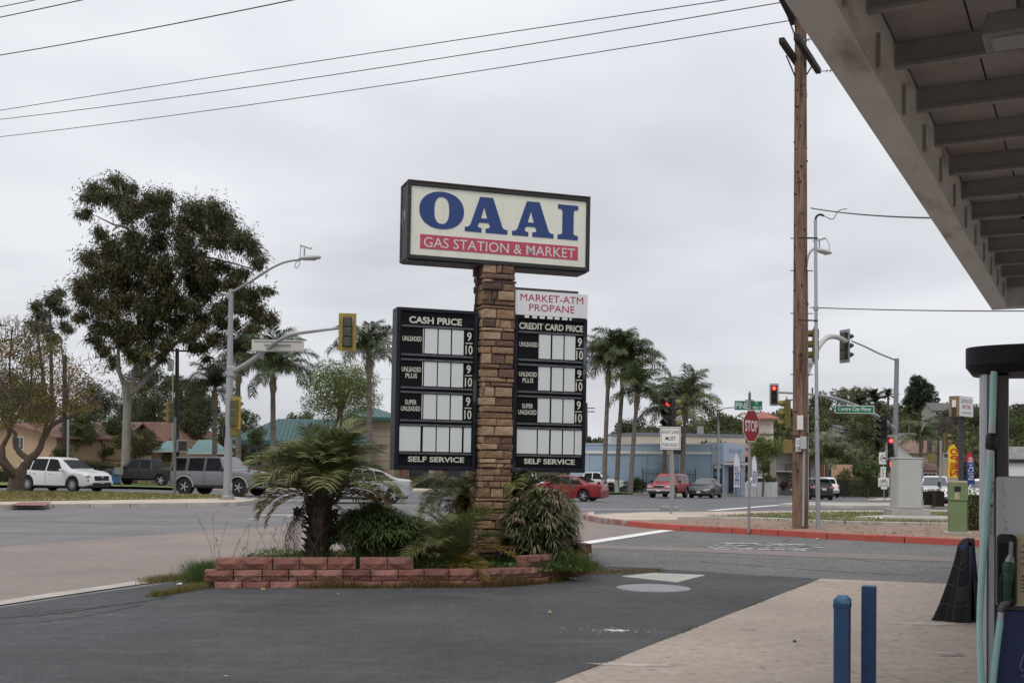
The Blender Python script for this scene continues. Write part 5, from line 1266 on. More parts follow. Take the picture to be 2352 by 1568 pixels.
# dry grass along the foot of the wall
n = 5200; u = .14 + .80 * rng.uniform(0, 1, n) ** .9; q = on_path(ring, u); q[:, 1] -= np.abs(rng.normal(0, .055, n)) + .005; q[:, 0] += rng.normal(0, .03, n)
hcap = .05 + .12 * np.clip(np.sin(u * 40) * .5 + .6, .1, 1)
H = hcap * rng.uniform(.5, 1.3, n); a = rng.uniform(0, 6.28, n); Vb, Fb = blades(np.column_stack([q, np.full(n, .01)]), H, np.stack([np.cos(a), np.sin(a) - .4, np.zeros(n)], 1) * (H * .6)[:, None], .005, rng)
stuff('dry_grass', Vb, Fb, G_DRY, 'orange dried grass along the foot of the red block planter', 'grass')
n = 1300; u = .80 + .20 * rng.uniform(0, 1, n); q = on_path(ring, u); q[:, 1] -= np.abs(rng.normal(0, .10, n)); q[:, 0] += np.abs(rng.normal(0, .09, n))
grass('green_grass', q, .01, .03, .10, .006, G_YEL, 'yellow-green grass at the right end of the planter', .5)
# left end tufts
c0 = gnd(462, 1338); n = 2200; q = np.column_stack([rng.normal(c0.x - .0, .12, n), rng.normal(c0.y + .25, .22, n)]); grass('grass_tuft', q, .01, .12, .36, .006, G_GREEN, 'tall green grass tuft at the left end of the planter', .45, 3)
A_, B_ = gnd(350, 1372), gnd(500, 1345); n = 2600; u = rng.uniform(0, 1, n); q = np.column_stack([A_.x + (B_.x - A_.x) * u + rng.normal(0, .05, n), A_.y + (B_.y - A_.y) * u + rng.normal(0, .07, n) * (.4 + u)])
grass('grass_strip', q, .012, .03, .11, .006, G_YEL, 'thin yellow-green grass growing in the crack left of the planter', .6)
A_, B_ = gnd(340, 1338), gnd(470, 1326); n = 2000; u = rng.uniform(0, 1, n); q = np.column_stack([A_.x + (B_.x - A_.x) * u + rng.normal(0, .08, n), A_.y + (B_.y - A_.y) * u + rng.normal(0, .14, n)])
grass('grass_patch', q, .012, .03, .12, .006, G_YEL, 'pale grass patch on the road edge left of the planter', .6)
A_, B_ = gnd(1340, 1318), gnd(1520, 1312); n = 1200; u = rng.uniform(0, 1, n) ** 1.0; q = np.column_stack([A_.x + (B_.x - A_.x) * u + rng.normal(0, .05, n), A_.y + (B_.y - A_.y) * u + rng.normal(0, .16, n)])
grass('dry_patch', q, .012, .02, .07, .006, G_DRY, 'low dried grass behind the pale concrete pad', .7)
# weeds in the joint beside the concrete apron
n = 1500; u = rng.uniform(.05, 1, n); u = u[np.sin(u * 23) + rng.normal(0, .5, n) > .3]; n = len(u); q = np.column_stack([e0.x + (e1.x - e0.x) * u + rng.normal(0, .012, n), e0.y + (e1.y - e0.y) * u + rng.normal(0, .012, n)])
grass('joint_weeds', q, .012, .008, .03, .007, leaf_mat('joint_weed', (.06, .075, .022), (.11, .10, .04), trans=.2), 'tiny weeds in the joint between asphalt and concrete apron', .8)
# taller grass inside the planter, stalks with seed heads
n = 2400; x = rng.choice([-3.3, -2.95, -2.35, -2.0, -1.6, -.9, .75, .95], n) + rng.normal(0, .16, n); q = np.column_stack([x, 15.28 + (x + 3.84) * .15 + np.abs(rng.normal(0, .3, n))])
grass('planter_grass', q, .17, .12, .42, .006, G_GREEN, 'green grass tufts growing inside the planter', .45, 3)
rs = random.Random(77); mb = MB(); V = []
for k in range(46):
    x = rs.uniform(-4.3, -1.7); y = 15.25 + (x + 3.84) * .15 + rs.uniform(0, .8); h = rs.uniform(.35, .85); lx_, ly = rs.uniform(-.25, .25), rs.uniform(-.1, .1)
    pts_ = [Vector((x + lx_ * (i / 5) ** 2, y + ly * (i / 5) ** 2, .15 + h * i / 5)) for i in range(6)]; mb.tube(pts_, [.0035, .003, .003, .0025, .002, .0015], 3, caps=False)
    for j in range(rs.randint(4, 14)):
        p = pts_[5] + (pts_[4] - pts_[5]) * rs.uniform(0, 1.3); d = Vector((rs.uniform(-1, 1), rs.uniform(-1, 1), rs.uniform(.2, 1))).normalized() * rs.uniform(.02, .06); mb.tube([p, p + d], [.0035, .001], 3, caps=False)
mb.build('seed_stalks', mat('dry_stalk', (.16, .12, .07), .9), None, label='thin dry seed stalks standing in the planter left end', cat='grass', kind='stuff')
# litter and scraps on the ground
def litter(px, py, kind, label, sz):
    p = gnd(px, py); rs = random.Random(int(px)); t = MB()
    if kind == 'paper':
        k = 5; V = [(sz * (i / (k - 1) - .5), sz * .7 * (j / (k - 1) - .5), rs.uniform(0, .3) * sz) for j in range(k) for i in range(k)]
        t.add(V, [(j * k + i, j * k + i + 1, (j + 1) * k + i + 1, (j + 1) * k + i) for j in range(k - 1) for i in range(k - 1)])
    else:
        t.box((0, 0, 0), (sz, sz * .7, sz * .5), rs.uniform(0, 3), .7)
    m = mat('litter_' + kind + str(int(px)), {'paper': (.55, .55, .54), 'box': (.45, .32, .12), 'stone': (.04, .035, .035)}[kind], .8)
    return t.build('litter', m, None, loc=(p.x, p.y, .02 if px < 1900 else .0265 if py > 1330 else .17), rot=(0, 0, rs.uniform(0, 6)), label=label, cat='litter', bevel=0)
litter(1316, 1333, 'paper', 'crumpled white wrapper at the right foot of the planter', .10)
litter(1263, 1410, 'box', 'tiny yellow scrap on the dark forecourt below the planter', .045)
litter(412, 1346, 'paper', 'white paper scrap at the end of the gutter strip', .10)
litter(605, 1357, 'box', 'small orange scrap at the planter left corner', .05)
litter(1825, 1478, 'stone', 'small dark stone on the concrete apron left of the bollards', .035)
litter(2020, 1206, 'paper', 'white paper ball on the corner lawn', .20)
litter(1880, 1241, 'paper', 'white scrap lying beside the red kerb', .12)
# short grass on the lawns
def lawn(pts, n, hmin, hmax, wd, m, label, z=.165):
    P2 = [Vector(p) for p in pts]; xs_ = [p.x for p in P2]; ys_ = [p.y for p in P2]; out_ = []
    from mathutils.geometry import intersect_point_tri_2d
    import mathutils.geometry as mg
    tri = mg.tessellate_polygon([[Vector((p.x, p.y, 0)) for p in P2]]); ar = []
    for a, b_, c in tri: ar.append(abs((P2[b_] - P2[a]).cross(P2[c] - P2[a])) / 2)
    w_ = np.array(ar) / sum(ar); k = rng.choice(len(tri), n, p=w_); r1, r2 = np.sqrt(rng.uniform(size=n)), rng.uniform(size=n)
    T = np.array([[[*P2[i]] for i in t_] for t_ in tri])[k]; q = T[:, 0] * (1 - r1)[:, None] + T[:, 1] * (r1 * (1 - r2))[:, None] + T[:, 2] * (r1 * r2)[:, None]
    zz_ = np.array([g(x, y) for x, y in q]) + z
    return grass('lawn_grass', q, zz_, hmin, hmax, wd, m, label, .6)
lawn(lawn_pts, 9000, .03, .09, .02, leaf_mat('lawn_blade', (.09, .12, .03), (.22, .18, .07), trans=.3), 'patchy dry grass on the right corner lawn')
n = 3500; u = rng.uniform(.1, .9, n); q = on_path([Vector(p) for p in band(ink, .18, 1)[len(ink):][::-1]], u); q += rng.normal(0, .16, (n, 2)) + np.array([0, .15])
grass('kerb_grass', q, np.array([g(x, y) for x, y in q]) + .165, .05, .13, .02, G_GREEN, 'greener grass strip behind the low kerb', .5)
lawn(ISL_LAWN, 9000, .04, .10, .035, leaf_mat('island_blade', (.10, .14, .03), (.25, .19, .06), trans=.3), 'dry green grass on the left island lawn')
q = [gnd(1352 + 45 * i, 1187 - 2 * i) for i in range(2)]
# cracks and a white paint spill in the dark forecourt
def crack(px, wd, seed, m, name='crack'):
    rs = random.Random(seed); P = [gnd(*q) for q in px]; pts = spline(P, 8); mb = MB(); V = []
    for i, p in enumerate(pts):
        t_ = (pts[min(i + 1, len(pts) - 1)] - pts[max(i - 1, 0)]).normalized(); n_ = Vector((-t_.y, t_.x, 0)); p = p + n_ * rs.uniform(-.025, .025); w_ = wd * rs.uniform(.3, 1.1); V += [(p.x - n_.x * w_, p.y - n_.y * w_, .0145), (p.x + n_.x * w_, p.y + n_.y * w_, .0145)]
    mb.add(V, [(2 * i, 2 * i + 1, 2 * i + 3, 2 * i + 2) for i in range(len(pts) - 1)]); return mb.build(name, m, None, kind='structure')
M_CRK = mat('crack_dark', (.035, .035, .036), .95)
for k, (q, w_) in enumerate(((((0, 1421), (120, 1412), (240, 1395), (330, 1382), (395, 1372)), .02), (((0, 1436), (110, 1428), (230, 1410), (330, 1390)), .012), (((60, 1413), (170, 1400), (300, 1386)), .012), (((430, 1364), (520, 1362), (620, 1366)), .008), (((900, 1372), (1010, 1378), (1060, 1374)), .006))): crack(q, w_, k, M_CRK)
for k, q in enumerate((((1290, 1300), (1420, 1303), (1490, 1305)), ((1950, 1283), (2080, 1300), (2190, 1306)), ((1600, 1290), (1760, 1302), (1900, 1312), (2100, 1322)), ((1500, 1275), (1640, 1279), (1800, 1286)))): crack(q, .02, 20 + k, mat('crack_road', (.055, .052, .05), .95), 'road_crack')
M_SPILL = mat('white_spill', (.55, .55, .54), .9)
rs = random.Random(3); mb = MB(); c = gnd(1415, 1450)
for k in range(210):
    d = abs(rs.gauss(0, 1)); a = rs.uniform(0, 6.28); x, y = c.x + .22 * d * math.cos(a) * 1.2, c.y + .16 * d * math.sin(a); r = rs.uniform(.003, .011) if d > .45 else rs.uniform(.008, .03)
    mb.add([(x + r * math.cos(q), y + r * math.sin(q) * .8, .0150 + k * .000004) for q in (0, 1.2, 2.5, 3.7, 5)], [(0, 1, 2, 3, 4)])
mb.build('paint_spill', M_SPILL, None, label='scattered white powder spill on the dark forecourt', cat='spill', kind='stuff')
mb = MB()
for k in range(200):
    p = gnd(rs.uniform(0, 1800), rs.uniform(1375, 1560)); r = rs.uniform(.003, .007); mb.box((p.x, p.y, .012), (r * 2, r * 1.4, r), rs.uniform(0, 3), .6)
mb.build('grit', mat('pale_grit', (.20, .19, .17), .9), None, label='loose pale grit scattered over the forecourt', cat='grit', kind='stuff')
mb = MB()
for k in range(150):
    x_ = rs.uniform(1600, 2300); f_ = (x_ - 1560) / 790; p = gnd(x_, rs.uniform(1198 + 13 * f_, 1211 + 33 * f_), .15); r = rs.uniform(.01, .03); mb.box((p.x, p.y, .165), (r * 2, r * 1.4, r), rs.uniform(0, 3), .6)
mb.build('pebbles', mat('pebble', (.24, .19, .15), .9, var=.4, vscale=3), None, label='pebbles and clods on the dirt strip', cat='pebbles', kind='stuff')
def stain(px, rx, ry, m, name, seed):
    rs = random.Random(seed); c = gnd(*px); n = 26; mb = MB(); mb.add([(c.x + rx * math.cos(6.283 * i / n) * rs.uniform(.6, 1.15), c.y + ry * math.sin(6.283 * i / n) * rs.uniform(.6, 1.15), .0205) for i in range(n)], [list(range(n))]); return mb.build(name, m, None, kind='structure')
stain((1452, 1530), .42, .09, mat('pale_stain', (.44, .40, .37), .9, var=.2, vscale=9, col2=(.36, .29, .24), cscale=7), 'pale_stain', 1); stain((2120, 1435), .5, .12, mat('pale_stain', (.44, .40, .37), .9), 'pale_stain', 2)
stain((2190, 1510), .13, .03, mat('oil_stain', (.06, .045, .04), .6, var=.3, vscale=20), 'oil_stain', 3); stain((2165, 1503), .12, .022, mat('white_smear', (.6, .6, .58), .9), 'white_smear', 4); stain((1720, 1450), .11, .03, mat('grey_stain', (.22, .18, .155), .9), 'grey_stain', 5)
# ================================================================ street furniture
M_GALV = mat('galvanised_steel', (.32, .325, .33), .5, metal=.35, var=.12, vscale=2, col2=(.24, .24, .245), cscale=1.0, stretch=(1, 1, .3))
M_POSTG = mat('sign_post_grey', (.27, .265, .25), .6, metal=.3, var=.15, vscale=4)
M_YEL = mat('signal_yellow', (.30, .21, .030), .55, var=.15, vscale=4)
M_OLIV = mat('signal_olive', (.155, .125, .025), .6, var=.2, vscale=5)
M_SBLK = mat('signal_black', (.012, .012, .012), .5, var=.2)
M_SBACK = mat('signal_back', (.055, .055, .042), .6, var=.4, vscale=8)
M_SGREEN = mat('street_sign_green', (.0, .14, .075), .45, var=.05)
M_SWHITE = mat('sign_white', (.68, .68, .66), .5, var=.05, vscale=4)
M_SBLK2 = mat('sign_print_black', (.012, .012, .012), .6)
M_STOPR = mat('stop_red', (.27, .008, .014), .45, var=.06)
L_RED = mat('red_lamp_lit', (.5, .02, .01), .4, emit=(1.0, .04, .025), estr=.75)
L_REDH = mat('red_lamp_core', (.8, .2, .1), .4, emit=(1.0, .16, .09), estr=1.5)
L_OFF = mat('lamp_off', (.035, .022, .02), .35)
L_HAND = mat('hand_lamp', (.7, .1, .02), .4, emit=(1.0, .10, .015), estr=1.2)
def tilt(p): return Vector(p)
def signal_head(parent, loc, rz, s=.30, lit=None, body=M_SBLK, back=None, backm=M_SBLK, n=3, dark_back=True):
    """traffic signal: face towards local -y, origin at its centre"""
    h = n * s * 1.08; hd = MB().bx(-s * .52, s * .52, 0, s * .55, -h / 2, h / 2).build('signal_head', body, parent, bevel=s * .06, loc=loc, rot=(0, 0, rz))
    if dark_back:
        mb = MB()
        for k in range(n): mb.lathe([(s * .05, 0), (s * .40, 0), (s * .42, -.06 * s), (s * .05, -.16 * s)], 10, (0, 0, 0))
        q = MB()
        for k in range(n): q.box((0, s * .56, h / 2 - s * 1.08 * (k + 1) + .08 * s), (s * .82, s * .10, s * .92))
        q.build('rear_door', M_SBACK, hd, bevel=s * .05)
    if back:
        w_, hh = s * .52 + back, h / 2 + back; mb = MB()
        for a, b_, c, d in ((-w_, w_, h / 2 + .01, hh), (-w_, w_, -hh, -h / 2 - .01), (-w_, -s * .53, -h / 2 - .01, h / 2 + .01), (s * .53, w_, -h / 2 - .01, h / 2 + .01)): mb.bx(a, b_, s * .16, s * .20, c, d)
        mb.build('backplate', backm, hd)
    for k in range(n):
        z = h / 2 - s * 1.08 * (k + .5); on = lit == k
        mb = MB(); V = [(s * .40 * math.cos(t), -.008, z + s * .40 * math.sin(t)) for t in [2 * math.pi * i / 20 for i in range(20)]]; mb.add(V, [list(range(20))]); mb.build('lens', L_RED if on else L_OFF, hd)
        if on:
            V = [(s * .24 * math.cos(t), -.012, z + s * .24 * math.sin(t)) for t in [2 * math.pi * i / 16 for i in range(16)]]; MB().add(V, [list(range(16))]).build('lens_core', L_REDH, hd)
        mb = MB(); m = 14; V = []
        for i in range(m + 1):
            t = math.pi * (-.16 + 1.32 * i / m); c, sn = math.cos(t) * s * .44, math.sin(t) * s * .44
            dp = s * (.85 if .1 < i / m < .9 else .5); V += [(c, 0, z + sn), (c, -dp, z + sn - .04 * s)]
        mb.add(V, [(2 * i, 2 * i + 1, 2 * i + 3, 2 * i + 2) for i in range(m)]); v = mb.build('visor', body, hd, smooth=True); so = v.modifiers.new('t', 'SOLIDIFY'); so.thickness = .006
    return hd
def pole_thing(name, label, px, py, dz=.15, cat='pole', group=None, Y=None):
    b = gnd(px, py, dz) if Y is None else base(px, Y, dz); t = thing(name, label, cat, b, 0, group); return t, b
def L(t, p): return Vector(p) - Vector(t.location)
# ---- left lamp post with mast arm
t, b = pole_thing('signal_pole', 'grey lamp post with mast-arm signal at the island tip, left', 522, 1146, cat='traffic light'); Y = b.y
top = L(t, at(531, 668, Y))
MB().tube([Vector((0, 0, 0)), Vector((top.x * .5, 0, top.z * .5)), top], [.17, .135, .09], 12).build('pole', M_GALV, t, smooth=True)
MB().box((0, 0, 0), (.5, .5, .05)).build('base_plate', M_GALV, t); MB().lathe([(.2, .05), (.2, .12), (.17, .16)], 12).build('collar', M_GALV, t, smooth=True)
MB().tube([top - Vector((0, 0, .05)), top + Vector((0, 0, .06))], [.105, .09], 12).build('cap', M_GALV, t, smooth=True)
q = [L(t, at(x, y, Y - d)) for x, y, d in ((531, 672, 0), (570, 650, .4), (620, 618, .9), (655, 602, 1.3), (690, 596, 1.7))]
MB().tube(spline(q, 5), [.05] * 10 + [.04] * 11, 10).build('lamp_arm', M_GALV, t, smooth=True)
hp = L(t, at(712, 592, Y - 1.9)); lam = MB(); k = 10
for i in range(k): pass
lam.lathe([(.02, -.42), (.07, -.40), (.13, -.28), (.16, -.05), (.155, .15), (.11, .35), (.02, .42)], 12)
lam.xf(Matrix.Translation(hp) @ Matrix.Rotation(R(-4), 4, 'Y') @ Matrix.Rotation(math.pi / 2, 4, 'Y') @ Matrix.Scale(.62, 4, (1, 0, 0))).build('luminaire', mat('luminaire_grey', (.42, .42, .41), .5), t, smooth=True)
MB().box((hp.x - .02, hp.y, hp.z - .085), (.45, .2, .02)).build('lamp_glass', mat('lamp_glass', (.16, .16, .16), .3), t)
cm = L(t, at(699, 592, Y - 1.75)); MB().tube([cm, cm + Vector((.0, 0, .34))], .03, 8).build('camera_post', M_GALV, t, smooth=True)
c2 = cm + Vector((.03, 0, .40)); MB().tube([c2 + Vector((-.17, .05, .09)), c2 + Vector((.24, -.05, -.05))], [.07, .06], 10).build('camera', M_SWHITE, t, smooth=True)
MB().tube(spline([c2 + Vector((-.16, 0, .05)), c2 + Vector((-.19, 0, -.3)), c2 + Vector((-.2, 0, -.62)), c2 + Vector((-.32, 0, -.80)), c2 + Vector((-.36, 0, -.62)), c2 + Vector((-.1, 0, -.42))], 4), .012, 5).build('cable', M_SBLK, t)
q = [L(t, at(x, y, Y - d)) for x, y, d in ((530, 856, 0), (570, 833, .4), (612, 803, .9), (640, 782, 1.3), (672, 768, 1.7), (725, 760, 2.3), (783, 753, 2.9))]
MB().tube(spline(q, 5), [.10 - .0018 * i for i in range(31)], 10).build('mast_arm', M_GALV, t, smooth=True)
bk_ = L(t, at(531, 853, Y)); MB().box((bk_.x, bk_.y, bk_.z - .2), (.3, .3, .4)).build('arm_bracket', M_GALV, t, bevel=.03)
sg = L(t, at(798, 763, Y - 3.0)); signal_head(t, tuple(sg), R(188), .33, None, M_SBLK, .14, M_YEL)
MB().tube([L(t, at(783, 753, Y - 2.9)), sg + Vector((0, 0, .15))], .03, 6).build('signal_clamp', mat('rust_clamp', (.12, .05, .03), .8), t)
ss = L(t, at(638, 794, Y - 1.0)); sgn = MB().box((0, 0, -.225), (1.98, .05, .45)).build('street_name_sign', mat('sign_back_pale', (.50, .48, .44), .6, var=.05), t, loc=tuple(ss), rot=(0, R(.6), R(-4)))
for z in (.17, -.2): MB().bx(-.92, .92, -.05, -.026, z - .015, z + .015).build('sign_rail', M_GALV, sgn)
MB().bx(-.5, .5, -.07, -.026, .02, .06).build('sign_bracket', M_GALV, sgn)
s2 = L(t, at(538, 948, Y - .2)); signal_head(t, (s2.x + .05, s2.y + .1, s2.z), R(150), .31, None, M_OLIV, .12, M_YEL)
MB().box((.28, 0, 2.42), (.32, .26, .46)).build('pedestrian_head', M_OLIV, t, bevel=.04)
MB().box((-.16, 0, 2.36), (.1, .3, .5)).build('pedestrian_head', M_SBLK, t, bevel=.03)
MB().box((.15, -.05, .32), (.09, .09, .32)).build('push_button_box', M_GALV, t, bevel=.01)
# ---- thin signal post and utility poles on the left
t, b = pole_thing('signal_post', 'thin grey signal post behind the island grass, left', 401, 1133, cat='traffic light'); Y = b.y
MB().tube([(0, 0, 0), L(t, at(402, 958, Y))], [.075, .06], 10).build('post', mat('dull_post', (.13, .13, .115), .7, var=.2), t, smooth=True)
h1 = L(t, at(387, 947, Y)); signal_head(t, tuple(h1), R(-125), .28, None, M_OLIV)
h2 = L(t, at(419, 1023, Y)); MB().box((h2.x, h2.y, h2.z - .25), (.44, .34, .5)).build('pedestrian_head', mat('ped_grey', (.16, .165, .15), .6), t, bevel=.03); MB().box((h2.x + .06, h2.y - .18, h2.z - .2), (.36, .03, .4)).build('pedestrian_screen', M_SBLK, t)
MB().tube([L(t, at(402, 1005, Y)), h2 + Vector((0, 0, .2))], .025, 6).build('bracket', M_SBLK, t); MB().tube([L(t, at(402, 1040, Y)), h2 + Vector((0, 0, -.2))], .025, 6).build('bracket', M_SBLK, t)
M_OLDW = mat('old_dark_pole', (.055, .045, .040), .95, var=.3, vscale=5, stretch=(1, 1, .1))
t = thing('utility_pole', 'dark wooden utility pole with crossarm behind the black pickup', 'utility pole', base(406, 84, .1)); Y = 84
tp = L(t, at(407, 800, Y)); MB().tube([(0, 0, -.2), tp], [.19, .14], 10).build('pole', M_OLDW, t, smooth=True)
ca_ = L(t, at(412, 806, Y)); MB().box((ca_.x, ca_.y - .2, ca_.z - .06), (1.75, .12, .12), R(12)).build('crossarm', M_OLDW, t)
tf = L(t, at(398, 838, Y)); MB().lathe([(.02, 0), (.24, .02), (.25, .85), (.2, .92), (.02, .95)], 12, tuple(tf + Vector((-.1, -.3, -.5)))).build('transformer', mat('transformer_grey', (.45, .46, .46), .5), t, smooth=True)
for k in (-.7, -.35, .35, .7): MB().lathe([(.03, 0), (.05, .04), (.03, .09), (.045, .12), (.01, .16)], 8, (ca_.x + k, ca_.y - .2 + k * .2, ca_.z + .06)).build('insulator', mat('insulator', (.25, .2, .17), .3), t, smooth=True)
MB().tube([L(t, at(397, 1040, Y)), L(t, at(397, 855, Y))], .05, 6).build('riser', mat('white_riser', (.6, .6, .58), .5), t)
t = thing('utility_pole', 'dark wooden pole beside a pale lamp pole behind the white sport utility', 'utility pole', base(147, 80, .1)); Y = 80
MB().tube([(0, 0, -.2), L(t, at(149, 815, Y))], [.2, .15], 10).build('pole', M_OLDW, t, smooth=True)
t = thing('lamp_post', 'slim pale grey lamp pole behind the white sport utility', 'lamp post', base(156, 76, .1)); Y = 76
MB().tube([(0, 0, 0), L(t, at(157, 905, Y)), L(t, at(159, 845, Y))], [.09, .075, .05], 8).build('pole', M_GALV, t, smooth=True); MB().lathe([(.14, 0), (.14, .1), (.1, .15)], 8).build('base', M_GALV, t)
# ---- right lane must turn right
t, b = pole_thing('road_sign', 'white RIGHT LANE MUST TURN RIGHT sign on a grey post', 1541, 1179, cat='road sign'); Y = b.y
w2, h0, h1 = 23.5 / ppm(Y), L(t, at(1541, 1032, Y)).z, L(t, at(1541, 980, Y)).z; xo = L(t, at(1539.5, 1005, Y)).x
MB().tube([(0, 0, -.1), (xo * .5, .03, h1 * .99)], .038, 8).build('post', M_POSTG, t, smooth=True)
pl = MB().bx(xo - w2, xo + w2, -.055, -.045, h0, h1).build('plate', M_SWHITE, t, bevel=.02)
fr_ = MB(); e = .022
for a, b_, c, d in ((xo - w2 + e, xo + w2 - e, h1 - 2 * e, h1 - e * 1.4), (xo - w2 + e, xo + w2 - e, h0 + e * 1.4, h0 + 2 * e), (xo - w2 + e, xo - w2 + e * 1.6, h0 + 2 * e, h1 - 2 * e), (xo + w2 - e * 1.6, xo + w2 - e, h0 + 2 * e, h1 - 2 * e)): fr_.bx(a, b_, -.058, -.0555, c, d)
fr_.build('border', M_SBLK2, pl)
H = h1 - h0
text('RIGHT LANE', M_SBLK2, pl, xo - w2 * .82, xo + w2 * .82, h0 + H * .70, h0 + H * .85, -.0555, 0.0); text('MUST', M_SBLK2, pl, xo - w2 * .50, xo + w2 * .50, h0 + H * .41, h0 + H * .57, -.0555, .01); text('TURN RIGHT', M_SBLK2, pl, xo - w2 * .82, xo + w2 * .82, h0 + H * .13, h0 + H * .28, -.0555, 0.0)
# ---- signal post right behind it
t, b = pole_thing('signal_post', 'grey signal post with red light directly behind the right lane sign', 1545, 1171.5, cat='traffic light'); Y = b.y
MB().tube([(0, 0, 0), L(t, at(1543, 965, Y))], [.07, .06], 10).build('post', M_GALV, t, smooth=True); MB().box((-.1, 0, 0), (.62, .5, .14)).build('footing', mat('footing_grey', (.27, .265, .255), .9, var=.2), t, bevel=.02)
h1 = L(t, at(1535, 948, Y)); signal_head(t, tuple(h1), R(-52), .33, 0, M_SBLK)
h2 = L(t, at(1549, 950, Y)); signal_head(t, (h2.x, h2.y + .25, h2.z), R(75), .33, None, M_OLIV)
h3 = L(t, at(1557, 1022, Y)); MB().box((h3.x, h3.y + .1, h3.z - .3), (.26, .4, .62)).build('pedestrian_head', M_SBLK, t, bevel=.03)
# ---- stop sign with street names
t, b = pole_thing('stop_sign', 'red octagonal STOP sign with green street name blades on a grey post', 1720, 1213, cat='road sign'); Y = b.y
zt = L(t, at(1720, 900, Y)).z; MB().tube([(0, 0, -.1), (0, 0, zt - .02)], .034, 8).build('post', M_POSTG, t, smooth=True)
zc = L(t, at(1720, 978, Y)).z; rr = .385; a = R(48)
oct_ = [(rr / math.cos(R(22.5)) * math.cos(R(22.5 + 45 * i)), rr / math.cos(R(22.5)) * math.sin(R(22.5 + 45 * i))) for i in range(8)]
pl = MB().prism([(x, z) for x, z in oct_], 'y', -.006, 0).build('border', M_SWHITE, t, loc=(.03, -.045, zc), rot=(0, 0, a))
MB().prism([(x * .945, z * .945) for x, z in oct_], 'y', -.0085, -.0062).build('plate', M_STOPR, pl)
text('STOP', M_SWHITE, pl, -.30, .30, -.135, .135, -.009, .022)
z0, z1 = L(t, at(1718, 942, Y)).z, L(t, at(1718, 920, Y)).z; x0, x1 = L(t, at(1687, 930, Y)).x, L(t, at(1751, 930, Y)).x
bl = MB().bx(x0, x1, -.012, .012, z0, z1).build('name_blade', M_SGREEN, t, rot=(0, 0, R(3)), bevel=.004)
bd = MB()
for q in ((x0, x1, z1 - .012, z1 - .002), (x0, x1, z0 + .002, z0 + .012)): bd.bx(q[0], q[1], -.0145, -.0122, q[2], q[3])
bd.build('border', M_SWHITE, bl)
wd = x1 - x0; hh = z1 - z0
text('PINE', M_SWHITE, bl, x0 + wd * .03, x0 + wd * .49, z0 + hh * .18, z0 + hh * .82, -.0125, .008); text('ST', M_SWHITE, bl, x0 + wd * .74, x0 + wd * .85, z0 + hh * .60, z0 + hh * .88, -.0125, .008); text('900 S', M_SWHITE, bl, x0 + wd * .65, x0 + wd * .96, z0 + hh * .12, z0 + hh * .42, -.0125, .008)
z2 = L(t, at(1718, 900, Y)).z; bl = MB().bx(-.37, .37, -.012, .012, z1 + .02, z2).build('name_blade', M_SGREEN, t, rot=(0, 0, R(78)), bevel=.004); MB().bx(-.1, .1, -.016, .016, z1 - .02, z1 + .025).build('blade_bracket', M_GALV, t)
# ---- big wooden pole
M_WOOD = mat('weathered_pole_wood', (.22, .138, .095), .9, var=.35, vscale=9, bump=1.0, bscale=24, stretch=(4, 4, .25), col2=(.060, .026, .017), cscale=4.0, cfac=(.46, .64), detail=6)
t = thing('wooden_utility_pole', 'tall brown wooden utility pole on the right corner, in front of the signals', 'utility pole', gnd(1838, 1212, .16)); Y = t.location.y
tp = L(t, at(1839, -40, Y)); ks = 14
MB().tube([Vector((tp.x * i / ks, 0, -.1 + (tp.z + .1) * i / ks)) for i in range(ks + 1)], [.192 - .055 * i / ks for i in range(ks + 1)], 20).build('pole', M_WOOD, t, smooth=True)
rs = random.Random(6); kn = MB()
for k in range(70):
    z = rs.uniform(1.2, tp.z * .97); a = rs.uniform(math.pi, 2 * math.pi); r = .192 - .055 * z / tp.z; c = Vector((tp.x * z / tp.z + r * math.cos(a), r * math.sin(a), z)); s_ = rs.uniform(.012, .03)
    kn.lathe([(.001, -s_ * 1.3), (s_ * .8, -s_ * .6), (s_, 0), (s_ * .8, s_ * .6), (.001, s_ * 1.3)], 6, tuple(c))
kn.build('knots', mat('knot_dark', (.035, .016, .011), .95), t, kind='stuff')
def onpole(y): p = L(t, at(1839, y, Y)); return p
def arm(px0, py0, px1, py1, d0, d1, name='crossarm', w_=.13):
    a, b_ = L(t, at(px0, py0, Y + d0)), L(t, at(px1, py1, Y + d1)); d = b_ - a; me = MB().bx(0, d.length, -w_ / 2, w_ / 2, -.07, .07)
    M = d.to_track_quat('X', 'Z').to_matrix().to_4x4(); me.xf(Matrix.Translation(a) @ M); return me.build(name, mat('dark_crossarm', (.028, .022, .018), .9, var=.3, vscale=6), t, bevel=.01), a, b_
A1 = arm(1795, 93, 1834, 150, -1.3, .55); A2 = arm(1829, 85, 1880, 164, -1.25, 1.35); A3 = arm(1792, -12, 1824, 52, -1.4, .5); A4 = arm(1828, -28, 1876, 62, -1.35, 1.3)
for (p, q) in (((1806, 128), (1826, 175)), ((1848, 120), (1852, 172)), ((1808, 35), (1825, 80)), ((1868, 148), (1853, 172))): MB().tube([L(t, at(*p, Y - .3)), L(t, at(*q, Y))], .018, 5).build('brace', M_SBLK, t)
def insul(p, d, n=4):
    mb = MB(); mb.tube([p, p + d * .5], .012, 5)
    for k in range(n): c = p + d * (.16 + .09 * k); mb.tube([c - d * .012, c, c + d * .012], [.02, .06, .02], 8)
    return mb.build('insulator', mat('grey_insulator', (.18, .2, .21), .3), t, smooth=True)
rt = Vector((math.cos(R(-10)), math.sin(R(-10)), 0)); insul(A2[2] + Vector((.05, 0, 0)), rt); insul(L(t, at(1842, 92, Y - .9)), rt, 3)
for y in (622 - 60, 737, 989 - 60): pass
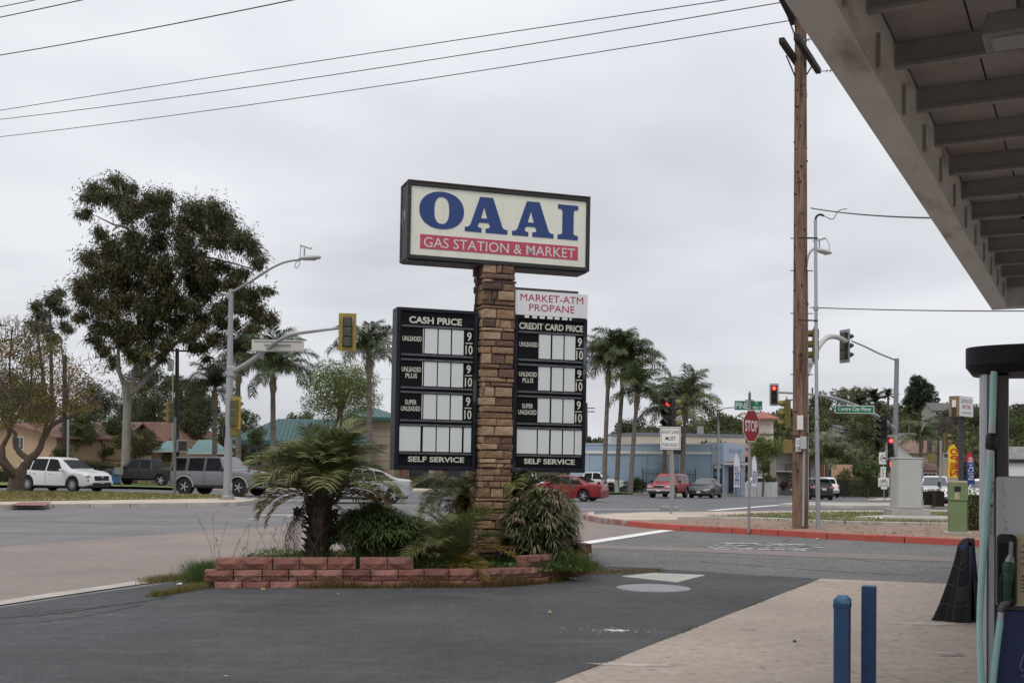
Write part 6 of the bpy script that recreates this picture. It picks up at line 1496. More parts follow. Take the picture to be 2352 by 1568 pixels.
for yy in (548, 622, 720, 860):
    p = onpole(yy); MB().tube([p + Vector((-.26, -.02, 0)), p + Vector((.30, -.02, 0))], .012, 5).build('through_bolt', M_SBLK, t)
p = onpole(1108); cz0 = p.z
MB().tube([L(t, at(1844.5, 1208, Y - .22)), L(t, at(1847, 1030, Y - .20))], .034, 10).build('conduit', mat('conduit_grey', (.30, .30, .31), .55), t, smooth=True)
p = L(t, at(1844.5, 1016, Y - .24)); MB().box((p.x + .0, p.y, p.z - .16), (.15, .12, .31)).build('meter_box', mat('meter_grey', (.42, .42, .41), .5, var=.06), t, bevel=.015)
for px, py, w_, h_, nm in ((1838, 970, .15, .35, 'id_plate'), (1834.5, 1021, .145, .33, 'notice')):
    p = L(t, at(px, py, Y - .215)); pt = MB().box((p.x, p.y, p.z - h_ / 2), (w_, .01, h_)).build(nm, M_SWHITE, t, bevel=.008)
    if nm == 'notice':
        mb = MB(); 
        for k in range(5): mb.box((p.x, p.y - .007, p.z - .14 + k * .022), (.09, .003, .009))
        mb.tube([Vector((p.x + .04 * math.cos(i * .6), p.y - .0075, p.z + .06 + .045 * math.sin(i * .6))) for i in range(11)], .004, 4); mb.build('print', M_SBLK2, pt)
for yy in (1000, 1007): p = onpole(yy); MB().tube([Vector((p.x + .21 * math.cos(a), .21 * math.sin(a), p.z)) for a in [2 * math.pi * i / 18 for i in range(19)]], .012, 5).build('steel_band', mat('rusty_band', (.07, .045, .035), .7), t)
# overhead wires
M_WIRE = mat('wire', (.03, .03, .032), .6)
def wire(name, pts, r, label, sag=0.0, n=14):
    A, B = pts; o = A; mb = MB(); mb.tube([Vector((0, 0, 0)) + (B - A) * (i / n) - Vector((0, 0, sag * 4 * (i / n) * (1 - i / n))) for i in range(n + 1)], r, 5, caps=False)
    return mb.build(name, M_WIRE, None, loc=tuple(A), smooth=True, label=label, cat='wire', group='overhead wires')
wire('power_line', (at(1795, 6, Y - 1.3), at(-240, 300, Y + 20)), .013, 'upper power line running left from the pole top', .25)
wire('power_line', (at(1824, 46, Y + .3), at(-240, 340, Y + 21)), .013, 'lowest power line from the pole across the sky', .25)
wire('power_line', (at(1900, -34, Y - 1.2), at(-240, 292, Y + 19)), .013, 'second power line from the pole across the sky', -.05)
wire('power_line', (at(760, -18, 22), at(-240, 163, 34)), .013, 'steep power line in the upper left corner, lowest of three', .1)
wire('power_line', (at(300, -24, 22), at(-240, 88, 30)), .012, 'steep power line in the upper left corner, middle of three', .02)
wire('power_line', (at(160, -16, 22), at(-240, 60, 30)), .010, 'steep power line in the upper left corner, topmost of three', .02)
wire('service_cable', (at(1862, 478, Y), at(2400, 498, Y - 14)), .014, 'service cable from the pole to the canopy', .1)
wire('telephone_cable', (at(1860, 706, Y), at(2420, 714, Y - 6)), .012, 'thin cable at half height running right from the pole', .03)
# ---- steel service mast beside the wooden pole
t, b = pole_thing('service_mast', 'thin grey steel mast just right of the wooden pole', 1880, 1214, .16, 'mast'); Y = b.y
MB().tube([(0, 0, -.1), L(t, at(1876, 985, Y))], [.058, .056], 10).build('lower_pipe', mat('mast_grey', (.30, .31, .335), .5, metal=.2, var=.15, vscale=1.5, col2=(.16, .15, .11), cscale=2, cfac=(.62, .75)), t, smooth=True)
MB().tube([L(t, at(1876, 986, Y)), L(t, at(1873, 505, Y))], [.045, .04], 10).build('upper_pipe', mat('mast_pale', (.36, .375, .40), .5, metal=.2, var=.08, vscale=1.5), t, smooth=True)
for yy in (985, 958, 708): p = L(t, at(1876 if yy > 900 else 1874, yy, Y)); MB().tube([p - Vector((0, 0, .04)), p + Vector((0, 0, .04))], .062, 10).build('coupling', M_GALV, t, smooth=True)
p = L(t, at(1873, 505, Y)); MB().tube(spline([p, p + Vector((.03, 0, .09)), p + Vector((.12, 0, .13)), p + Vector((.2, 0, .1))], 4), .028, 8).build('weatherhead', M_SBLK, t, smooth=True)
MB().tube(spline([p + Vector((.2, 0, .1)), p + Vector((.42, 0, .02)), p + Vector((.55, 0, .22)), p + Vector((.75, -.05, .27))], 5), .010, 5).build('drop_wire', M_WIRE, t)
for yy in (548, 737): p = L(t, at(1873.5, yy, Y)); MB().tube([p + Vector((-.42, .05, .03)), p + Vector((.04, -.05, 0))], .02, 5).build('stand_off', M_SBLK, t)
# ---- lamp and signal pole hidden behind the wooden pole
t = thing('signal_pole', 'signal pole with street lamp hidden behind the wooden pole', 'traffic light', base(1848, 39, .15)); Y = 39
MB().tube([(0, 0, 0), L(t, at(1850, 620, Y))], [.16, .09], 12).build('pole', M_GALV, t, smooth=True)
MB().tube(spline([L(t, at(x, y, Y)) for x, y in ((1849, 640), (1856, 590), (1868, 572), (1882, 571))], 5), .04, 8).build('lamp_arm', M_GALV, t, smooth=True)
hp = L(t, at(1890, 577, Y)); MB().lathe([(.02, -.32), (.09, -.28), (.15, -.05), (.14, .12), (.08, .28), (.02, .32)], 12).xf(Matrix.Translation(hp) @ Matrix.Rotation(R(12), 4, 'Y') @ Matrix.Rotation(math.pi / 2, 4, 'Y') @ Matrix.Scale(.6, 4, (1, 0, 0))).build('luminaire', mat('luminaire_grey', (.42, .42, .41), .5), t, smooth=True)
MB().tube([hp + Vector((-.12, 0, .05)), hp + Vector((-.12, 0, .36))], .025, 6).build('camera_post', M_GALV, t); MB().tube([hp + Vector((-.34, 0, .36)), hp + Vector((.08, 0, .48))], [.05, .065], 10).build('camera', M_SWHITE, t, smooth=True)
MB().tube(spline([hp + Vector((.08, 0, .48)), hp + Vector((.22, 0, .2)), hp + Vector((.15, 0, -.12)), hp + Vector((-.1, 0, -.05))], 5), .010, 5).build('cable', M_SBLK, t)
q = [L(t, at(x, y, Y + d)) for x, y, d in ((1850, 862, 0), (1862, 832, .8), (1880, 795, 2), (1900, 775, 3.5), (1922, 774, 5), (1944, 784, 6.5))]
MB().tube(spline(q, 5), [.125 - .0014 * i for i in range(26)], 10).build('mast_arm', mat('pale_arm', (.44, .43, .41), .55, var=.08), t, smooth=True)
sg = L(t, at(1943, 795, Y + 6.6)); signal_head(t, tuple(sg), R(115), .34, None, M_SBLK, .12, M_GALV)
sg = L(t, at(1866, 792, Y + .2)); signal_head(t, tuple(sg), R(-100), .34, None, M_OLIV, .1, M_YEL)
sg = L(t, at(1803, 950, Y - .6)); signal_head(t, tuple(sg), R(-100), .30, None, M_OLIV, .1, M_OLIV)
for yy in (918, 985): MB().tube([L(t, at(1805, yy, Y - .6)), L(t, at(1850, yy, Y))], .022, 6).build('bracket', M_SBLK, t)
p = L(t, at(1809, 1026, Y - .5)); MB().box((p.x, p.y, p.z - .22), (.25, .36, .46)).build('pedestrian_head', M_OLIV, t, bevel=.03); MB().tube([L(t, at(1809, 1006, Y - .5)), L(t, at(1850, 1006, Y))], .02, 6).build('bracket', M_SBLK, t)
# ---- signal pole with Centre City Pkwy sign
t, b = pole_thing('signal_pole', 'tall signal pole with mast arm carrying the Centre City Pkwy sign', 2053, 1160, cat='traffic light'); Y = b.y
top = L(t, at(2060, 823, Y)); MB().tube([(0, 0, 0), top * .5, top], [.155, .14, .115], 12).build('pole', mat('pole_blue_grey', (.21, .225, .245), .5, metal=.25, var=.1, vscale=2), t, smooth=True); MB().lathe([(.2, 0), (.2, .12), (.16, .2)], 12).build('collar', M_GALV, t)
MB().tube(spline([L(t, at(x, y, Y - d)) for x, y, d in ((2060, 828, 0), (2020, 812, 1), (1985, 795, 2.2), (1956, 783, 3.2))], 5), .045, 8).build('lamp_arm', M_GALV, t, smooth=True)
MB().tube(spline([L(t, at(x, y, Y - d)) for x, y, d in ((2056, 985, 0), (2025, 962, .4), (1985, 940, .9), (1930, 918, 1.5), (1870, 906, 2.1), (1790, 901, 2.9))], 5), [.115 - .0025 * i for i in range(26)], 10).build('mast_arm', M_GALV, t, smooth=True)
sg = L(t, at(1778, 906, Y - 3.1)); signal_head(t, tuple(sg), R(-12), .30, 0, M_SBLK, .07, mat('backplate_grey', (.30, .29, .28), .6))
p = L(t, at(1962.5, 940, Y - 1.35)); wd = 43.5 / ppm(Y - 1.35); hh = 9 / ppm(Y - 1.35)
nb = MB().bx(-wd, wd, -.02, 0, -hh, hh).build('street_name_sign', M_SWHITE, t, loc=tuple(p), rot=(0, R(.6), R(-9))); MB().bx(-wd + .03, wd - .03, -.024, -.0205, -hh + .03, hh - .03).build('sign_panel', M_SGREEN, nb)
text('Centre City Pkwy', M_SWHITE, nb, -wd * .84, wd * .84, -hh * .62, hh * .62, -.0245, .01)
MB().tube([p + Vector((0, .05, .1)), p + Vector((0, .05, -.1))], .05, 6).build('sign_clamp', M_GALV, t); MB().tube([L(t, at(1866, 890, Y - 2)), L(t, at(1866, 904, Y - 2))], .04, 6).build('sensor', M_SBLK, t)
sg = L(t, at(2026, 985, Y - .8)); signal_head(t, tuple(sg), R(-70), .33, None, M_SBLK, .14, M_SBLK)
for yy, x2 in ((953, 2044), (1012, 2046)): MB().tube([L(t, at(2030, yy, Y - .8)), L(t, at(x2, yy, Y - .5))], .03, 5).build('bracket', M_SBLK, t)
MB().tube([L(t, at(2044.5, 953, Y - .5)), L(t, at(2044.5, 1012, Y - .5))], .03, 5).build('bracket', M_SBLK, t)
sg = L(t, at(2047, 1028, Y - 1.0)); signal_head(t, tuple(sg), R(-25), .34, 0, M_SBLK, .12, mat('backplate_grey', (.30, .29, .28), .6))
p = L(t, at(2046, 1065, Y - .9)); MB().box((p.x, p.y, p.z - .24), (.4, .3, .46)).build('pedestrian_head', M_SBLK, t, bevel=.03)
hd = MB()                                                       # raised hand symbol
hd.prism([(p.x - .09, p.z - .15), (p.x + .08, p.z - .15), (p.x + .10, p.z + .02), (p.x - .10, p.z + .02)], 'y', p.y - .156, p.y - .152)
for k, hgt in enumerate((.13, .17, .18, .14)): hd.bx(p.x - .10 + k * .05, p.x - .06 + k * .05, p.y - .156, p.y - .152, p.z + .02, p.z + hgt)
hd.prism([(p.x + .10, p.z - .05), (p.x + .14, p.z + .06), (p.x + .115, p.z + .075), (p.x + .085, p.z)], 'y', p.y - .1565, p.y - .1525); hd.build('hand_symbol', L_HAND, t)
t, b = pole_thing('signal_post', 'slim dark signal post left of the grey traffic cabinet', 2051, 1161.5, cat='traffic light'); t.location.y -= 1.2; Y = b.y - 1.2
MB().tube([(0, 0, 0), L(t, at(2053, 1000, Y))], [.08, .065], 10).build('post', M_POSTG, t, smooth=True); MB().lathe([(.16, 0), (.16, .1), (.09, .2)], 10).build('base', M_POSTG, t)
# ---- small signs beside it
t, b = pole_thing('road_sign', 'thin post with no-trucks and bike lane signs before the hedge', 2031, 1151, cat='road sign'); Y = b.y
MB().tube([(0, 0, 0), L(t, at(2029, 1040, Y))], .035, 6).build('post', M_POSTG, t)
def plate(px, py, wp, hp_, m=M_SWHITE, name='plate', dy=-.05):
    p = L(t, at(px, py, Y)); w_, h_ = wp / 2 / ppm(Y), hp_ / 2 / ppm(Y); o = MB().bx(p.x - w_, p.x + w_, dy - .008, dy, p.z - h_, p.z + h_).build(name, m, t, bevel=.01); return o, p, w_, h_
o, p, w_, h_ = plate(2030, 1052, 23, 27); rg = MB(); V = []
r = w_ * .78
for i in range(28): th = 2 * math.pi * i / 28; V += [(p.x + r * math.cos(th), -.060, p.z + r * math.sin(th)), (p.x + r * .82 * math.cos(th), -.060, p.z + r * .82 * math.sin(th))]
rg.add(V, [(2 * i, 2 * i + 1, (2 * i + 3) % 56, (2 * i + 2) % 56) for i in range(28)]); rg.prism([(p.x - r * .68, p.z + r * .58), (p.x - r * .58, p.z + r * .68), (p.x + r * .68, p.z - r * .58), (p.x + r * .58, p.z - r * .68)], 'y', -.0625, -.061); rg.build('prohibition_ring', mat('ring_dark_red', (.16, .012, .015), .5), o)
tk = MB().bx(p.x - r * .25, p.x + r * .6, -.0592, -.0585, p.z - r * .12, p.z + r * .32); tk.bx(p.x - r * .58, p.x - r * .28, -.0592, -.0585, p.z - r * .2, p.z + r * .1)
for k in (-.45, .1, .4): tk.lathe([(.001, 0), (.09 * 1, 0)], 8) if False else tk.bx(p.x + r * k - .03, p.x + r * k + .05, -.0592, -.0585, p.z - r * .32, p.z - r * .14)
tk.build('truck_symbol', M_SBLK2, o)
o, p, w_, h_ = plate(2028, 1084, 12, 25); mb = MB()
for k in range(6): mb.bx(p.x - w_ * .7, p.x + w_ * (.2 + .5 * ((k * 7) % 3) / 2), -.0615, -.0585, p.z - h_ * .8 + k * h_ * .28, p.z - h_ * .68 + k * h_ * .28)
mb.build('print', mat('print_green', (.03, .22, .16), .6), o)
o, p, w_, h_ = plate(2029, 1107, 25, 21)
wh = MB()
for sx in (-.42, .42): wh.tube([Vector((p.x + w_ * sx + w_ * .30 * math.cos(i * math.pi / 8), -.061, p.z + h_ * .05 + w_ * .30 * math.sin(i * math.pi / 8))) for i in range(17)], .012, 4, caps=False)
for a, b_ in (((-.42, .05), (-.15, .5)), ((-.15, .5), (.3, .5)), ((.3, .5), (0, .05)), ((0, .05), (-.42, .05)), ((0, .05), (-.2, .62)), ((.42, .05), (.25, .7))): wh.tube([Vector((p.x + w_ * a[0], -.061, p.z + h_ * a[1])), Vector((p.x + w_ * b_[0], -.061, p.z + h_ * b_[1]))], .012, 4)
wh.build('bicycle_symbol', M_SBLK2, o); text('BIKE LANE', M_SBLK2, o, p.x - w_ * .8, p.x + w_ * .8, p.z - h_ * .88, p.z - h_ * .55, -.059, .01)
plate(2030, 1120, 14, 6)
t, b = pole_thing('road_sign', 'small square sign turned away on a thin post before the hedge', 1941, 1116, cat='road sign'); Y = b.y
MB().tube([(0, 0, 0), L(t, at(1939, 1060, Y))], .05, 6).build('post', M_POSTG, t); plate(1939.5, 1061, 8, 13, mat('sign_reverse', (.30, .29, .28), .6)); plate(1940, 1089, 9, 7, M_SWHITE)
# ---- right signal post with yellow heads
t, b = pole_thing('signal_post', 'signal post with yellow heads beside the white pickup, right', 2159, 1156, cat='traffic light'); Y = b.y
MB().tube([(0, 0, 0), L(t, at(2161, 1012, Y))], [.085, .07], 10).build('post', M_GALV, t, smooth=True); MB().lathe([(.16, 0), (.16, .1), (.09, .2)], 10).build('base', M_GALV, t)
sg = L(t, at(2174, 1015, Y)); signal_head(t, tuple(sg), R(80), .33, None, M_OLIV, .12, M_SBLK)
p = L(t, at(2140, 1052, Y)); MB().box((p.x, p.y, p.z - .3), (.42, .34, .6)).build('pedestrian_head', M_OLIV, t, bevel=.03)
sg = L(t, at(2139, 1025, Y)); signal_head(t, (sg.x, sg.y + .3, sg.z), R(160), .26, None, M_SBLK)
for yy in (1040, 1062): MB().tube([L(t, at(2140, yy, Y)), L(t, at(2160, yy, Y))], .025, 6).build('bracket', M_SBLK, t)
MB().box((-.1, -.12, 1.05), (.14, .14, .3)).build('push_button_box', M_SBLK, t, bevel=.01)
# ---- traffic cabinet, green cabinet
b = gnd(2086, 1187, .165); M_CAB = mat('cabinet_grey', (.40, .40, .385), .55, var=.05, vscale=2, bump=.05)
t = thing('traffic_cabinet', 'large pale grey traffic controller cabinet on the corner lawn', 'cabinet', b, R(4)); Y = b.y; k = 1 / ppm(Y)
MB().box((0, .1, -.05), (91 * k, 55 * k, 19 * k + .05)).build('plinth', mat('plinth', (.33, .32, .295), .85, var=.1), t, bevel=.02)
cb = MB().box((-1 * k, .1, 19 * k), (60 * k, 40 * k, 114 * k)).build('body', M_CAB, t, bevel=.02)
MB().box((-1 * k, .1, 133 * k), (63 * k, 43 * k, 3.5 * k)).build('lid', M_CAB, t, bevel=.02)
MB().bx(-31 * k + .03, 27.5 * k - .03, .1 - 20 * k - .02, .1 - 20 * k - .001, 21 * k, 131 * k).build('door', M_CAB, cb, bevel=.008)
for zz_ in (30, 60, 90, 115): MB().bx(27.5 * k - .02, 29.8 * k, .1 - 20 * k - .03, .1 - 20 * k, zz_ * k, (zz_ + 9) * k).build('hinge', M_GALV, cb)
mb = MB()
for i in range(9): mb.bx(29.05 * k, 29.2 * k + .012, -.1, .25, (26 + i * 3) * k, (27.6 + i * 3) * k)
mb.build('louvres', M_POSTG, cb)
b = gnd(2199, 1224, .16); t = thing('utility_cabinet', 'narrow green metal pedestal cabinet beside the clipped hedge', 'cabinet', b, R(-14)); Y = b.y; k = 1 / ppm(Y)
M_GCAB = mat('faded_green', (.155, .215, .095), .6, var=.1, vscale=3, col2=(.20, .225, .13), cscale=2, cfac=(.55, .7))
MB().box((0, .05, -.02), (58 * k, 46 * k, .06)).build('pad', M_CONC, t, bevel=.01)
cb = MB().box((0, 0, .04), (38 * k, 32 * k, 70 * k)).build('lower_body', M_GCAB, t, bevel=.012)
u = MB().box((0, 0, .04 + 71 * k), (40 * k, 35 * k, 41 * k)).build('upper_body', M_GCAB, t, bevel=.012)
MB().box((0, 0, .04 + 112 * k), (41 * k, 36 * k, 4.5 * k), taper=.9).build('lid', mat('lid_tan', (.28, .25, .16), .7, var=.15), t, bevel=.01)
MB().bx(-9 * k, 5 * k, -17.5 * k - .006, -17.5 * k - .001, .04 + 92 * k, .04 + 104 * k).build('window', M_SBLK, u); MB().bx(-8 * k, 2 * k, -17.5 * k - .004, -17.5 * k - .001, .04 + 74 * k, .04 + 90 * k).build('faded_sticker', mat('sticker_tan', (.42, .37, .25), .8, var=.3, vscale=15), u)
MB().bx(20.05 * k, 20.9 * k, -15 * k, 14 * k, .06, .04 + 110 * k).build('side_panel', mat('side_tan', (.24, .17, .09), .8, var=.25, vscale=5), t)
# ================================================================ vehicles
M_TYRE = mat('tyre', (.012, .012, .012), .85, var=.2); M_RIM = mat('alloy_rim', (.42, .42, .43), .35, metal=.7); M_RIMD = mat('dark_rim', (.03, .03, .03), .5)
M_GLASS = mat('car_glass', (.005, .006, .007), .08, spec=.22); M_GLASS2 = mat('windscreen_glass', (.06, .07, .075), .06, spec=.8, coat=.4)
M_PLAS = mat('black_plastic', (.014, .014, .015), .6); M_CHROME = mat('car_chrome', (.55, .55, .55), .2, metal=.9)
M_HL = mat('headlight', (.42, .43, .44), .15, coat=.6); M_TL = mat('tail_light', (.28, .012, .01), .2, coat=.5); M_AMB = mat('amber_light', (.5, .17, .02), .2)
M_PLATE = mat('licence_plate', (.55, .55, .53), .5)
def paint(name, c, rough=.3, metal=.15): return mat('paint_' + name, c, rough, metal=metal, coat=.35, spec=.4, var=.04, vscale=1.0)
def ip(x, P): return float(np.interp(x, [p[0] for p in P], [p[1] for p in P]))
def wheel_mesh(r, wd, rim_r, spokes, key):
    mt = MB().lathe([(rim_r * .98, -wd / 2), (r * .94, -wd / 2), (r, -wd * .32), (r, wd * .32), (r * .94, wd / 2), (rim_r * .98, wd / 2)], 28, cap=False).xf(Matrix.Rotation(math.pi / 2, 4, 'X'))
    mr = MB(); mr.lathe([(rim_r, -wd * .46), (rim_r, wd * .46), (rim_r * .93, wd * .46), (rim_r * .9, wd * .2), (.01, wd * .2)], 24, cap=False); mr.xf(Matrix.Rotation(math.pi / 2, 4, 'X'))
    sp = MB()
    for k in range(spokes):
        a = 2 * math.pi * k / spokes
        for da in (-.16, .16) if spokes > 5 else (0,):
            c, s_ = math.cos(a + da), math.sin(a + da); w_ = rim_r * (.05 if spokes > 5 else .15); V = []
            for rr_, ww in ((rim_r * .12, w_), (rim_r * .96, w_ * .9)):
                for sg_ in (-1, 1): V.append((rr_ * c - sg_ * ww * s_, 0, rr_ * s_ + sg_ * ww * c))
            V = [(x, y_, z) for y_ in (-wd * .47, -wd * .3) for x, _, z in V]; sp.add(V, [(0, 1, 3, 2), (4, 6, 7, 5), (0, 4, 5, 1), (2, 3, 7, 6), (0, 2, 6, 4), (1, 5, 7, 3)])
    sp.tube([(0, -wd * .48, 0), (0, -wd * .2, 0)], rim_r * .2, 10)
    return mt.mesh('tyre', M_TYRE, True, 35), mr.mesh('rim', M_RIMD, True, 35), sp.mesh('spokes', M_RIM)
def car(label, loc, rz, spec, pm, group=None, name='car', cat='car', scale=1.0):
    """vehicle lofted along its length; spec: dict of side profiles"""
    S = spec; Lh = S['L'] / 2; W = S['W'] / 2; t = thing(name, label, cat, loc, rz, group); t.scale = (scale,) * 3
    top, belt, wheels, r = S['top'], S['belt'], S['wheels'], S['r']; sill = S.get('sill', .24); Wr = S.get('roofw', .74) * W
    xs = sorted(set([round(float(v), 3) for v in np.linspace(-Lh, Lh, 64)] + [round(w_ + d * r, 3) for w_ in wheels for d in (-1.18, -1.1, -1.0, -.85, -.6, -.3, 0, .3, .6, .85, 1.0, 1.1, 1.18)] + [p[0] for p in top]))
    end = S.get('round', .16)
    def hw(x):
        d = max(0, (abs(x) - (Lh - .75)) / .75); return W * (1 - end * d ** 2.4)
    def zb(x):
        z = sill + (.10 * max(0, (abs(x) - (Lh - .45)) / .45) ** 1.5 if S.get('kick', 1) else 0)
        for w_ in wheels:
            d = abs(x - w_) / (r * 1.14)
            if d < 1: z = max(z, r + r * 1.14 * math.sqrt(1 - d * d) * S.get('arch', 1.0))
        return z
    def zt(x): return ip(x, top)
    def zl(x): return min(ip(x, belt), zt(x) - .012)
    def wt(x):
        gh = min(1, max(0, (zt(x) - zl(x)) / S.get('gh', .5))); return hw(x) * .93 * (1 - gh) + min(Wr, hw(x) * .93) * gh
    def side(x, z):
        b_, tp = zl(x), zt(x) - .05; f = min(1, max(0, (z - b_) / max(.02, tp - b_))); return hw(x) * .975 * (1 - f) + wt(x) * f
    V, F, MI = [], [], []; n = None
    for x in xs:
        w_, b0, b1, tp, wtp = hw(x), zb(x), zl(x), zt(x), wt(x); b0 = min(b0, b1 - .03)
        half = [(w_ * .90, b0), (w_ * .99, min(b0 + .05, b1 - .02)), (w_ * 1.0, b0 * .55 + b1 * .45), (w_ * .99, b0 * .2 + b1 * .8), (w_ * .975, b1), (side(x, b1 * .5 + tp * .5), b1 * .5 + tp * .5), (wtp, max(b1, tp - .05)), (wtp * .90, tp - .008), (wtp * .5, tp + .008)]
        ring_ = [(x, y_, z) for y_, z in half] + [(x, 0, tp + .014)] + [(x, -y_, z) for y_, z in half[::-1]]
        n = len(ring_); V += ring_
    m = len(xs); cab = S.get('cab')
    for i in range(m - 1):
        for j in range(n):
            q = (j + 1) % n; F.append((i * n + j, (i + 1) * n + j, (i + 1) * n + q, i * n + q))
            up = 4 <= j <= n - 6; MI.append(1 if (cab and up and cab[0] <= (xs[i] + xs[i + 1]) / 2 <= cab[1]) else (2 if j == n - 1 else 0))
    F += [tuple(range(n)), tuple(range((m - 1) * n, m * n))]; MI += [0, 0]
    me = bpy.data.meshes.new('body'); me.from_pydata(V, [], F); me.update()
    for q in (pm, S.get('roofm', pm), M_PLAS): me.materials.append(q)
    me.polygons.foreach_set('material_index', MI); bm = bmesh.new(); bm.from_mesh(me); bmesh.ops.recalc_face_normals(bm, faces=bm.faces); bm.to_mesh(me); bm.free()
    me.polygons.foreach_set('use_smooth', [True] * len(me.polygons)); me.set_sharp_from_angle(angle=R(32)); body = obj('body', me, t)
    MB().bx(-Lh + .25, Lh - .25, -W * .82, W * .82, sill - .06, sill + .12).build('underbody', M_PLAS, t)
    # glazing
    def pane(nm, xb0, xb1, xt0, xt1, s, m_=M_GLASS, zlo=.02, zhi=.075):
        V = []; nx, nz = 8, 4
        for j in range(nz + 1):
            for i in range(nx + 1):
                u, v = i / nx, j / nz; x = (xb0 + (xb1 - xb0) * u) * (1 - v) + (xt0 + (xt1 - xt0) * u) * v; z = (zl(x) + zlo) * (1 - v) + (zt(x) - zhi) * v
                V.append((x, s * (side(x, z) + .007), z))
        MB().add(V, [(j * (nx + 1) + i, j * (nx + 1) + i + 1, (j + 1) * (nx + 1) + i + 1, (j + 1) * (nx + 1) + i) for j in range(nz) for i in range(nx)]).build(nm, m_, t, smooth=True)
    for s in (-1, 1):
        for q in S['side']: pane('side_window', *q, s)
    for nm, x0, x1, m_ in (('windscreen', *S['screen'], M_GLASS2), ('rear_window', *S['rear'], M_GLASS)):
        V = []; nx, ny = 6, 8
        for i in range(nx + 1):
            x = x0 + (x1 - x0) * i / nx
            for j in range(ny + 1): s_ = -1 + 2 * j / ny; V.append((x, s_ * wt(x) * .88, zt(x) + .014 + .008 * (1 - abs(s_)) + .004))
        MB().add(V, [(i * (ny + 1) + j, i * (ny + 1) + j + 1, (i + 1) * (ny + 1) + j + 1, (i + 1) * (ny + 1) + j) for i in range(nx) for j in range(ny)]).build(nm, m_, t, smooth=True)
    # wheels
    key = (S['r'], S.get('spokes', 10)); ty, ri, sp = wheel_mesh(r, S.get('tw', .24), r * S.get('rim', .66), S.get('spokes', 10), key)
    for w_ in wheels:
        for s in (-1, 1):
            o = obj('wheel', ri, t, loc=(w_, s * (W - S.get('tw', .24) * .5 - .015), r), rot=(0, 0, 0 if s < 0 else math.pi)); obj('tyre', ty, o); obj('spokes', sp, o)
    # lamps, grille, bumpers, mirrors, handles, plate: boxes fitted to the body
    for q in S['bits']:
        nm, m_, c, d = q[:4]; both = q[4] if len(q) > 4 else True; rzz = q[5] if len(q) > 5 else 0
        for s in ((-1, 1) if both else (1,)):
            MB().box((0, 0, -d[2] / 2), d).build(nm, m_, t, bevel=min(d) * .25, loc=(c[0], s * c[1], c[2]), rot=(0, 0, s * rzz))
    for x0, x1, zz_ in S.get('doors', []):
        for s in (-1, 1): MB().bx(x0 - .004, x0 + .004, s * (hw(x0) * 1.0) - .004, s * (hw(x0) * 1.0) + .004, zb(x0) + .12, zl(x0) - .03).build('door_gap', M_PLAS, t)
    for w_ in wheels:
        for s in (-1, 1):
            fl = S.get('flare')
            if fl:
                V = []; k = 14
                for i in range(k + 1):
                    a = math.pi * i / k; ra, rb = r * 1.13, r * 1.13 + fl; V += [(w_ + ra * math.cos(a), s * (W + .035), r + ra * math.sin(a)), (w_ + rb * math.cos(a), s * (W + .035), r + rb * math.sin(a)), (w_ + rb * math.cos(a), s * (W - .03), r + rb * math.sin(a) + .01), (w_ + ra * math.cos(a), s * (W - .03), r + ra * math.sin(a))]
                MB().add(V, [(4 * i + a, 4 * i + b_, 4 * i + 4 + b_, 4 * i + 4 + a) for i in range(k) for a, b_ in ((0, 1), (1, 2), (3, 0))]).build('wheel_flare', S.get('flarem', M_PLAS), t)
    return t
SUV = dict(L=4.95, W=1.93, r=.375, wheels=(-1.42, 1.43), sill=.27, round=.17, spokes=10, roofw=.72, gh=.5,
    top=[(-2.475, .62), (-2.45, .98), (-2.38, 1.10), (-2.22, 1.30), (-1.98, 1.60), (-1.80, 1.685), (-1.0, 1.73), (0, 1.725), (.25, 1.70), (.50, 1.61), (1.22, 1.15), (1.36, 1.11), (1.95, 1.05), (2.26, .97), (2.42, .80), (2.475, .55)],
    belt=[(-2.475, .6), (-2.4, 1.03), (-1.5, 1.075), (0, 1.02), (1.2, 1.0), (1.6, .97), (2.1, .88), (2.475, .52)],
    side=[(-1.98, -1.28, -1.72, -1.22), (-1.22, -.28, -1.15, -.26), (-.2, .92, -.18, .34)], screen=(.54, 1.2), rear=(-2.24, -1.98),
    bits=[('headlight', M_HL, (2.18, .74, .80), (.40, .20, .11), True, .45), ('grille', M_PLAS, (2.44, 0, .70), (.10, 1.0, .24), False), ('lower_grille', M_PLAS, (2.40, 0, .42), (.16, 1.4, .20), False), ('fog_light', M_PLAS, (2.32, .78, .58), (.15, .14, .12), True, .5),
          ('mirror', 'P', (.86, 1.06, 1.10), (.20, .18, .15), True, .1), ('door_handle', M_CHROME, (.05, .965, .90), (.18, .03, .03)), ('door_handle', M_CHROME, (-.95, .965, .92), (.18, .03, .03)), ('licence_plate', M_PLATE, (2.48, 0, .52), (.02, .32, .16), False),
          ('tail_light', M_TL, (-2.34, .82, .95), (.2, .16, .14), True, -.3), ('sill_trim', M_PLAS, (0, .94, .30), (2.1, .06, .08)), ('emblem', M_CHROME, (2.495, 0, .76), (.02, .14, .09), False), ('front_lip', M_PLAS, (2.38, 0, .30), (.2, 1.55, .08), False)], doors=[(1.02, 0, 0), (-.24, 0, 0), (-1.2, 0, 0)])
def withpaint(S, pm): S = dict(S); S['bits'] = [tuple(pm if v == 'P' else v for v in q) for q in S['bits']]; return S
PW_ = paint('white', (.72, .72, .71)); PSIL = paint('silver', (.42, .425, .43), .3, .2); PGR = paint('grey', (.20, .205, .215), .3, .5); PRED = paint('red', (.33, .010, .014)); PMAR = paint('maroon', (.20, .010, .018)); PBLK = paint('black', (.010, .010, .011), .35); PDG = paint('dark_grey', (.055, .057, .060), .3, .4)
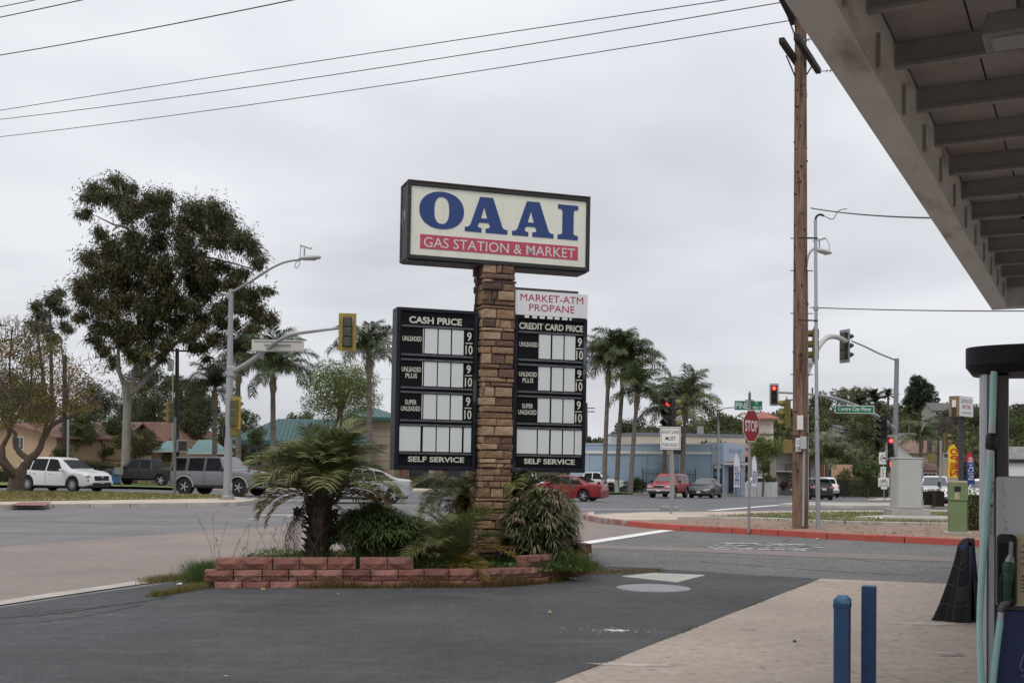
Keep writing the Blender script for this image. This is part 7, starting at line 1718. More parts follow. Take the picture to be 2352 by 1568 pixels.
def put(px, py, S, pm, deg, label, scale=1.0, off=(0, 0), **kw):
    p = gnd(px, py); p = Vector((p.x + off[0], p.y + off[1], 0)); p.z = g(p.x, p.y) + .008
    return car(label, p, R(deg), withpaint(S, pm), pm, scale=scale, **kw)
GR = 'vehicles on and beside the parkway'
put(144, 1128.5, SUV, PW_, -21, 'white sport utility vehicle on the parkway behind the forked island tree', .97, group=GR)
BRO = dict(L=4.75, W=1.93, r=.43, wheels=(-1.45, 1.50), sill=.42, round=.06, spokes=5, rim=.55, roofw=.80, gh=.55, kick=0, flare=.07, flarem=paint('flare_silver', (.36, .365, .37), .35, .4), tw=.28, arch=1.0,
    top=[(-2.375, .8), (-2.36, 1.16), (-2.33, 1.25), (-2.26, 1.78), (-2.15, 1.85), (0, 1.875), (.40, 1.86), (.52, 1.80), (.98, 1.30), (1.06, 1.235), (1.6, 1.225), (2.22, 1.19), (2.32, 1.14), (2.375, .7)],
    belt=[(-2.375, .9), (-2.3, 1.17), (0, 1.175), (.95, 1.17), (1.6, 1.16), (2.3, 1.08), (2.375, .65)], cab=(-2.4, .42), roofm=mat('hardtop_grey', (.075, .076, .08), .5),
    side=[(-2.18, -1.42, -2.12, -1.42), (-1.26, -.42, -1.24, -.42), (-.28, .72, -.28, .40)], screen=(.54, .97), rear=(-2.33, -2.27),
    bits=[('grille', M_PLAS, (2.34, 0, .96), (.10, 1.66, .26), False), ('headlight', M_HL, (2.375, .66, .97), (.06, .22, .22)), ('grille_bar', M_CHROME, (2.385, 0, .97), (.05, 1.1, .05), False), ('front_bumper', M_PLAS, (2.34, 0, .64), (.26, 1.75, .24), False), ('rear_bumper', M_PLAS, (-2.36, 0, .64), (.24, 1.8, .28), False), ('rear_corner', M_PLAS, (-2.33, .9, .95), (.12, .14, .5)),
          ('mirror', M_PLAS, (.72, 1.1, 1.26), (.14, .22, .2)), ('door_handle', M_CHROME, (-.05, .975, 1.05), (.2, .03, .035)), ('door_handle', M_CHROME, (-1.2, .975, 1.05), (.2, .03, .035)), ('sill_trim', M_PLAS, (0, .95, .47), (1.9, .07, .12)), ('hood_rail', M_PLAS, (1.95, .78, 1.225), (.16, .05, .04)), ('spare_wheel', M_TYRE, (-2.50, 0, 1.02), (.22, .76, .76), False)], doors=[(.85, 0, 0), (-.35, 0, 0), (-1.35, 0, 0)])
put(508, 1138, BRO, PGR, -18, 'boxy grey off-road vehicle with black roof behind the lamp post', .97, group=GR)
SED = dict(L=4.6, W=1.76, r=.32, wheels=(-1.32, 1.36), sill=.24, round=.16, spokes=5, roofw=.70, gh=.45,
    top=[(-2.3, .55), (-2.27, .88), (-2.2, .98), (-1.75, 1.03), (-1.55, 1.06), (-.85, 1.38), (-.5, 1.44), (.1, 1.455), (.4, 1.42), (1.15, 1.0), (1.3, .95), (1.9, .86), (2.15, .76), (2.26, .62), (2.3, .45)],
    belt=[(-2.3, .52), (-2.2, .92), (-1.0, .93), (.9, .88), (1.4, .85), (2.1, .70), (2.3, .42)],
    side=[(-1.38, -.55, -.95, -.5), (-.48, .0, -.44, .0), (.06, .92, .06, .36)], screen=(.45, 1.12), rear=(-1.52, -.9),
    bits=[('headlight', M_HL, (2.05, .68, .66), (.32, .18, .13), True, .5), ('tail_light', M_TL, (-2.2, .68, .82), (.16, .26, .18), True, -.35), ('grille', M_PLAS, (2.27, 0, .58), (.06, .7, .10), False), ('lower_grille', M_PLAS, (2.24, 0, .34), (.1, 1.1, .12), False), ('mirror', 'P', (.78, .97, .95), (.16, .17, .13)), ('door_handle', 'P', (-.05, .885, .80), (.16, .03, .03)), ('door_handle', 'P', (-.95, .885, .82), (.16, .03, .03)), ('licence_plate', M_PLATE, (2.31, 0, .48), (.02, .3, .15), False)], doors=[(.95, 0, 0), (.03, 0, 0), (-.85, 0, 0)])
put(818, 1154.5, SED, PSIL, 212, 'silver sedan turning behind the foreground palm', .95, group=GR)
S2 = dict(SED); S2['bits'] = SED['bits'] + [('spoiler', 'P', (-2.12, 0, 1.10), (.22, 1.3, .035), False), ('spoiler_foot', 'P', (-2.12, .55, 1.05), (.14, .05, .1)), ('skirt', 'P', (0, .86, .24), (2.0, .06, .1)), ('rear_skirt', 'P', (-2.2, 0, .3), (.2, 1.5, .12), False)]
put(1300, 1150, S2, PMAR, 157, 'maroon sedan with rear spoiler passing behind the planter', .93, group=GR)
PKT = dict(L=5.1, W=1.78, r=.37, wheels=(-1.55, 1.50), sill=.42, round=.10, spokes=5, roofw=.76, gh=.5, kick=0, tw=.26, flare=.06, flarem=M_PLAS,
    top=[(-2.55, .7), (-2.54, 1.0), (-2.5, 1.56), (-2.35, 1.66), (-.75, 1.70), (-.6, 1.70), (.2, 1.71), (.42, 1.68), (.62, 1.56), (1.12, 1.14), (1.3, 1.11), (2.2, 1.02), (2.42, .95), (2.52, .8), (2.55, .55)],
    belt=[(-2.55, .8), (-2.5, 1.08), (0, 1.07), (1.1, 1.05), (1.5, 1.03), (2.3, .88), (2.55, .5)],
    side=[(-2.30, -.82, -2.25, -.82), (-.62, -.18, -.6, -.18), (-.1, .95, -.1, .55)], screen=(.66, 1.08), rear=(-2.53, -2.5),
    bits=[('headlight', M_HL, (2.44, .68, .82), (.16, .34, .17), True, .25), ('grille', M_CHROME, (2.52, 0, .82), (.08, .86, .24), False), ('grille_mesh', M_PLAS, (2.555, 0, .82), (.03, .72, .16), False), ('front_bumper', M_CHROME, (2.55, 0, .58), (.2, 1.7, .16), False), ('air_dam', M_PLAS, (2.5, 0, .42), (.18, 1.5, .16), False), ('rear_bumper', M_CHROME, (-2.58, 0, .62), (.2, 1.6, .16), False), ('tail_light', M_TL, (-2.53, .80, .92), (.06, .14, .3)), ('mirror', M_PLAS, (.85, 1.02, 1.16), (.14, .2, .2)), ('licence_plate', M_PLATE, (2.66, 0, .58), (.02, .3, .15), False), ('door_handle', M_PLAS, (-.02, .90, .98), (.16, .03, .03))], doors=[(1.0, 0, 0), (-.15, 0, 0), (-.8, 0, 0)])
put(1533, 1143.5, PKT, PRED, -114, 'red pickup with matching camper shell waiting across the intersection', .98, off=(.3, 1.4), name='pickup_truck', cat='pickup truck', group=GR)
put(1626, 1143.5, SED, PDG, -113, 'dark grey sedan beside the red pickup', .98, off=(.0, .9), group=GR)
S3 = dict(SUV); S3['L'] = 4.77; S3['spokes'] = 5
S3['bits'] = [q for q in SUV['bits'] if q[0] not in ('tail_light',)] + [('tail_light', mat('clear_tail', (.42, .12, .11), .2, coat=.5), (-2.36, .72, 1.0), (.14, .42, .15), True, -.3), ('plate_bar', M_CHROME, (-2.47, 0, .98), (.04, .7, .05), False), ('licence_plate', M_PLATE, (-2.5, -.1, .86), (.02, .32, .16), False), ('rear_bumper', M_PLAS, (-2.42, 0, .46), (.18, 1.6, .22), False), ('rear_spoiler', 'P', (-2.0, 0, 1.62), (.3, 1.2, .04), False)]
put(1886, 1147.5, S3, PBLK, 88, 'black sport utility driving away behind the wooden pole', .97, off=(.0, 1.6), group=GR)
PKB = dict(PKT); PKB['L'] = 5.4; PKB['wheels'] = (-1.6, 1.65)
PKB['top'] = [(-2.7, .7), (-2.69, 1.0), (-2.65, 1.10), (-1.02, 1.12), (-1.0, 1.14), (-.9, 1.62), (-.8, 1.70), (.3, 1.74), (.5, 1.70), (1.22, 1.15), (1.4, 1.12), (2.3, 1.04), (2.55, .95), (2.67, .8), (2.7, .55)]
PKB['belt'] = [(-2.7, .8), (-2.66, 1.08), (-1.0, 1.09), (0, 1.09), (1.2, 1.07), (2.4, .9), (2.7, .5)]; PKB['side'] = [(-.84, -.12, -.80, -.12), (-.04, 1.02, -.04, .6)]; PKB['screen'] = (.56, 1.2); PKB['rear'] = (-.995, -.91)
PKB['bits'] = [(q[0], q[1], (q[2][0] + (.15 if q[2][0] > 1 else -.15 if q[2][0] < -1 else 0), q[2][1], q[2][2])) + tuple(q[3:]) for q in PKT['bits']]
p = base(332, 73, .12); car('matt black pickup parked on the grass beyond the parkway', p, R(168), PKB, mat('matt_black', (.012, .012, .013), .55), name='pickup_truck', cat='pickup truck', group=GR)
p = base(1368, 101, .12); car('white pickup parked before the blue wall behind the palms', p, R(-20), PKB, PW_, name='pickup_truck', cat='pickup truck', group=GR)
p = base(2146, 73, .0); car('white pickup facing the street below the OPEN flag', p, R(-108), PKB, PW_, name='pickup_truck', cat='pickup truck', group=GR, scale=1.08)
p = base(1898, 100, .1); car('white pickup half hidden behind the black sport utility', p, R(80), PKB, PW_, name='pickup_truck', cat='pickup truck', group=GR)
p = base(2262, 69, .0); car('white vehicle half hidden behind the dispenser column', p, R(-120), withpaint(SUV, PW_), PW_, group=GR)
p = base(2128, 92, .0); car('white sedan behind the traffic cabinet', p, R(-100), withpaint(SED, PW_), PW_, group=GR)
p = base(1760, 118, .1); car('white sport utility parked behind the small fence', p, R(5), withpaint(SUV, PW_), PW_, group=GR)
p = base(1190, 66, .0); car('pale sedan behind the lady palm, beyond the planter', p, R(170), withpaint(SED, PW_), PW_, group=GR)
p = base(1705, 118, .1); car('dark green van parked right of the blue shop', p, R(10), withpaint(SUV, PDG), paint('dark_green', (.012, .035, .022)), group=GR)
# ================================================================ buildings and the hill behind
def wallmat(name, c, v=.08, c2=None): return mat(name, c, .9, var=v, vscale=.8, bump=.15, bscale=8, col2=c2, cscale=.35, cfac=(.5, .75))
M_TILE = mat('terracotta_tiles', (.165, .085, .058), .85, var=.25, vscale=4, bump=.8, bscale=7, stretch=(1, 1, 1), col2=(.11, .065, .05), cscale=1.2)
M_TEALR = mat('teal_metal_roof', (.022, .088, .088), .5, metal=.1, var=.12, vscale=1.0, col2=(.10, .075, .06), cscale=.5, cfac=(.66, .74))
M_WIN = mat('dark_window', (.015, .018, .02), .12, spec=.6); M_TRIMW = mat('white_trim', (.62, .61, .58), .6); M_SHING = mat('grey_shingle', (.12, .115, .115), .9, var=.2, vscale=5)
class Bld:
    """building with local x along its front (left to right), y towards the back; placed by its two front corners"""
    def __init__(s, name, label, pxa, Ya, pxb, Yb, cat='building', dz=.1, za=None, parent=None):
        s.a, s.b = base(pxa, Ya, dz), base(pxb, Yb, dz)
        if za is not None: s.a.z = s.b.z = za
        d = s.b - s.a; s.W = Vector((d.x, d.y)).length; s.Ya = Ya; s.pxa = pxa
        s.t = thing(name, label, cat, s.a, math.atan2(d.y, d.x)); s.flat = parent is not None
        if parent: s.t.parent = parent.t; s.t.matrix_parent_inverse = parent.M.copy()
        s.M = (Matrix.Translation(s.a) @ Matrix.Rotation(math.atan2(d.y, d.x), 4, 'Z')).inverted()
    def z(s, y, px=None, Y=None): return (at(px or s.pxa, y, Y or s.Ya)).z - s.a.z
    def x(s, px):
        """local x on the front plane under photograph column px"""
        r = ray(px, HOR); o = s.M @ Vector((0, 0, CAMZ)); d = s.M.to_3x3() @ r; k = -o.y / d.y; return o.x + d.x * k
    def zf(s, px, y):
        r = ray(px, y); o = s.M @ Vector((0, 0, CAMZ)); d = s.M.to_3x3() @ r; k = -o.y / d.y; return o.z + d.z * k
    def box(s, nm, m, x0, x1, y0, y1, z0, z1, parent=None, bevel=0): return MB().bx(x0, x1, y0, y1, z0, z1).build(nm, m, parent or s.t, bevel=bevel)
    def window(s, x0, x1, z0, z1, nm='window', m=M_WIN, frame=M_TRIMW, fw_=.06, y=0, bars=1):
        f = MB()
        for a, b_, c, d in ((x0 - fw_, x1 + fw_, z1, z1 + fw_), (x0 - fw_, x1 + fw_, z0 - fw_, z0), (x0 - fw_, x0, z0, z1), (x1, x1 + fw_, z0, z1)): f.bx(a, b_, y - .04, y + .02, c, d)
        for k in range(bars): xm = x0 + (x1 - x0) * (k + 1) / (bars + 1); f.bx(xm - .02, xm + .02, y - .03, y + .01, z0, z1)
        o = f.build(nm, frame, s.t); MB().bx(x0, x1, y - .012, y - .004, z0, z1).build('pane', m, s.t if s.flat else o); return o
    def gable(s, x0, x1, y0, y1, ze, zr, m, over=.3, axis='x', th=.12):
        """pitched roof; axis is the ridge direction"""
        if axis == 'x':
            ym = (y0 + y1) / 2
            for ya, yb in ((y0 - over, ym), (y1 + over, ym)):
                k = over * (zr - ze) / (ym - y0); MB().add([(x0 - over, ya, ze - k), (x1 + over, ya, ze - k), (x1 + over, yb, zr), (x0 - over, yb, zr), (x0 - over, ya, ze - k + th), (x1 + over, ya, ze - k + th), (x1 + over, yb, zr + th), (x0 - over, yb, zr + th)], [(0, 1, 2, 3), (4, 5, 6, 7), (0, 1, 5, 4), (1, 2, 6, 5), (3, 0, 4, 7), (2, 3, 7, 6)]).build('roof', m, s.t)
            MB().prism([(y0 + .01, ze - .05), (y1 - .01, ze - .05), (ym, zr - .05)], 'x', x0 + .01, x1 - .01).build('gable_wall', s.wm, s.t)
        else:
            xm = (x0 + x1) / 2
            for xa, xb in ((x0 - over, xm), (x1 + over, xm)):
                k = over * (zr - ze) / (xm - x0); MB().add([(xa, y0 - over, ze - k), (xa, y1 + over, ze - k), (xb, y1 + over, zr), (xb, y0 - over, zr), (xa, y0 - over, ze - k + th), (xa, y1 + over, ze - k + th), (xb, y1 + over, zr + th), (xb, y0 - over, zr + th)], [(0, 1, 2, 3), (4, 5, 6, 7), (0, 1, 5, 4), (1, 2, 6, 5), (3, 0, 4, 7), (2, 3, 7, 6)]).build('roof', m, s.t)
            MB().prism([(x0 + .01, ze - .05), (x1 - .01, ze - .05), (xm, zr - .05)], 'y', y0 + .01, y1 - .01).build('gable_wall', s.wm, s.t)
    def hip(s, x0, x1, y0, y1, ze, zr, m, over=.4, ridge=.5, seams=0, th=.15):
        x0 -= over; x1 += over; y0 -= over; y1 += over; ym = (y0 + y1) / 2; xi = (x1 - x0) * (1 - ridge) / 2
        A, B, C, D_, E, Fv = (x0, y0, ze), (x1, y0, ze), (x1, y1, ze), (x0, y1, ze), (x0 + xi, ym, zr), (x1 - xi, ym, zr)
        low = [(p[0], p[1], p[2] - th) for p in (A, B, C, D_)]
        rf = MB().add([A, B, C, D_, E, Fv] + low, [(0, 1, 5, 4), (1, 2, 5), (2, 3, 4, 5), (3, 0, 4), (0, 1, 7, 6), (1, 2, 8, 7), (2, 3, 9, 8), (3, 0, 6, 9), (6, 7, 8, 9)]).build('roof', m, s.t)
        for k in range(seams):
            u = (k + .5) / seams; x = x0 + (x1 - x0) * u
            if x < x0 + xi: f = (x - x0) / xi
            elif x > x1 - xi: f = (x1 - x) / xi
            else: f = 1
            MB().tube([Vector((x, y0, ze + .02)), Vector((x, y0 + (ym - y0) * f, ze + (zr - ze) * f + .02))], .035, 4).build('seam', m, rf)
        return rf
# ---- tan house at the far left
B = Bld('house', 'tan stucco house with brown tile gable at far left behind the hedge', -60, 84, 128, 80); B.wm = wallmat('tan_stucco', (.35, .255, .165), .06)
zt = B.zf(60, 1003); B.box('wall', B.wm, 0, B.W, 0, 9, -.5, zt); B.gable(0, B.W, 0, 9, zt - .02, B.zf(60, 972), M_TILE, .55, 'y')
B.window(B.x(38), B.x(53), B.zf(45, 1031), B.zf(45, 1004), fw_=.05)
# ---- house with red roof
B = Bld('house', 'tan house with red clay tile roof behind the eucalyptus trunk', 158, 93, 392, 90); B.wm = wallmat('beige_stucco', (.33, .25, .17), .06)
zt = B.zf(300, 1008); B.box('wall', B.wm, 0, B.W, 0, 8, -.5, zt); B.gable(0, B.x(330), .0, 8, zt, B.zf(300, 968), M_TILE, .5, 'x'); B.gable(B.x(300), B.W, -.6, 7, zt - .3, B.zf(340, 974), M_TILE, .5, 'y')
for a, b_ in ((190, 205), (225, 238), (372, 380)): B.window(B.x(a), B.x(b_), B.zf(a, 1045), B.zf(a, 1018))
# garden wall with tile cap
B = Bld('garden_wall', 'low tan garden wall with terracotta cap behind the black pickup', 205, 84, 400, 82, 'wall'); B.box('wall', wallmat('wall_tan', (.33, .24, .155)), 0, B.W, 0, .25, -.3, B.zf(300, 1058)); B.box('cap', M_TILE, -.05, B.W + .05, -.1, .35, B.zf(300, 1058), B.zf(300, 1053))
# ---- teal shade sails
M_SAIL = mat('shade_sail', (.235, .40, .375), .85, var=.06, vscale=1)
def sail(label, pts, Y, peak, posts):
    t = thing('shade_canopy', label, 'shade canopy', base(posts[0], Y, .1)); q = [L(t, at(x, y, Y + d)) for x, y, d in pts]; c = [L(t, at(x, y, Y + 2.5)) for x, y in peak]
    mb = MB(); nq = len(q); V = [tuple(p) for p in q] + [tuple(p) for p in c]
    a, b_ = nq, nq + 1
    mb.add(V, [(0, 1, b_, a), (1, 2, b_), (2, 3, a, b_), (3, 0, a)]); o = mb.build('sail', M_SAIL, t); so = o.modifiers.new('t', 'SOLIDIFY'); so.thickness = .03
    for i in range(4): MB().tube([q[i], q[(i + 1) % 4]], .045, 6).build('frame_bar', M_TRIMW, t)
    for px in posts:
        b0 = L(t, base(px, Y, .1)); MB().tube([b0, Vector((b0.x, b0.y, q[0].z + .05))], .07, 8).build('post', M_TRIMW, t, smooth=True)
sail('left teal shade canopy on white frame behind the pickup', [(341, 1037, -2), (448, 1037, -2), (440, 1036, 3), (352, 1036, 3)], 82, [(384, 1012), (410, 1012)], (345, 396, 444))
sail('right teal shade canopy with higher peak, beside the lamp post', [(430, 1041, -2), (535, 1042, -2), (522, 1040, 4), (440, 1040, 4)], 81, [(455, 1010), (490, 1009)], (434, 530))
# ---- teal-roofed block building
M_CMU = wallmat('brown_block', (.175, .14, .115), .12, (.13, .10, .085))
B = Bld('block_building', 'brown block building with teal metal hip roof, left of centre', 545, 95, 835, 96); B.wm = M_CMU; zt = B.zf(700, 1012)
B.box('wall', M_CMU, 0, B.W, 0, 9, -.5, zt); B.hip(0, B.W, 0, 9, zt, B.zf(700, 958), M_TEALR, .8, .4, 34, .35)
for k in range(5): B.box('pilaster', wallmat('block_trim', (.21, .165, .135)), B.W * (.05 + k * .22), B.W * (.05 + k * .22) + .4, -.12, -.002, -.3, zt - .35)
for a, b_ in ((575, 600), (650, 690), (800, 815)): B.window(B.x(a), B.x(b_), B.zf(a, 1068), B.zf(a, 1030), frame=mat('teal_trim', (.03, .17, .16), .6), bars=1)
B = Bld('block_building', 'taller tan block building with teal gable beside the cash price panel', 812, 104, 905, 105); B.wm = wallmat('tan_block', (.30, .25, .195), .12, (.23, .19, .15)); zt = B.zf(860, 958)
B.box('wall', B.wm, 0, B.W, 0, 10, -.5, zt); B.hip(0, B.W, 0, 10, zt, B.zf(860, 930), M_TEALR, .7, .3, 12, .3)
for k in range(8): B.box('course_line', M_CMU, 0, B.W, -.02, -.001, .8 + k * .75, .83 + k * .75)
B = Bld('block_building', 'low brick and stone building glimpsed under the price panels', 880, 106, 1105, 108); B.wm = wallmat('stone_tan', (.27, .225, .175), .15); zt = B.zf(990, 1040)
B.box('wall', B.wm, 0, B.W, 0, 8, -.5, zt); B.box('parapet', M_CMU, -.2, B.W + .2, -.2, 8, zt, zt + .5)
for a, b_ in ((920, 937), (1000, 1012), (1075, 1090)): B.box('brick_pilaster', mat('dull_brick', (.16, .085, .065), .9, var=.25, vscale=6), B.x(a), B.x(b_), -.25, -.002, -.3, zt - .02)
for a, b_ in ((940, 985), (1016, 1070)): B.box('garage_opening', M_WIN, B.x(a), B.x(b_), -.02, -.002, -.3, zt - .8)
# ---- blue shop
M_BLUEW = wallmat('pale_blue_stucco', (.27, .36, .45), .04); M_BLUEL = wallmat('light_blue_stucco', (.40, .46, .55), .04)
B = Bld('shop', 'long pale blue flat-roofed corner shop behind the palms', 1310, 103, 1634, 98.7, 'shop'); B.wm = M_BLUEW; z1 = B.zf(1450, 1021); zc = B.zf(1450, 1037)
B.box('wall', M_BLUEW, 0, B.W, 0, 9, -.5, z1); B.box('cornice', mat('cream_cornice', (.60, .59, .54), .7), -.02, B.W, -.14, -.002, zc - .18, zc + .05); B.box('coping', M_BLUEL, 0, B.W, -.05, .3, z1, z1 + .12)
for a in (1350, 1482, 1560): B.box('downpipe', M_BLUEL, B.x(a), B.x(a) + .09, -.1, -.004, 0, zc - .2)
for a, b_ in ((1372, 1384), (1500, 1520)): B.box('roof_unit', mat('roof_unit', (.48, .48, .47), .7), B.x(a), B.x(b_), 3, 4.5, z1, z1 + .8)
B.box('meter_box', M_GALV, B.x(1516), B.x(1522), -.2, -.004, 1.7, 2.6)
FB = Bld('corner_block', None, 1634.2, 98.6, 1661, 98.2, None, parent=B); zf = FB.zf(1650, 1016)
FB.box('wall', M_BLUEW, 0, FB.W, 0, 4, -.3, zf)
C2 = Bld('entrance_bay', None, 1661.3, 98.2, 1711, 102.5, None, parent=B); zf = C2.zf(1661, 1016)
C2.box('wall', M_BLUEL, 0, C2.W, .3, 1.6, -.3, zf); C2.box('pier', M_BLUEL, 0, C2.x(1664), 0, .3, -.3, zf); C2.box('pier', M_BLUEL, C2.x(1697), C2.W, 0, .3, -.3, zf); C2.box('header', M_BLUEL, C2.x(1664), C2.x(1697), 0, .3, C2.zf(1680, 1066), zf)
C2.box('awning', M_TRIMW, C2.x(1662), C2.x(1707), -.5, -.002, C2.zf(1680, 1067), C2.zf(1680, 1062)); C2.box('awning_stripe', mat('awning_red', (.30, .10, .07), .7), C2.x(1662), C2.x(1707), -.52, -.1, C2.zf(1680, 1062) + .001, C2.zf(1680, 1060))
C2.window(C2.x(1680), C2.x(1691), .1, C2.zf(1680, 1072), 'door', y=.28, frame=mat('door_frame', (.30, .30, .31), .5, metal=.3)); C2.window(C2.x(1666), C2.x(1677), .9, C2.zf(1680, 1072), y=.28)
text('GREEN DRY CLEANERS', mat('shop_letters', (.14, .25, .46), .5), C2.t, C2.x(1674), C2.x(1704), C2.zf(1690, 1040), C2.zf(1690, 1031), -.004, 0.0)
FB.box('sign_board', mat('shop_letters', (.14, .25, .46), .5), FB.x(1641), FB.x(1656), -.05, -.002, FB.zf(1650, 1030), FB.zf(1650, 1027)); FB.box('emblem', mat('shop_letters', (.14, .25, .46), .5), FB.x(1646), FB.x(1651), -.05, -.002, FB.zf(1650, 1025), FB.zf(1650, 1019))
pk = FB.box('poster_frame', M_SBLK, FB.x(1640), FB.x(1659), -.12, -.002, .4, FB.zf(1650, 1066)); MB().bx(FB.x(1642), FB.x(1657), -.14, -.122, FB.zf(1650, 1075), FB.zf(1650, 1068)).build('parking_board', M_SWHITE, FB.t)
text('PARKING', M_SBLK2, FB.t, FB.x(1642.5), FB.x(1656.5), FB.zf(1650, 1074), FB.zf(1650, 1069), -.141, .01); MB().bx(FB.x(1643), FB.x(1656), -.14, -.122, FB.zf(1650, 1092), FB.zf(1650, 1083)).build('poster', mat('poster_blue', (.05, .22, .45), .5), FB.t)
# black picket fence
t = thing('picket_fence', 'black metal picket fence before the blue wall', 'fence', base(1476, 99, .1)); a_, b_ = L(t, base(1476, 99, .1)), L(t, base(1597, 98, .1)); h = L(t, at(1476, 1077, 99)).z
M_FEN = mat('fence_black', (.012, .013, .016), .5)
for k in range(36): p = a_ + (b_ - a_) * (k / 35); w_ = .07 if k in (0, 35) else .028; MB().box((p.x, p.y, 0), (w_, w_, h * (1.06 if k in (0, 35) else 1))).build('picket', M_FEN, t)
for z in (.25, h * .82): MB().tube([a_ + Vector((0, 0, z)), b_ + Vector((0, 0, z))], .025, 4).build('rail', M_FEN, t)
# white boarded wall and banners
B = Bld('board_fence', 'low white boarded fence right of the blue shop', 1712, 97, 1786, 99, 'fence'); zb_ = B.zf(1750, 1107)
for k in range(12): B.box('board', mat('white_board', (.50, .50, .49), .8, var=.1, rand=.08), B.W * k / 12, B.W * (k + 1) / 12 - .015, 0, .06, -.2, zb_ + (.02 if k % 2 else 0))
def feather(label, px, y0, y1, Y, w_, cols, texts, lean=.2, mirror=False, name='feather_flag'):
    t = thing(name, label, 'flag', base(px, Y, 0)); zt_, zb_ = L(t, at(px, y0, Y)).z, L(t, at(px, y1, Y)).z; n = 14
    pole = [Vector((w_ * .5 * (1 - lean * 0), 0, 0)), Vector((w_ * .5, 0, zt_ * .6)), Vector((w_ * .42, 0, zt_ * .9)), Vector((w_ * .05, 0, zt_ * 1.01))]
    MB().tube(spline(pole, 5), .02, 6).build('pole', M_SBLK, t); H = zt_ - zb_; seg = len(cols)
    for k, m_ in enumerate(cols):
        V = []; kk = 10
        for i in range(kk + 1):
            v = (k + i / kk) / seg; z = zb_ + H * v; xr = w_ * (.5 if v < .55 else .5 - .45 * ((v - .55) / .45) ** 2.2); xl = -w_ * .5 + (w_ * .35 * ((v - .8) / .2) ** 2 if v > .8 else 0); xl = min(xl, xr - .01)
            V += [(xl, .03 * math.sin(v * 9), z), (xr - .012, .02 * math.sin(v * 9), z)]
        o = MB().add(V, [(2 * i, 2 * i + 1, 2 * i + 3, 2 * i + 2) for i in range(kk)]).build('cloth', m_, t)
    for s_, m_, v0, v1, vert in texts:
        if vert:
            n_ = len(s_)
            for i, ch in enumerate(s_):
                za = zb_ + H * (v1 - (v1 - v0) * (i + 1) / n_); zb2 = zb_ + H * (v1 - (v1 - v0) * i / n_); text(ch, m_, t, -w_ * .36, w_ * .34, za + .03, zb2 - .03, -.035, .02, mirror=mirror)
        else: text(s_, m_, t, -w_ * .3, w_ * .25, zb_ + H * v0, zb_ + H * v1, -.035, .02, mirror=mirror)
FW = mat('flag_white', (.60, .60, .66), .9); FL = mat('flag_letter', (.10, .10, .28), .8)
feather('white feather banner with blue lettering at the shop door', 1693, 1040, 1118, 96.5, .55, [FW], [('PROMOTION', FL, .06, .62, True)])
feather('white feather banner standing behind the boarded fence', 1733, 1046, 1116, 96.5, .42, [FW], [('SUPER', FL, .1, .5, True)])
feather('yellow feather flag with red OPEN lettering seen from behind', 2191, 1020, 1096, 66, .66, [mat('flag_yellow', (.72, .52, .02), .85)], [('OPEN', mat('flag_red', (.45, .02, .015), .85), .02, .9, True)], mirror=True)
feather('red and blue USED CARS feather flag seen from behind', 2229, 1036, 1112, 67, .46, [mat('flag_blue', (.015, .05, .20), .85), mat('flag_blue', (.015, .05, .20), .85), mat('flag_red2', (.45, .02, .03), .85)], [('USED', FW, .66, .82, False), ('TRUCKS', FW, .12, .62, True)], mirror=True)
# ---- cream building and tower
B = Bld('long_building', 'long cream flat-roofed building behind the blue shop', 1462, 138, 1712, 142); B.wm = wallmat('cream_wall', (.52, .47, .38), .04); z1 = B.zf(1600, 1001)
B.box('wall', B.wm, 0, B.W, 0, 10, -.5, z1); B.box('roof_edge', mat('blue_grey_edge', (.16, .18, .22), .7), -.1, B.W + .1, -.15, 10, z1, z1 + .3); B.box('roof_vent', M_GALV, B.x(1625), B.x(1632), 2, 3, z1 + .3, z1 + 1.3); B.box('mansard', M_SHING, B.x(1465), B.x(1585), -1.5, -.002, z1 - 2.2, z1 - 1.2)
B = Bld('tower', 'cream tower with red tile cap and arched niche behind the stop sign', 1735, 124, 1776, 124, 'tower'); B.wm = wallmat('tower_cream', (.55, .50, .43), .04); z1 = B.zf(1755, 960)
B.box('wall', B.wm, 0, B.W, 0, B.W, -.5, z1); B.hip(0, B.W, 0, B.W, z1, B.zf(1755, 944), mat('pink_tiles', (.36, .15, .12), .8, var=.3, vscale=6, bump=.6, bscale=8), .55, .05, 14, .12)
B.box('string_course', mat('slate_band', (.12, .12, .14), .7), -.06, B.W + .06, -.1, -.002, B.zf(1755, 998), B.zf(1755, 995)); xm = B.W / 2
arch = [(xm - .65, B.zf(1755, 992)), (xm + .65, B.zf(1755, 992))] + [(xm + .65 * math.cos(a), B.zf(1755, 978) + .6 * math.sin(a)) for a in [math.pi * i / 10 for i in range(11)]]
MB().prism(arch, 'y', -.02, -.003).build('niche', wallmat('niche_cream', (.47, .42, .355)), B.t)
B = Bld('tile_roof_wing', 'low wing with red tile roof beside the tower', 1690, 120, 1742, 121); B.wm = wallmat('wing_brown', (.22, .18, .15)); z1 = B.zf(1715, 1046); B.box('wall', B.wm, 0, B.W, 0, 6, -.5, z1); B.gable(0, B.W, 0, 6, z1, B.zf(1715, 1018), mat('orange_tiles', (.36, .14, .085), .85, var=.25, vscale=6, bump=.7, bscale=7), .4, 'x')
for k in range(3): B.window(B.x(1702 + 12 * k), B.x(1709 + 12 * k), z1 - 1.7, z1 - .5, frame=wallmat('wing_trim', (.10, .09, .08)))
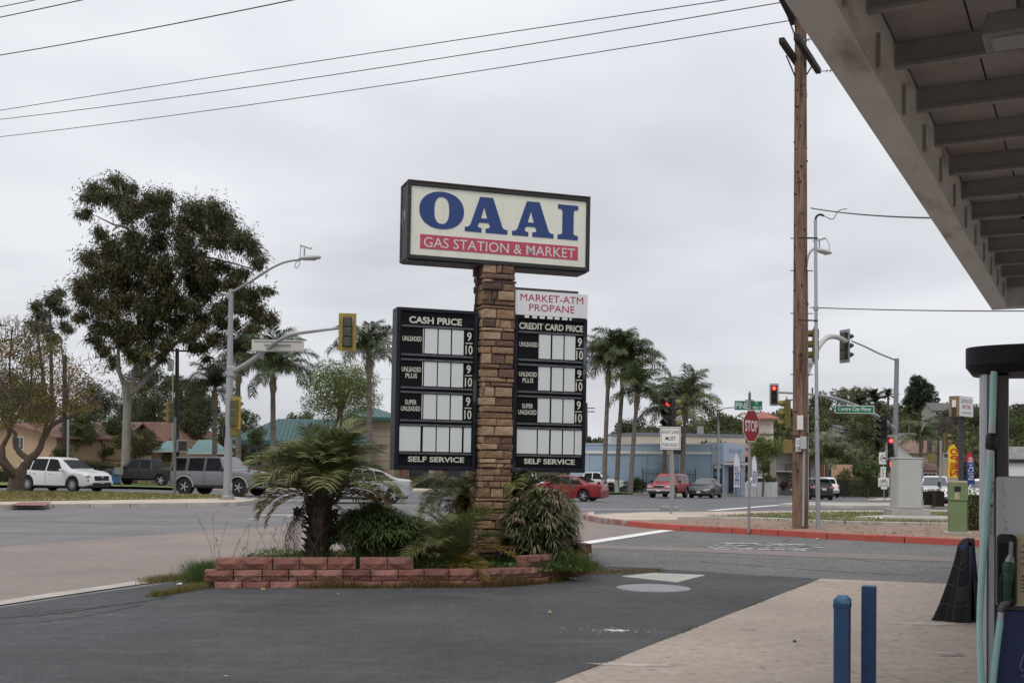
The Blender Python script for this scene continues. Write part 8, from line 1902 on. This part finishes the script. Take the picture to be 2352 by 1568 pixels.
B = Bld('apartment_block', 'grey-brown two-storey building with outside stairs behind green trees', 1782, 116, 1832, 118); B.wm = wallmat('grey_brown', (.22, .20, .18)); z1 = B.zf(1805, 1036); B.box('wall', B.wm, 0, B.W, 0, 3.5, -.5, z1); B.box('roof_edge', M_SHING, -.4, B.W + .4, -.8, 4, z1, z1 + .35); B.box('balcony', wallmat('balcony_grey', (.30, .29, .27)), 0, B.W * .6, -1.2, -.002, z1 * .52, z1 * .55)
for k in range(9): B.box('baluster', M_FEN, B.W * .6 * k / 9, B.W * .6 * k / 9 + .05, -1.2, -1.15, z1 * .55, z1 * .72)
for k in range(7): B.box('stair', mat('stair_dark', (.05, .05, .05), .8), B.W * .05 + k * .28, B.W * .05 + k * .28 + .3, -1.1, -.25, k * .34, k * .34 + .08)
B.box('column', M_TRIMW, B.W * .62, B.W * .66, -1.2, -1.0, 0, z1)
B = Bld('brick_building', 'red-brown brick building right behind the wooden pole', 1852, 119, 1893, 122); B.wm = mat('brick_wall', (.22, .105, .075), .9, var=.2, vscale=6); z1 = B.zf(1870, 1037); B.box('wall', B.wm, 0, B.W, 0, 3, -.5, z1); B.box('coping', wallmat('coping_tan', (.32, .22, .16)), -.1, B.W + .1, -.1, 3, z1, z1 + .2); B.window(B.x(1863), B.x(1873), .3, z1 - 1.3, m=mat('door_grey', (.35, .36, .36), .6))
B = Bld('peach_building', 'low peach flat-roofed building behind the black sport utility', 1862, 150, 1958, 152); B.wm = wallmat('peach_wall', (.44, .27, .18), .06); z1 = B.zf(1900, 1066); B.box('wall', B.wm, 0, B.W, 0, 8, -.5, z1); B.box('ledge', wallmat('peach_trim', (.36, .21, .14)), -.1, B.W + .1, -.25, -.002, z1 * .48, z1 * .54)
for a, b_ in ((1925, 1938), (1880, 1892)): B.window(B.x(a), B.x(b_), .6, z1 * .42)
# shop sign on a post: red roundel and lettering
t = thing('shop_sign', 'white trapezoid shop sign with red roundel above the peach building', 'sign', base(1897, 128, 0)); Y = 128
q = [(1868, 1041), (1922, 1042), (1917, 1011), (1875, 1010)]; P = [L(t, at(x, y, Y)) for x, y in q]
bd = MB().add([(p.x, -.1, p.z) for p in P] + [(p.x, .25, p.z) for p in P], [(0, 1, 2, 3), (4, 5, 6, 7), (0, 1, 5, 4), (1, 2, 6, 5), (2, 3, 7, 6), (3, 0, 4, 7)]).build('board', mat('sign_greenish_white', (.60, .63, .58), .5), t)
MB().tube([(0, 0, -.3), (0, 0, P[0].z)], .14, 8).build('post', M_OLDW, t, smooth=True); c = L(t, at(1882, 1026, Y)); r = 9 / ppm(Y)
MB().add([(c.x + r * math.cos(a), -.11, c.z + r * math.sin(a)) for a in [2 * math.pi * i / 24 for i in range(24)]], [list(range(24))]).build('roundel', mat('roundel_red', (.30, .03, .025), .5), bd)
text('Ted', M_SWHITE, bd, c.x - r * .75, c.x + r * .8, c.z - r * .4, c.z + r * .45, -.112, 0.0); x0, x1 = L(t, at(1893, 1020, Y)).x, L(t, at(1916, 1020, Y)).x
text('PE SHOP', M_DKRED, bd, x0, x1, L(t, at(1900, 1024, Y)).z, L(t, at(1900, 1017, Y)).z, -.11, .03); text('CBD', mat('letter_green', (.02, .22, .11), .5), bd, x0, x1 - .5, L(t, at(1900, 1036, Y)).z, L(t, at(1900, 1028, Y)).z, -.11, .03)
# Centre City Motors pylon
t = thing('dealer_sign', 'tan box sign with white lettered face on a dark post, far right', 'sign', base(2207, 62, 0), R(0)); Y = 62
zt_, zb_ = L(t, at(2207, 911, Y)).z, L(t, at(2207, 957, Y)).z; MB().box((0, 0, -.1), (.22, .22, zb_ + .1)).build('post', mat('post_dark', (.035, .038, .042), .5), t)
th = R(38); bx_ = MB().bx(-.95, .95, -.28, .28, 0, zt_ - zb_).build('box', mat('box_tan', (.24, .15, .09), .6, var=.08), t, loc=(0, 0, zb_), rot=(0, 0, R(-32)))
bx_.rotation_euler = (0, 0, R(47)); H = zt_ - zb_
fc = MB().bx(-.93, .93, -.30, -.281, .02, H - .02).build('face', M_SWHITE, bx_); text('CENTRE CITY', mat('motors_black', (.03, .03, .03), .5), bx_, -.8, .8, H * .66, H * .86, -.301, 0.0); text('MOTORS', M_DKRED, bx_, -.55, .55, H * .38, H * .58, -.301, .02); text('(760) 747-5300', mat('motors_black', (.03, .03, .03), .5), bx_, -.6, .65, H * .10, H * .24, -.301, 0.0)
MB().bx(-.972, -.952, -.1, .1, H * .35, H * .8).build('white_patch', M_SWHITE, bx_); MB().bx(-.99, -.952, -.12, .12, -.02, H * .45).build('bracket', mat('bracket_brown', (.05, .03, .025), .7), bx_)
# street lamps behind
t = thing('lamp_post', 'grey street lamp in front of the blue shop', 'lamp post', base(1650, 96, .1)); Y = 96; tp = L(t, at(1650, 950, Y)); MB().tube([(0, 0, 0), tp], [.14, .09], 10).build('pole', M_GALV, t, smooth=True); MB().tube(spline([tp, L(t, at(1655, 941, Y)), L(t, at(1668, 937, Y)), L(t, at(1690, 935, Y))], 5), .045, 6).build('arm', M_GALV, t); p = L(t, at(1692, 935, Y)); MB().box((p.x, p.y, p.z - .06), (.6, .2, .12)).build('luminaire', mat('luminaire_grey', (.42, .42, .41), .5), t, bevel=.04)
t = thing('lamp_post', 'dark leaning street lamp left of the grey bare bush', 'lamp post', base(2113, 98, 0)); Y = 98; tp = L(t, at(2114, 985, Y)); MB().tube([(0, 0, 0), tp], [.13, .1], 8).build('pole', M_OLDW, t, smooth=True); MB().tube([tp - Vector((0, 0, .4)), L(t, at(2126, 968, Y))], .05, 6).build('arm', M_GALV, t); p = L(t, at(2129, 966, Y)); MB().box((p.x, p.y, p.z - .05), (.5, .2, .1)).build('luminaire', M_SBLK, t)
t = thing('utility_pole', 'distant dark utility pole at the edge of the credit price panel', 'utility pole', base(1347, 150, 0)); Y = 150; MB().tube([(0, 0, 0), L(t, at(1347, 925, Y))], [.2, .15], 8).build('pole', M_OLDW, t)
for yy in (938, 946): p = L(t, at(1352, yy, Y)); MB().box((p.x, p.y, p.z), (1.6, .12, .12)).build('crossarm', M_OLDW, t)
# ---- hill
HX = [(-3000, 0), (1150, 0), (1300, 5), (1400, 8.5), (1550, 11.5), (1700, 13.5), (1850, 15), (2000, 16.3), (2150, 17), (2400, 17), (4000, 14)]
def hillz(X, Y):
    px = IMW / 2 + X / max(Y, 1) * FPX; u = min(1, max(0, (Y - 150) / 190)); return -1.75 + ip(px, HX) * (u * u * (3 - 2 * u)) * (1.0 + .0012 * max(0, min(Y, 700) - 340))
gx, gy = np.linspace(-150, 520, 90), np.concatenate([np.linspace(146, 360, 44), np.linspace(380, 900, 14)])
V = [(x, y, hillz(x, y) if y > 147 else -1.9) for y in gy for x in gx]; nx = len(gx)
F = [(j * nx + i, j * nx + i + 1, (j + 1) * nx + i + 1, (j + 1) * nx + i) for j in range(len(gy) - 1) for i in range(nx - 1)]
MB().add(V, F).build('hill', mat('hill_scrub', (.06, .062, .028), .95, var=.35, vscale=.15, bump=.5, bscale=.6, col2=(.13, .10, .06), cscale=.05), None, smooth=True, kind='structure')
def hgnd(px, py):
    """where the photograph's ray meets the hill"""
    d = ray(px, py); Y = 120.0
    while Y < 880:
        if CAMZ + d.z * Y < (hillz(d.x * Y, Y) if Y > 148 else -1.6): break
        Y += 1.0
    return Y
# woods: one mass of leaf clumps over the slope
rs = random.Random(61); rng = np.random.default_rng(61); cl = []
for k in range(560):
    px = rs.uniform(1340, 2420); Y = 165 + 200 * rs.random() ** 1.2; X = at(px, HOR, Y).x; z = hillz(X, Y)
    if rs.random() < .12: continue
    R0 = rs.uniform(1.4, 3.4); n_ = 5
    if px < 1620: R0 *= .8
    for q in range(n_): cl.append((X + rs.gauss(0, .5) * R0, Y + rs.gauss(0, .5) * R0, z + R0 * (.6 + .55 * rs.random()), R0 * rs.uniform(.45, .8)))
for k in range(150):                                   # far trees behind the left-hand houses and between the palms
    px = rs.choice((rs.uniform(-100, 900), rs.uniform(1330, 1640))); Y = rs.uniform(135, 170); X = at(px, HOR, Y).x; R0 = rs.uniform(2.0, 3.6) * (1.0 if px > 900 else .85)
    for q in range(5): cl.append((X + rs.gauss(0, .6) * R0, Y + rs.gauss(0, .5) * R0, -1.6 + R0 * (.5 + .9 * rs.random()), R0 * rs.uniform(.45, .8)))
wm = BM['dark'] + BM['mid'] + BM['olive'] + BM['dark'] + [leaf_mat('wood_brown', (.085, .062, .032), (.125, .09, .05))]
obj('hillside_woods', clumps_mesh('woods', cl, 36, .62, .42, wm, rng, droop=.1, shell=.4, flat=.8), None, label='mass of mixed trees and scrub covering the hillside', cat='woods', kind='stuff')
HT = [(1958, 912, 128, 62, 'olive', 'broad pale olive tree on the hill crest'), (1885, 925, 90, 60, 'mid', 'green tree left of the broad crest tree'), (1985, 955, 70, 60, 'rust', 'rust-coloured tree below the crest, right of the street name sign'),
      (1820, 960, 110, 60, 'dark', 'dark hillside tree left of the wooden pole'), (1690, 985, 100, 50, 'dark', 'dark tree above the long cream building'), (1925, 975, 100, 70, 'dark', 'dark hillside tree behind the street name sign'), (2090, 985, 90, 60, 'bright', 'light green tree behind the tall signal pole'),
      (2180, 960, 90, 50, 'dark', 'dark tree below the long hilltop house'), (2040, 985, 80, 60, 'mid', 'green tree left of the tall signal pole'), (1990, 1010, 110, 60, 'dark', 'dark hillside tree above the green street trees'), (1840, 1005, 90, 60, 'mid', 'green tree right of the tower'), (2255, 975, 80, 80, 'dark', 'dark tree right of the tan box sign'), (2330, 990, 80, 90, 'mid', 'green tree right of the dispenser column'), (1450, 985, 110, 70, 'dark', 'dark tree behind the middle palms'), (2235, 1055, 40, 50, 'olive', 'small olive tree behind the USED CARS flag')]
for i, (px, py, a, b_, k, lb) in enumerate(HT):
    Y = min(330, max(150, hgnd(px, py + b_ * .5))); X = at(px, HOR, Y).x; broadleaf(px, py, a, b_, Y, k, lb, 300 + i, n=24, zoff=hillz(X, Y) if Y > 150 else -1.6)
# conifer on the crest
Y = 300; t = thing('conifer', 'big dark conifer standing on the hill crest', 'tree', (at(2112, HOR, Y).x, Y, hillz(at(2112, HOR, Y).x, Y))); rs = random.Random(4); rng = np.random.default_rng(4); cl = []
for x, y, r in ((2105, 872, 12), (2120, 878, 13), (2098, 884, 14), (2132, 890, 13), (2112, 892, 16), (2092, 900, 14), (2140, 902, 12), (2120, 905, 17), (2100, 912, 16), (2085, 916, 12), (2135, 915, 15), (2146, 918, 9), (2112, 922, 17), (2090, 928, 14), (2128, 930, 16), (2105, 938, 13), (2080, 926, 8), (2090, 892, 7), (2140, 930, 10)):
    for q in range(3): p = L(t, at(x + rs.uniform(-6, 6), y + rs.uniform(-4, 4), Y + rs.uniform(-3, 3))); cl.append((p.x, p.y, p.z, r / ppm(Y) * rs.uniform(.6, .9)))
obj('crown', clumps_mesh('crown', cl, 160, .5, .22, BM['pine'], rng, droop=-.4, shell=.25), t); MB().tube([(0, 0, -1), L(t, at(2112, 900, Y))], [.5, .2], 8).build('trunk', BARK_DARK, t)
# date palms, fan palm and the bare grey bush
DF = [npmesh('frond', *frond(1.0, 40, .16, .3, a, .03, rng, .02, .3, .1), m=leaf_mat('canary_palm', (.030, .042, .020), (.06, .075, .035), trans=.15)) for a in ((1.0, -.9), (.7, -.9))]
def far_palm(px, py, Y, rad, label, n=26, trk=.35, fr=None, base_z=None):
    X = at(px, HOR, Y).x; z0 = hillz(X, Y) if base_z is None else base_z; t = thing('palm_tree', label, 'palm tree', (X, Y, z0)); h = L(t, at(px, py, Y)); rs = random.Random(int(px))
    MB().tube([(0, 0, -.5), h], [trk, trk * .8], 8).build('trunk', M_PTRUNK, t, smooth=True)
    for k in range(n): o = obj('frond', rs.choice(fr or DF), t, loc=tuple(h), rot=(rs.uniform(-.2, .2), -(1.15 - 1.75 * k / n), k * 2.4)); s_ = rad * rs.uniform(.85, 1.1); o.scale = (s_, s_, s_)
far_palm(2010, 925, 270, 4.2, 'dark date palm with wide crown on the crest'); far_palm(2040, 912, 285, 3.0, 'smaller date palm right of the wide one on the crest', 22); far_palm(1975, 930, 280, 3.2, 'date palm with orange dead fronds on the crest', 22)
far_palm(2088, 952, 210, 1.9, 'tall thin fan palm beside the signal pole', 30, .18)
Y = 150; t = thing('shrub', 'large bare grey-brown domed bush at right', 'shrub', (at(2155, HOR, Y).x, Y, -1.7)); cl = []
for k in range(34): a = rs.uniform(0, math.pi); q = rs.uniform(.3, 1); p = L(t, at(2155 + 40 * q * math.cos(a), 1002 - 42 * q * math.sin(a), Y + rs.uniform(-2, 1))); cl.append((p.x, p.y, p.z, rs.uniform(.5, .9)))
obj('crown', clumps_mesh('crown', cl, 320, .30, .05, BM['grey'], rng, shell=.3), t); MB().tube([(0, 0, -.2), L(t, at(2155, 1000, Y))], [.3, .1], 6).build('trunk', BARK_BROWN, t)
# hill houses
def hill_house(label, pxa, pxb, ytop, yr, ybot, Y, wc, rm, axis='x', wins=2):
    X = at(pxa, HOR, Y).x; B = Bld('house', label, pxa, Y, pxb, Y + 1, za=at(pxa, ybot, Y).z, cat='house'); B.wm = wallmat('hw_' + label[:9].replace(' ', '_'), wc, .05); zt = B.zf(pxa, ytop); B.box('wall', B.wm, 0, B.W, 0, 6, -4, zt); B.gable(0, B.W, 0, 6, zt, B.zf(pxa, yr), rm, .4, axis)
    for k in range(wins): x = B.W * (k + .5) / wins; B.window(x - .5, x + .5, zt * .35, zt * .75, fw_=.12)
    return B
M_BRR = mat('brown_shingle', (.20, .13, .095), .9, var=.2, vscale=3)
hill_house('long hilltop house with flat grey roof left of the tan box sign', 2142, 2205, 941, 924, 958, 285, (.36, .36, .32), M_SHING, wins=3)
hill_house('white house with brown roof and dormer right of the signal pole', 2086, 2136, 1032, 1010, 1052, 165, (.55, .54, .51), M_BRR, wins=3)
hill_house('small white house with grey roof in the trees below the crest', 1906, 1938, 1004, 992, 1012, 215, (.50, .50, .48), M_SHING, wins=2)
hill_house('grey gabled house behind the signal pole at right', 2088, 2128, 1008, 994, 1018, 185, (.30, .30, .30), M_SHING, 'y', 1)
hill_house('tan house with brown roof beside the OPEN flag', 2165, 2205, 1035, 1012, 1060, 150, (.36, .30, .22), M_BRR, 'y', 2)
hill_house('peach house with red tile roof behind the traffic cabinet', 2092, 2150, 1078, 1060, 1112, 128, (.44, .28, .20), M_TILE, 'x', 3)
hill_house('small pale house in trees above the shop sign', 1935, 1952, 984, 976, 992, 240, (.42, .42, .40), M_SHING, 'x', 1)
hill_house('brown-roofed low house behind the green street trees', 1938, 1985, 1046, 1032, 1062, 175, (.34, .30, .25), M_BRR, 'x', 2)
B = Bld('warehouse', 'white building with dark fascia at the right edge behind the dispenser', 2262, 78, 2440, 76); z1 = B.zf(2330, 1062); B.box('wall', wallmat('white_wall', (.60, .60, .60), .03), 0, B.W, 0, 12, -.5, z1); B.box('fascia', M_SBLK, -.1, B.W, -.2, 12, z1, B.zf(2330, 1054)); B.box('roof', mat('gravel_roof', (.36, .35, .34), .95, var=.3, vscale=4, bump=.6), 0, B.W, 0, 12, B.zf(2330, 1054), B.zf(2330, 1025))
# ---- street trees and hedges, right
broadleaf(1762, 1030, 92, 90, 104, 'bright', 'lush green street tree in front of the tower', 401, n=26, dens=1.1); broadleaf(1752, 1068, 50, 46, 98, 'mid', 'small rounded green tree below the lush street tree', 402, n=18); broadleaf(1992, 1080, 92, 66, 112, 'mid', 'dense green street tree behind the bike lane sign', 403, n=30, dens=1.1); broadleaf(2035, 1068, 60, 56, 118, 'bright', 'light green tree behind the traffic cabinet', 404, n=20); broadleaf(1940, 1098, 50, 50, 110, 'olive', 'brownish bush at the bend behind the black sport utility', 405, n=16, name='shrub', cat='shrub')
broadleaf(1803, 1112, 34, 26, 100, 'blood', 'dark red bush right of the white boarded fence', 406, n=12, name='shrub', cat='shrub', trunk=False); broadleaf(1765, 1100, 50, 30, 102, 'olive', 'low yellow-green shrub behind the boarded fence', 407, n=12, name='shrub', cat='shrub', trunk=False)
hedge((1950, 2048), 1098, 1094, 108, 'olive', 'rambling hedge along the bend behind the bike lane sign', 411, 1.5, Yb=116); hedge((2118, 2150), 1126, 1124, 63, 'blood', 'dark red hedge at the bumper of the white pickup', 412, .8); hedge((2152, 2172), 1124, 1126, 62, 'blood', 'short dark red hedge beside the yellow signal post', 413, .8); hedge((2221, 2262), 1131, 1128, 27.5, 'bright', 'clipped box hedge between green cabinet and dispenser', 414, 1.0, lf=.05, dens=.9)
hedge((1330, 1412), 1113, 1114, 96, 'dark', 'low clipped hedge at the foot of the tall palms', 415, .8); broadleaf(1462, 1113, 52, 34, 91, 'dark', 'spiky dark shrub between palms and red pickup', 416, n=14, name='shrub', cat='shrub', trunk=False, lx=3); hedge((900, 1090), 1097, 1098, 92, 'dark', 'clipped dark hedge beyond the parkway under the price panels', 417, .9); hedge((612, 800), 1113, 1111, 76, 'mid', 'low green hedge beyond the parkway behind the foreground palm', 418, 1.0)
hedge((150, 270), 1054, 1068, 78, 'dark', 'ivy mound behind the white sport utility', 419, 1.6); hedge((-40, 52), 1076, 1082, 72, 'dark', 'low dark hedge left behind the island tree', 420, 1.4); hedge((395, 425), 1062, 1064, 86, 'mid', 'clipped green hedge behind the white canopy post', 421, 1.2)
hedge((270, 392), 1060, 1062, 87, 'mid', 'green hedge above the low garden wall', 422, 1.2)
# blue post box and small signs, left
t = thing('post_box', 'blue post box on the verge left of the black pickup', 'post box', base(267, 71.5, .12), R(20)); h = L(t, at(267, 1078, 71.5)).z; MB().box((0, 0, .12), (.5, .5, h - .3)).build('box', mat('post_blue', (.03, .09, .18), .5), t, bevel=.05); MB().lathe([(.25, -.25), (.25, .25)], 16).xf(Matrix.Translation((0, 0, h - .2)) @ Matrix.Rotation(math.pi / 2, 4, 'X')).build('dome', mat('post_blue', (.03, .09, .18), .5), t); [MB().box((x, y, 0), (.06, .06, .13)).build('leg', M_SBLK, t) for x in (-.2, .2) for y in (-.2, .2)]
t = thing('road_sign', 'small green-backed sign on a short post before the black pickup', 'road sign', base(277, 66, .1)); MB().tube([(0, 0, 0), L(t, at(277, 1078, 66))], .04, 6).build('post', mat('green_post', (.09, .11, .08), .7), t); p = L(t, at(273, 1081, 66)); MB().box((p.x, -.03, p.z - .2), (.5, .03, .42)).build('plate', mat('sign_dull_green', (.16, .18, .15), .7), t)
wire('power_line', (at(420, 806, 84), at(900, 870, 120)), .012, 'thin distant line right of the dark utility pole', .5); wire('power_line', (at(404, 806, 84), at(-60, 840, 95)), .012, 'thin distant line left of the dark utility pole', .6)
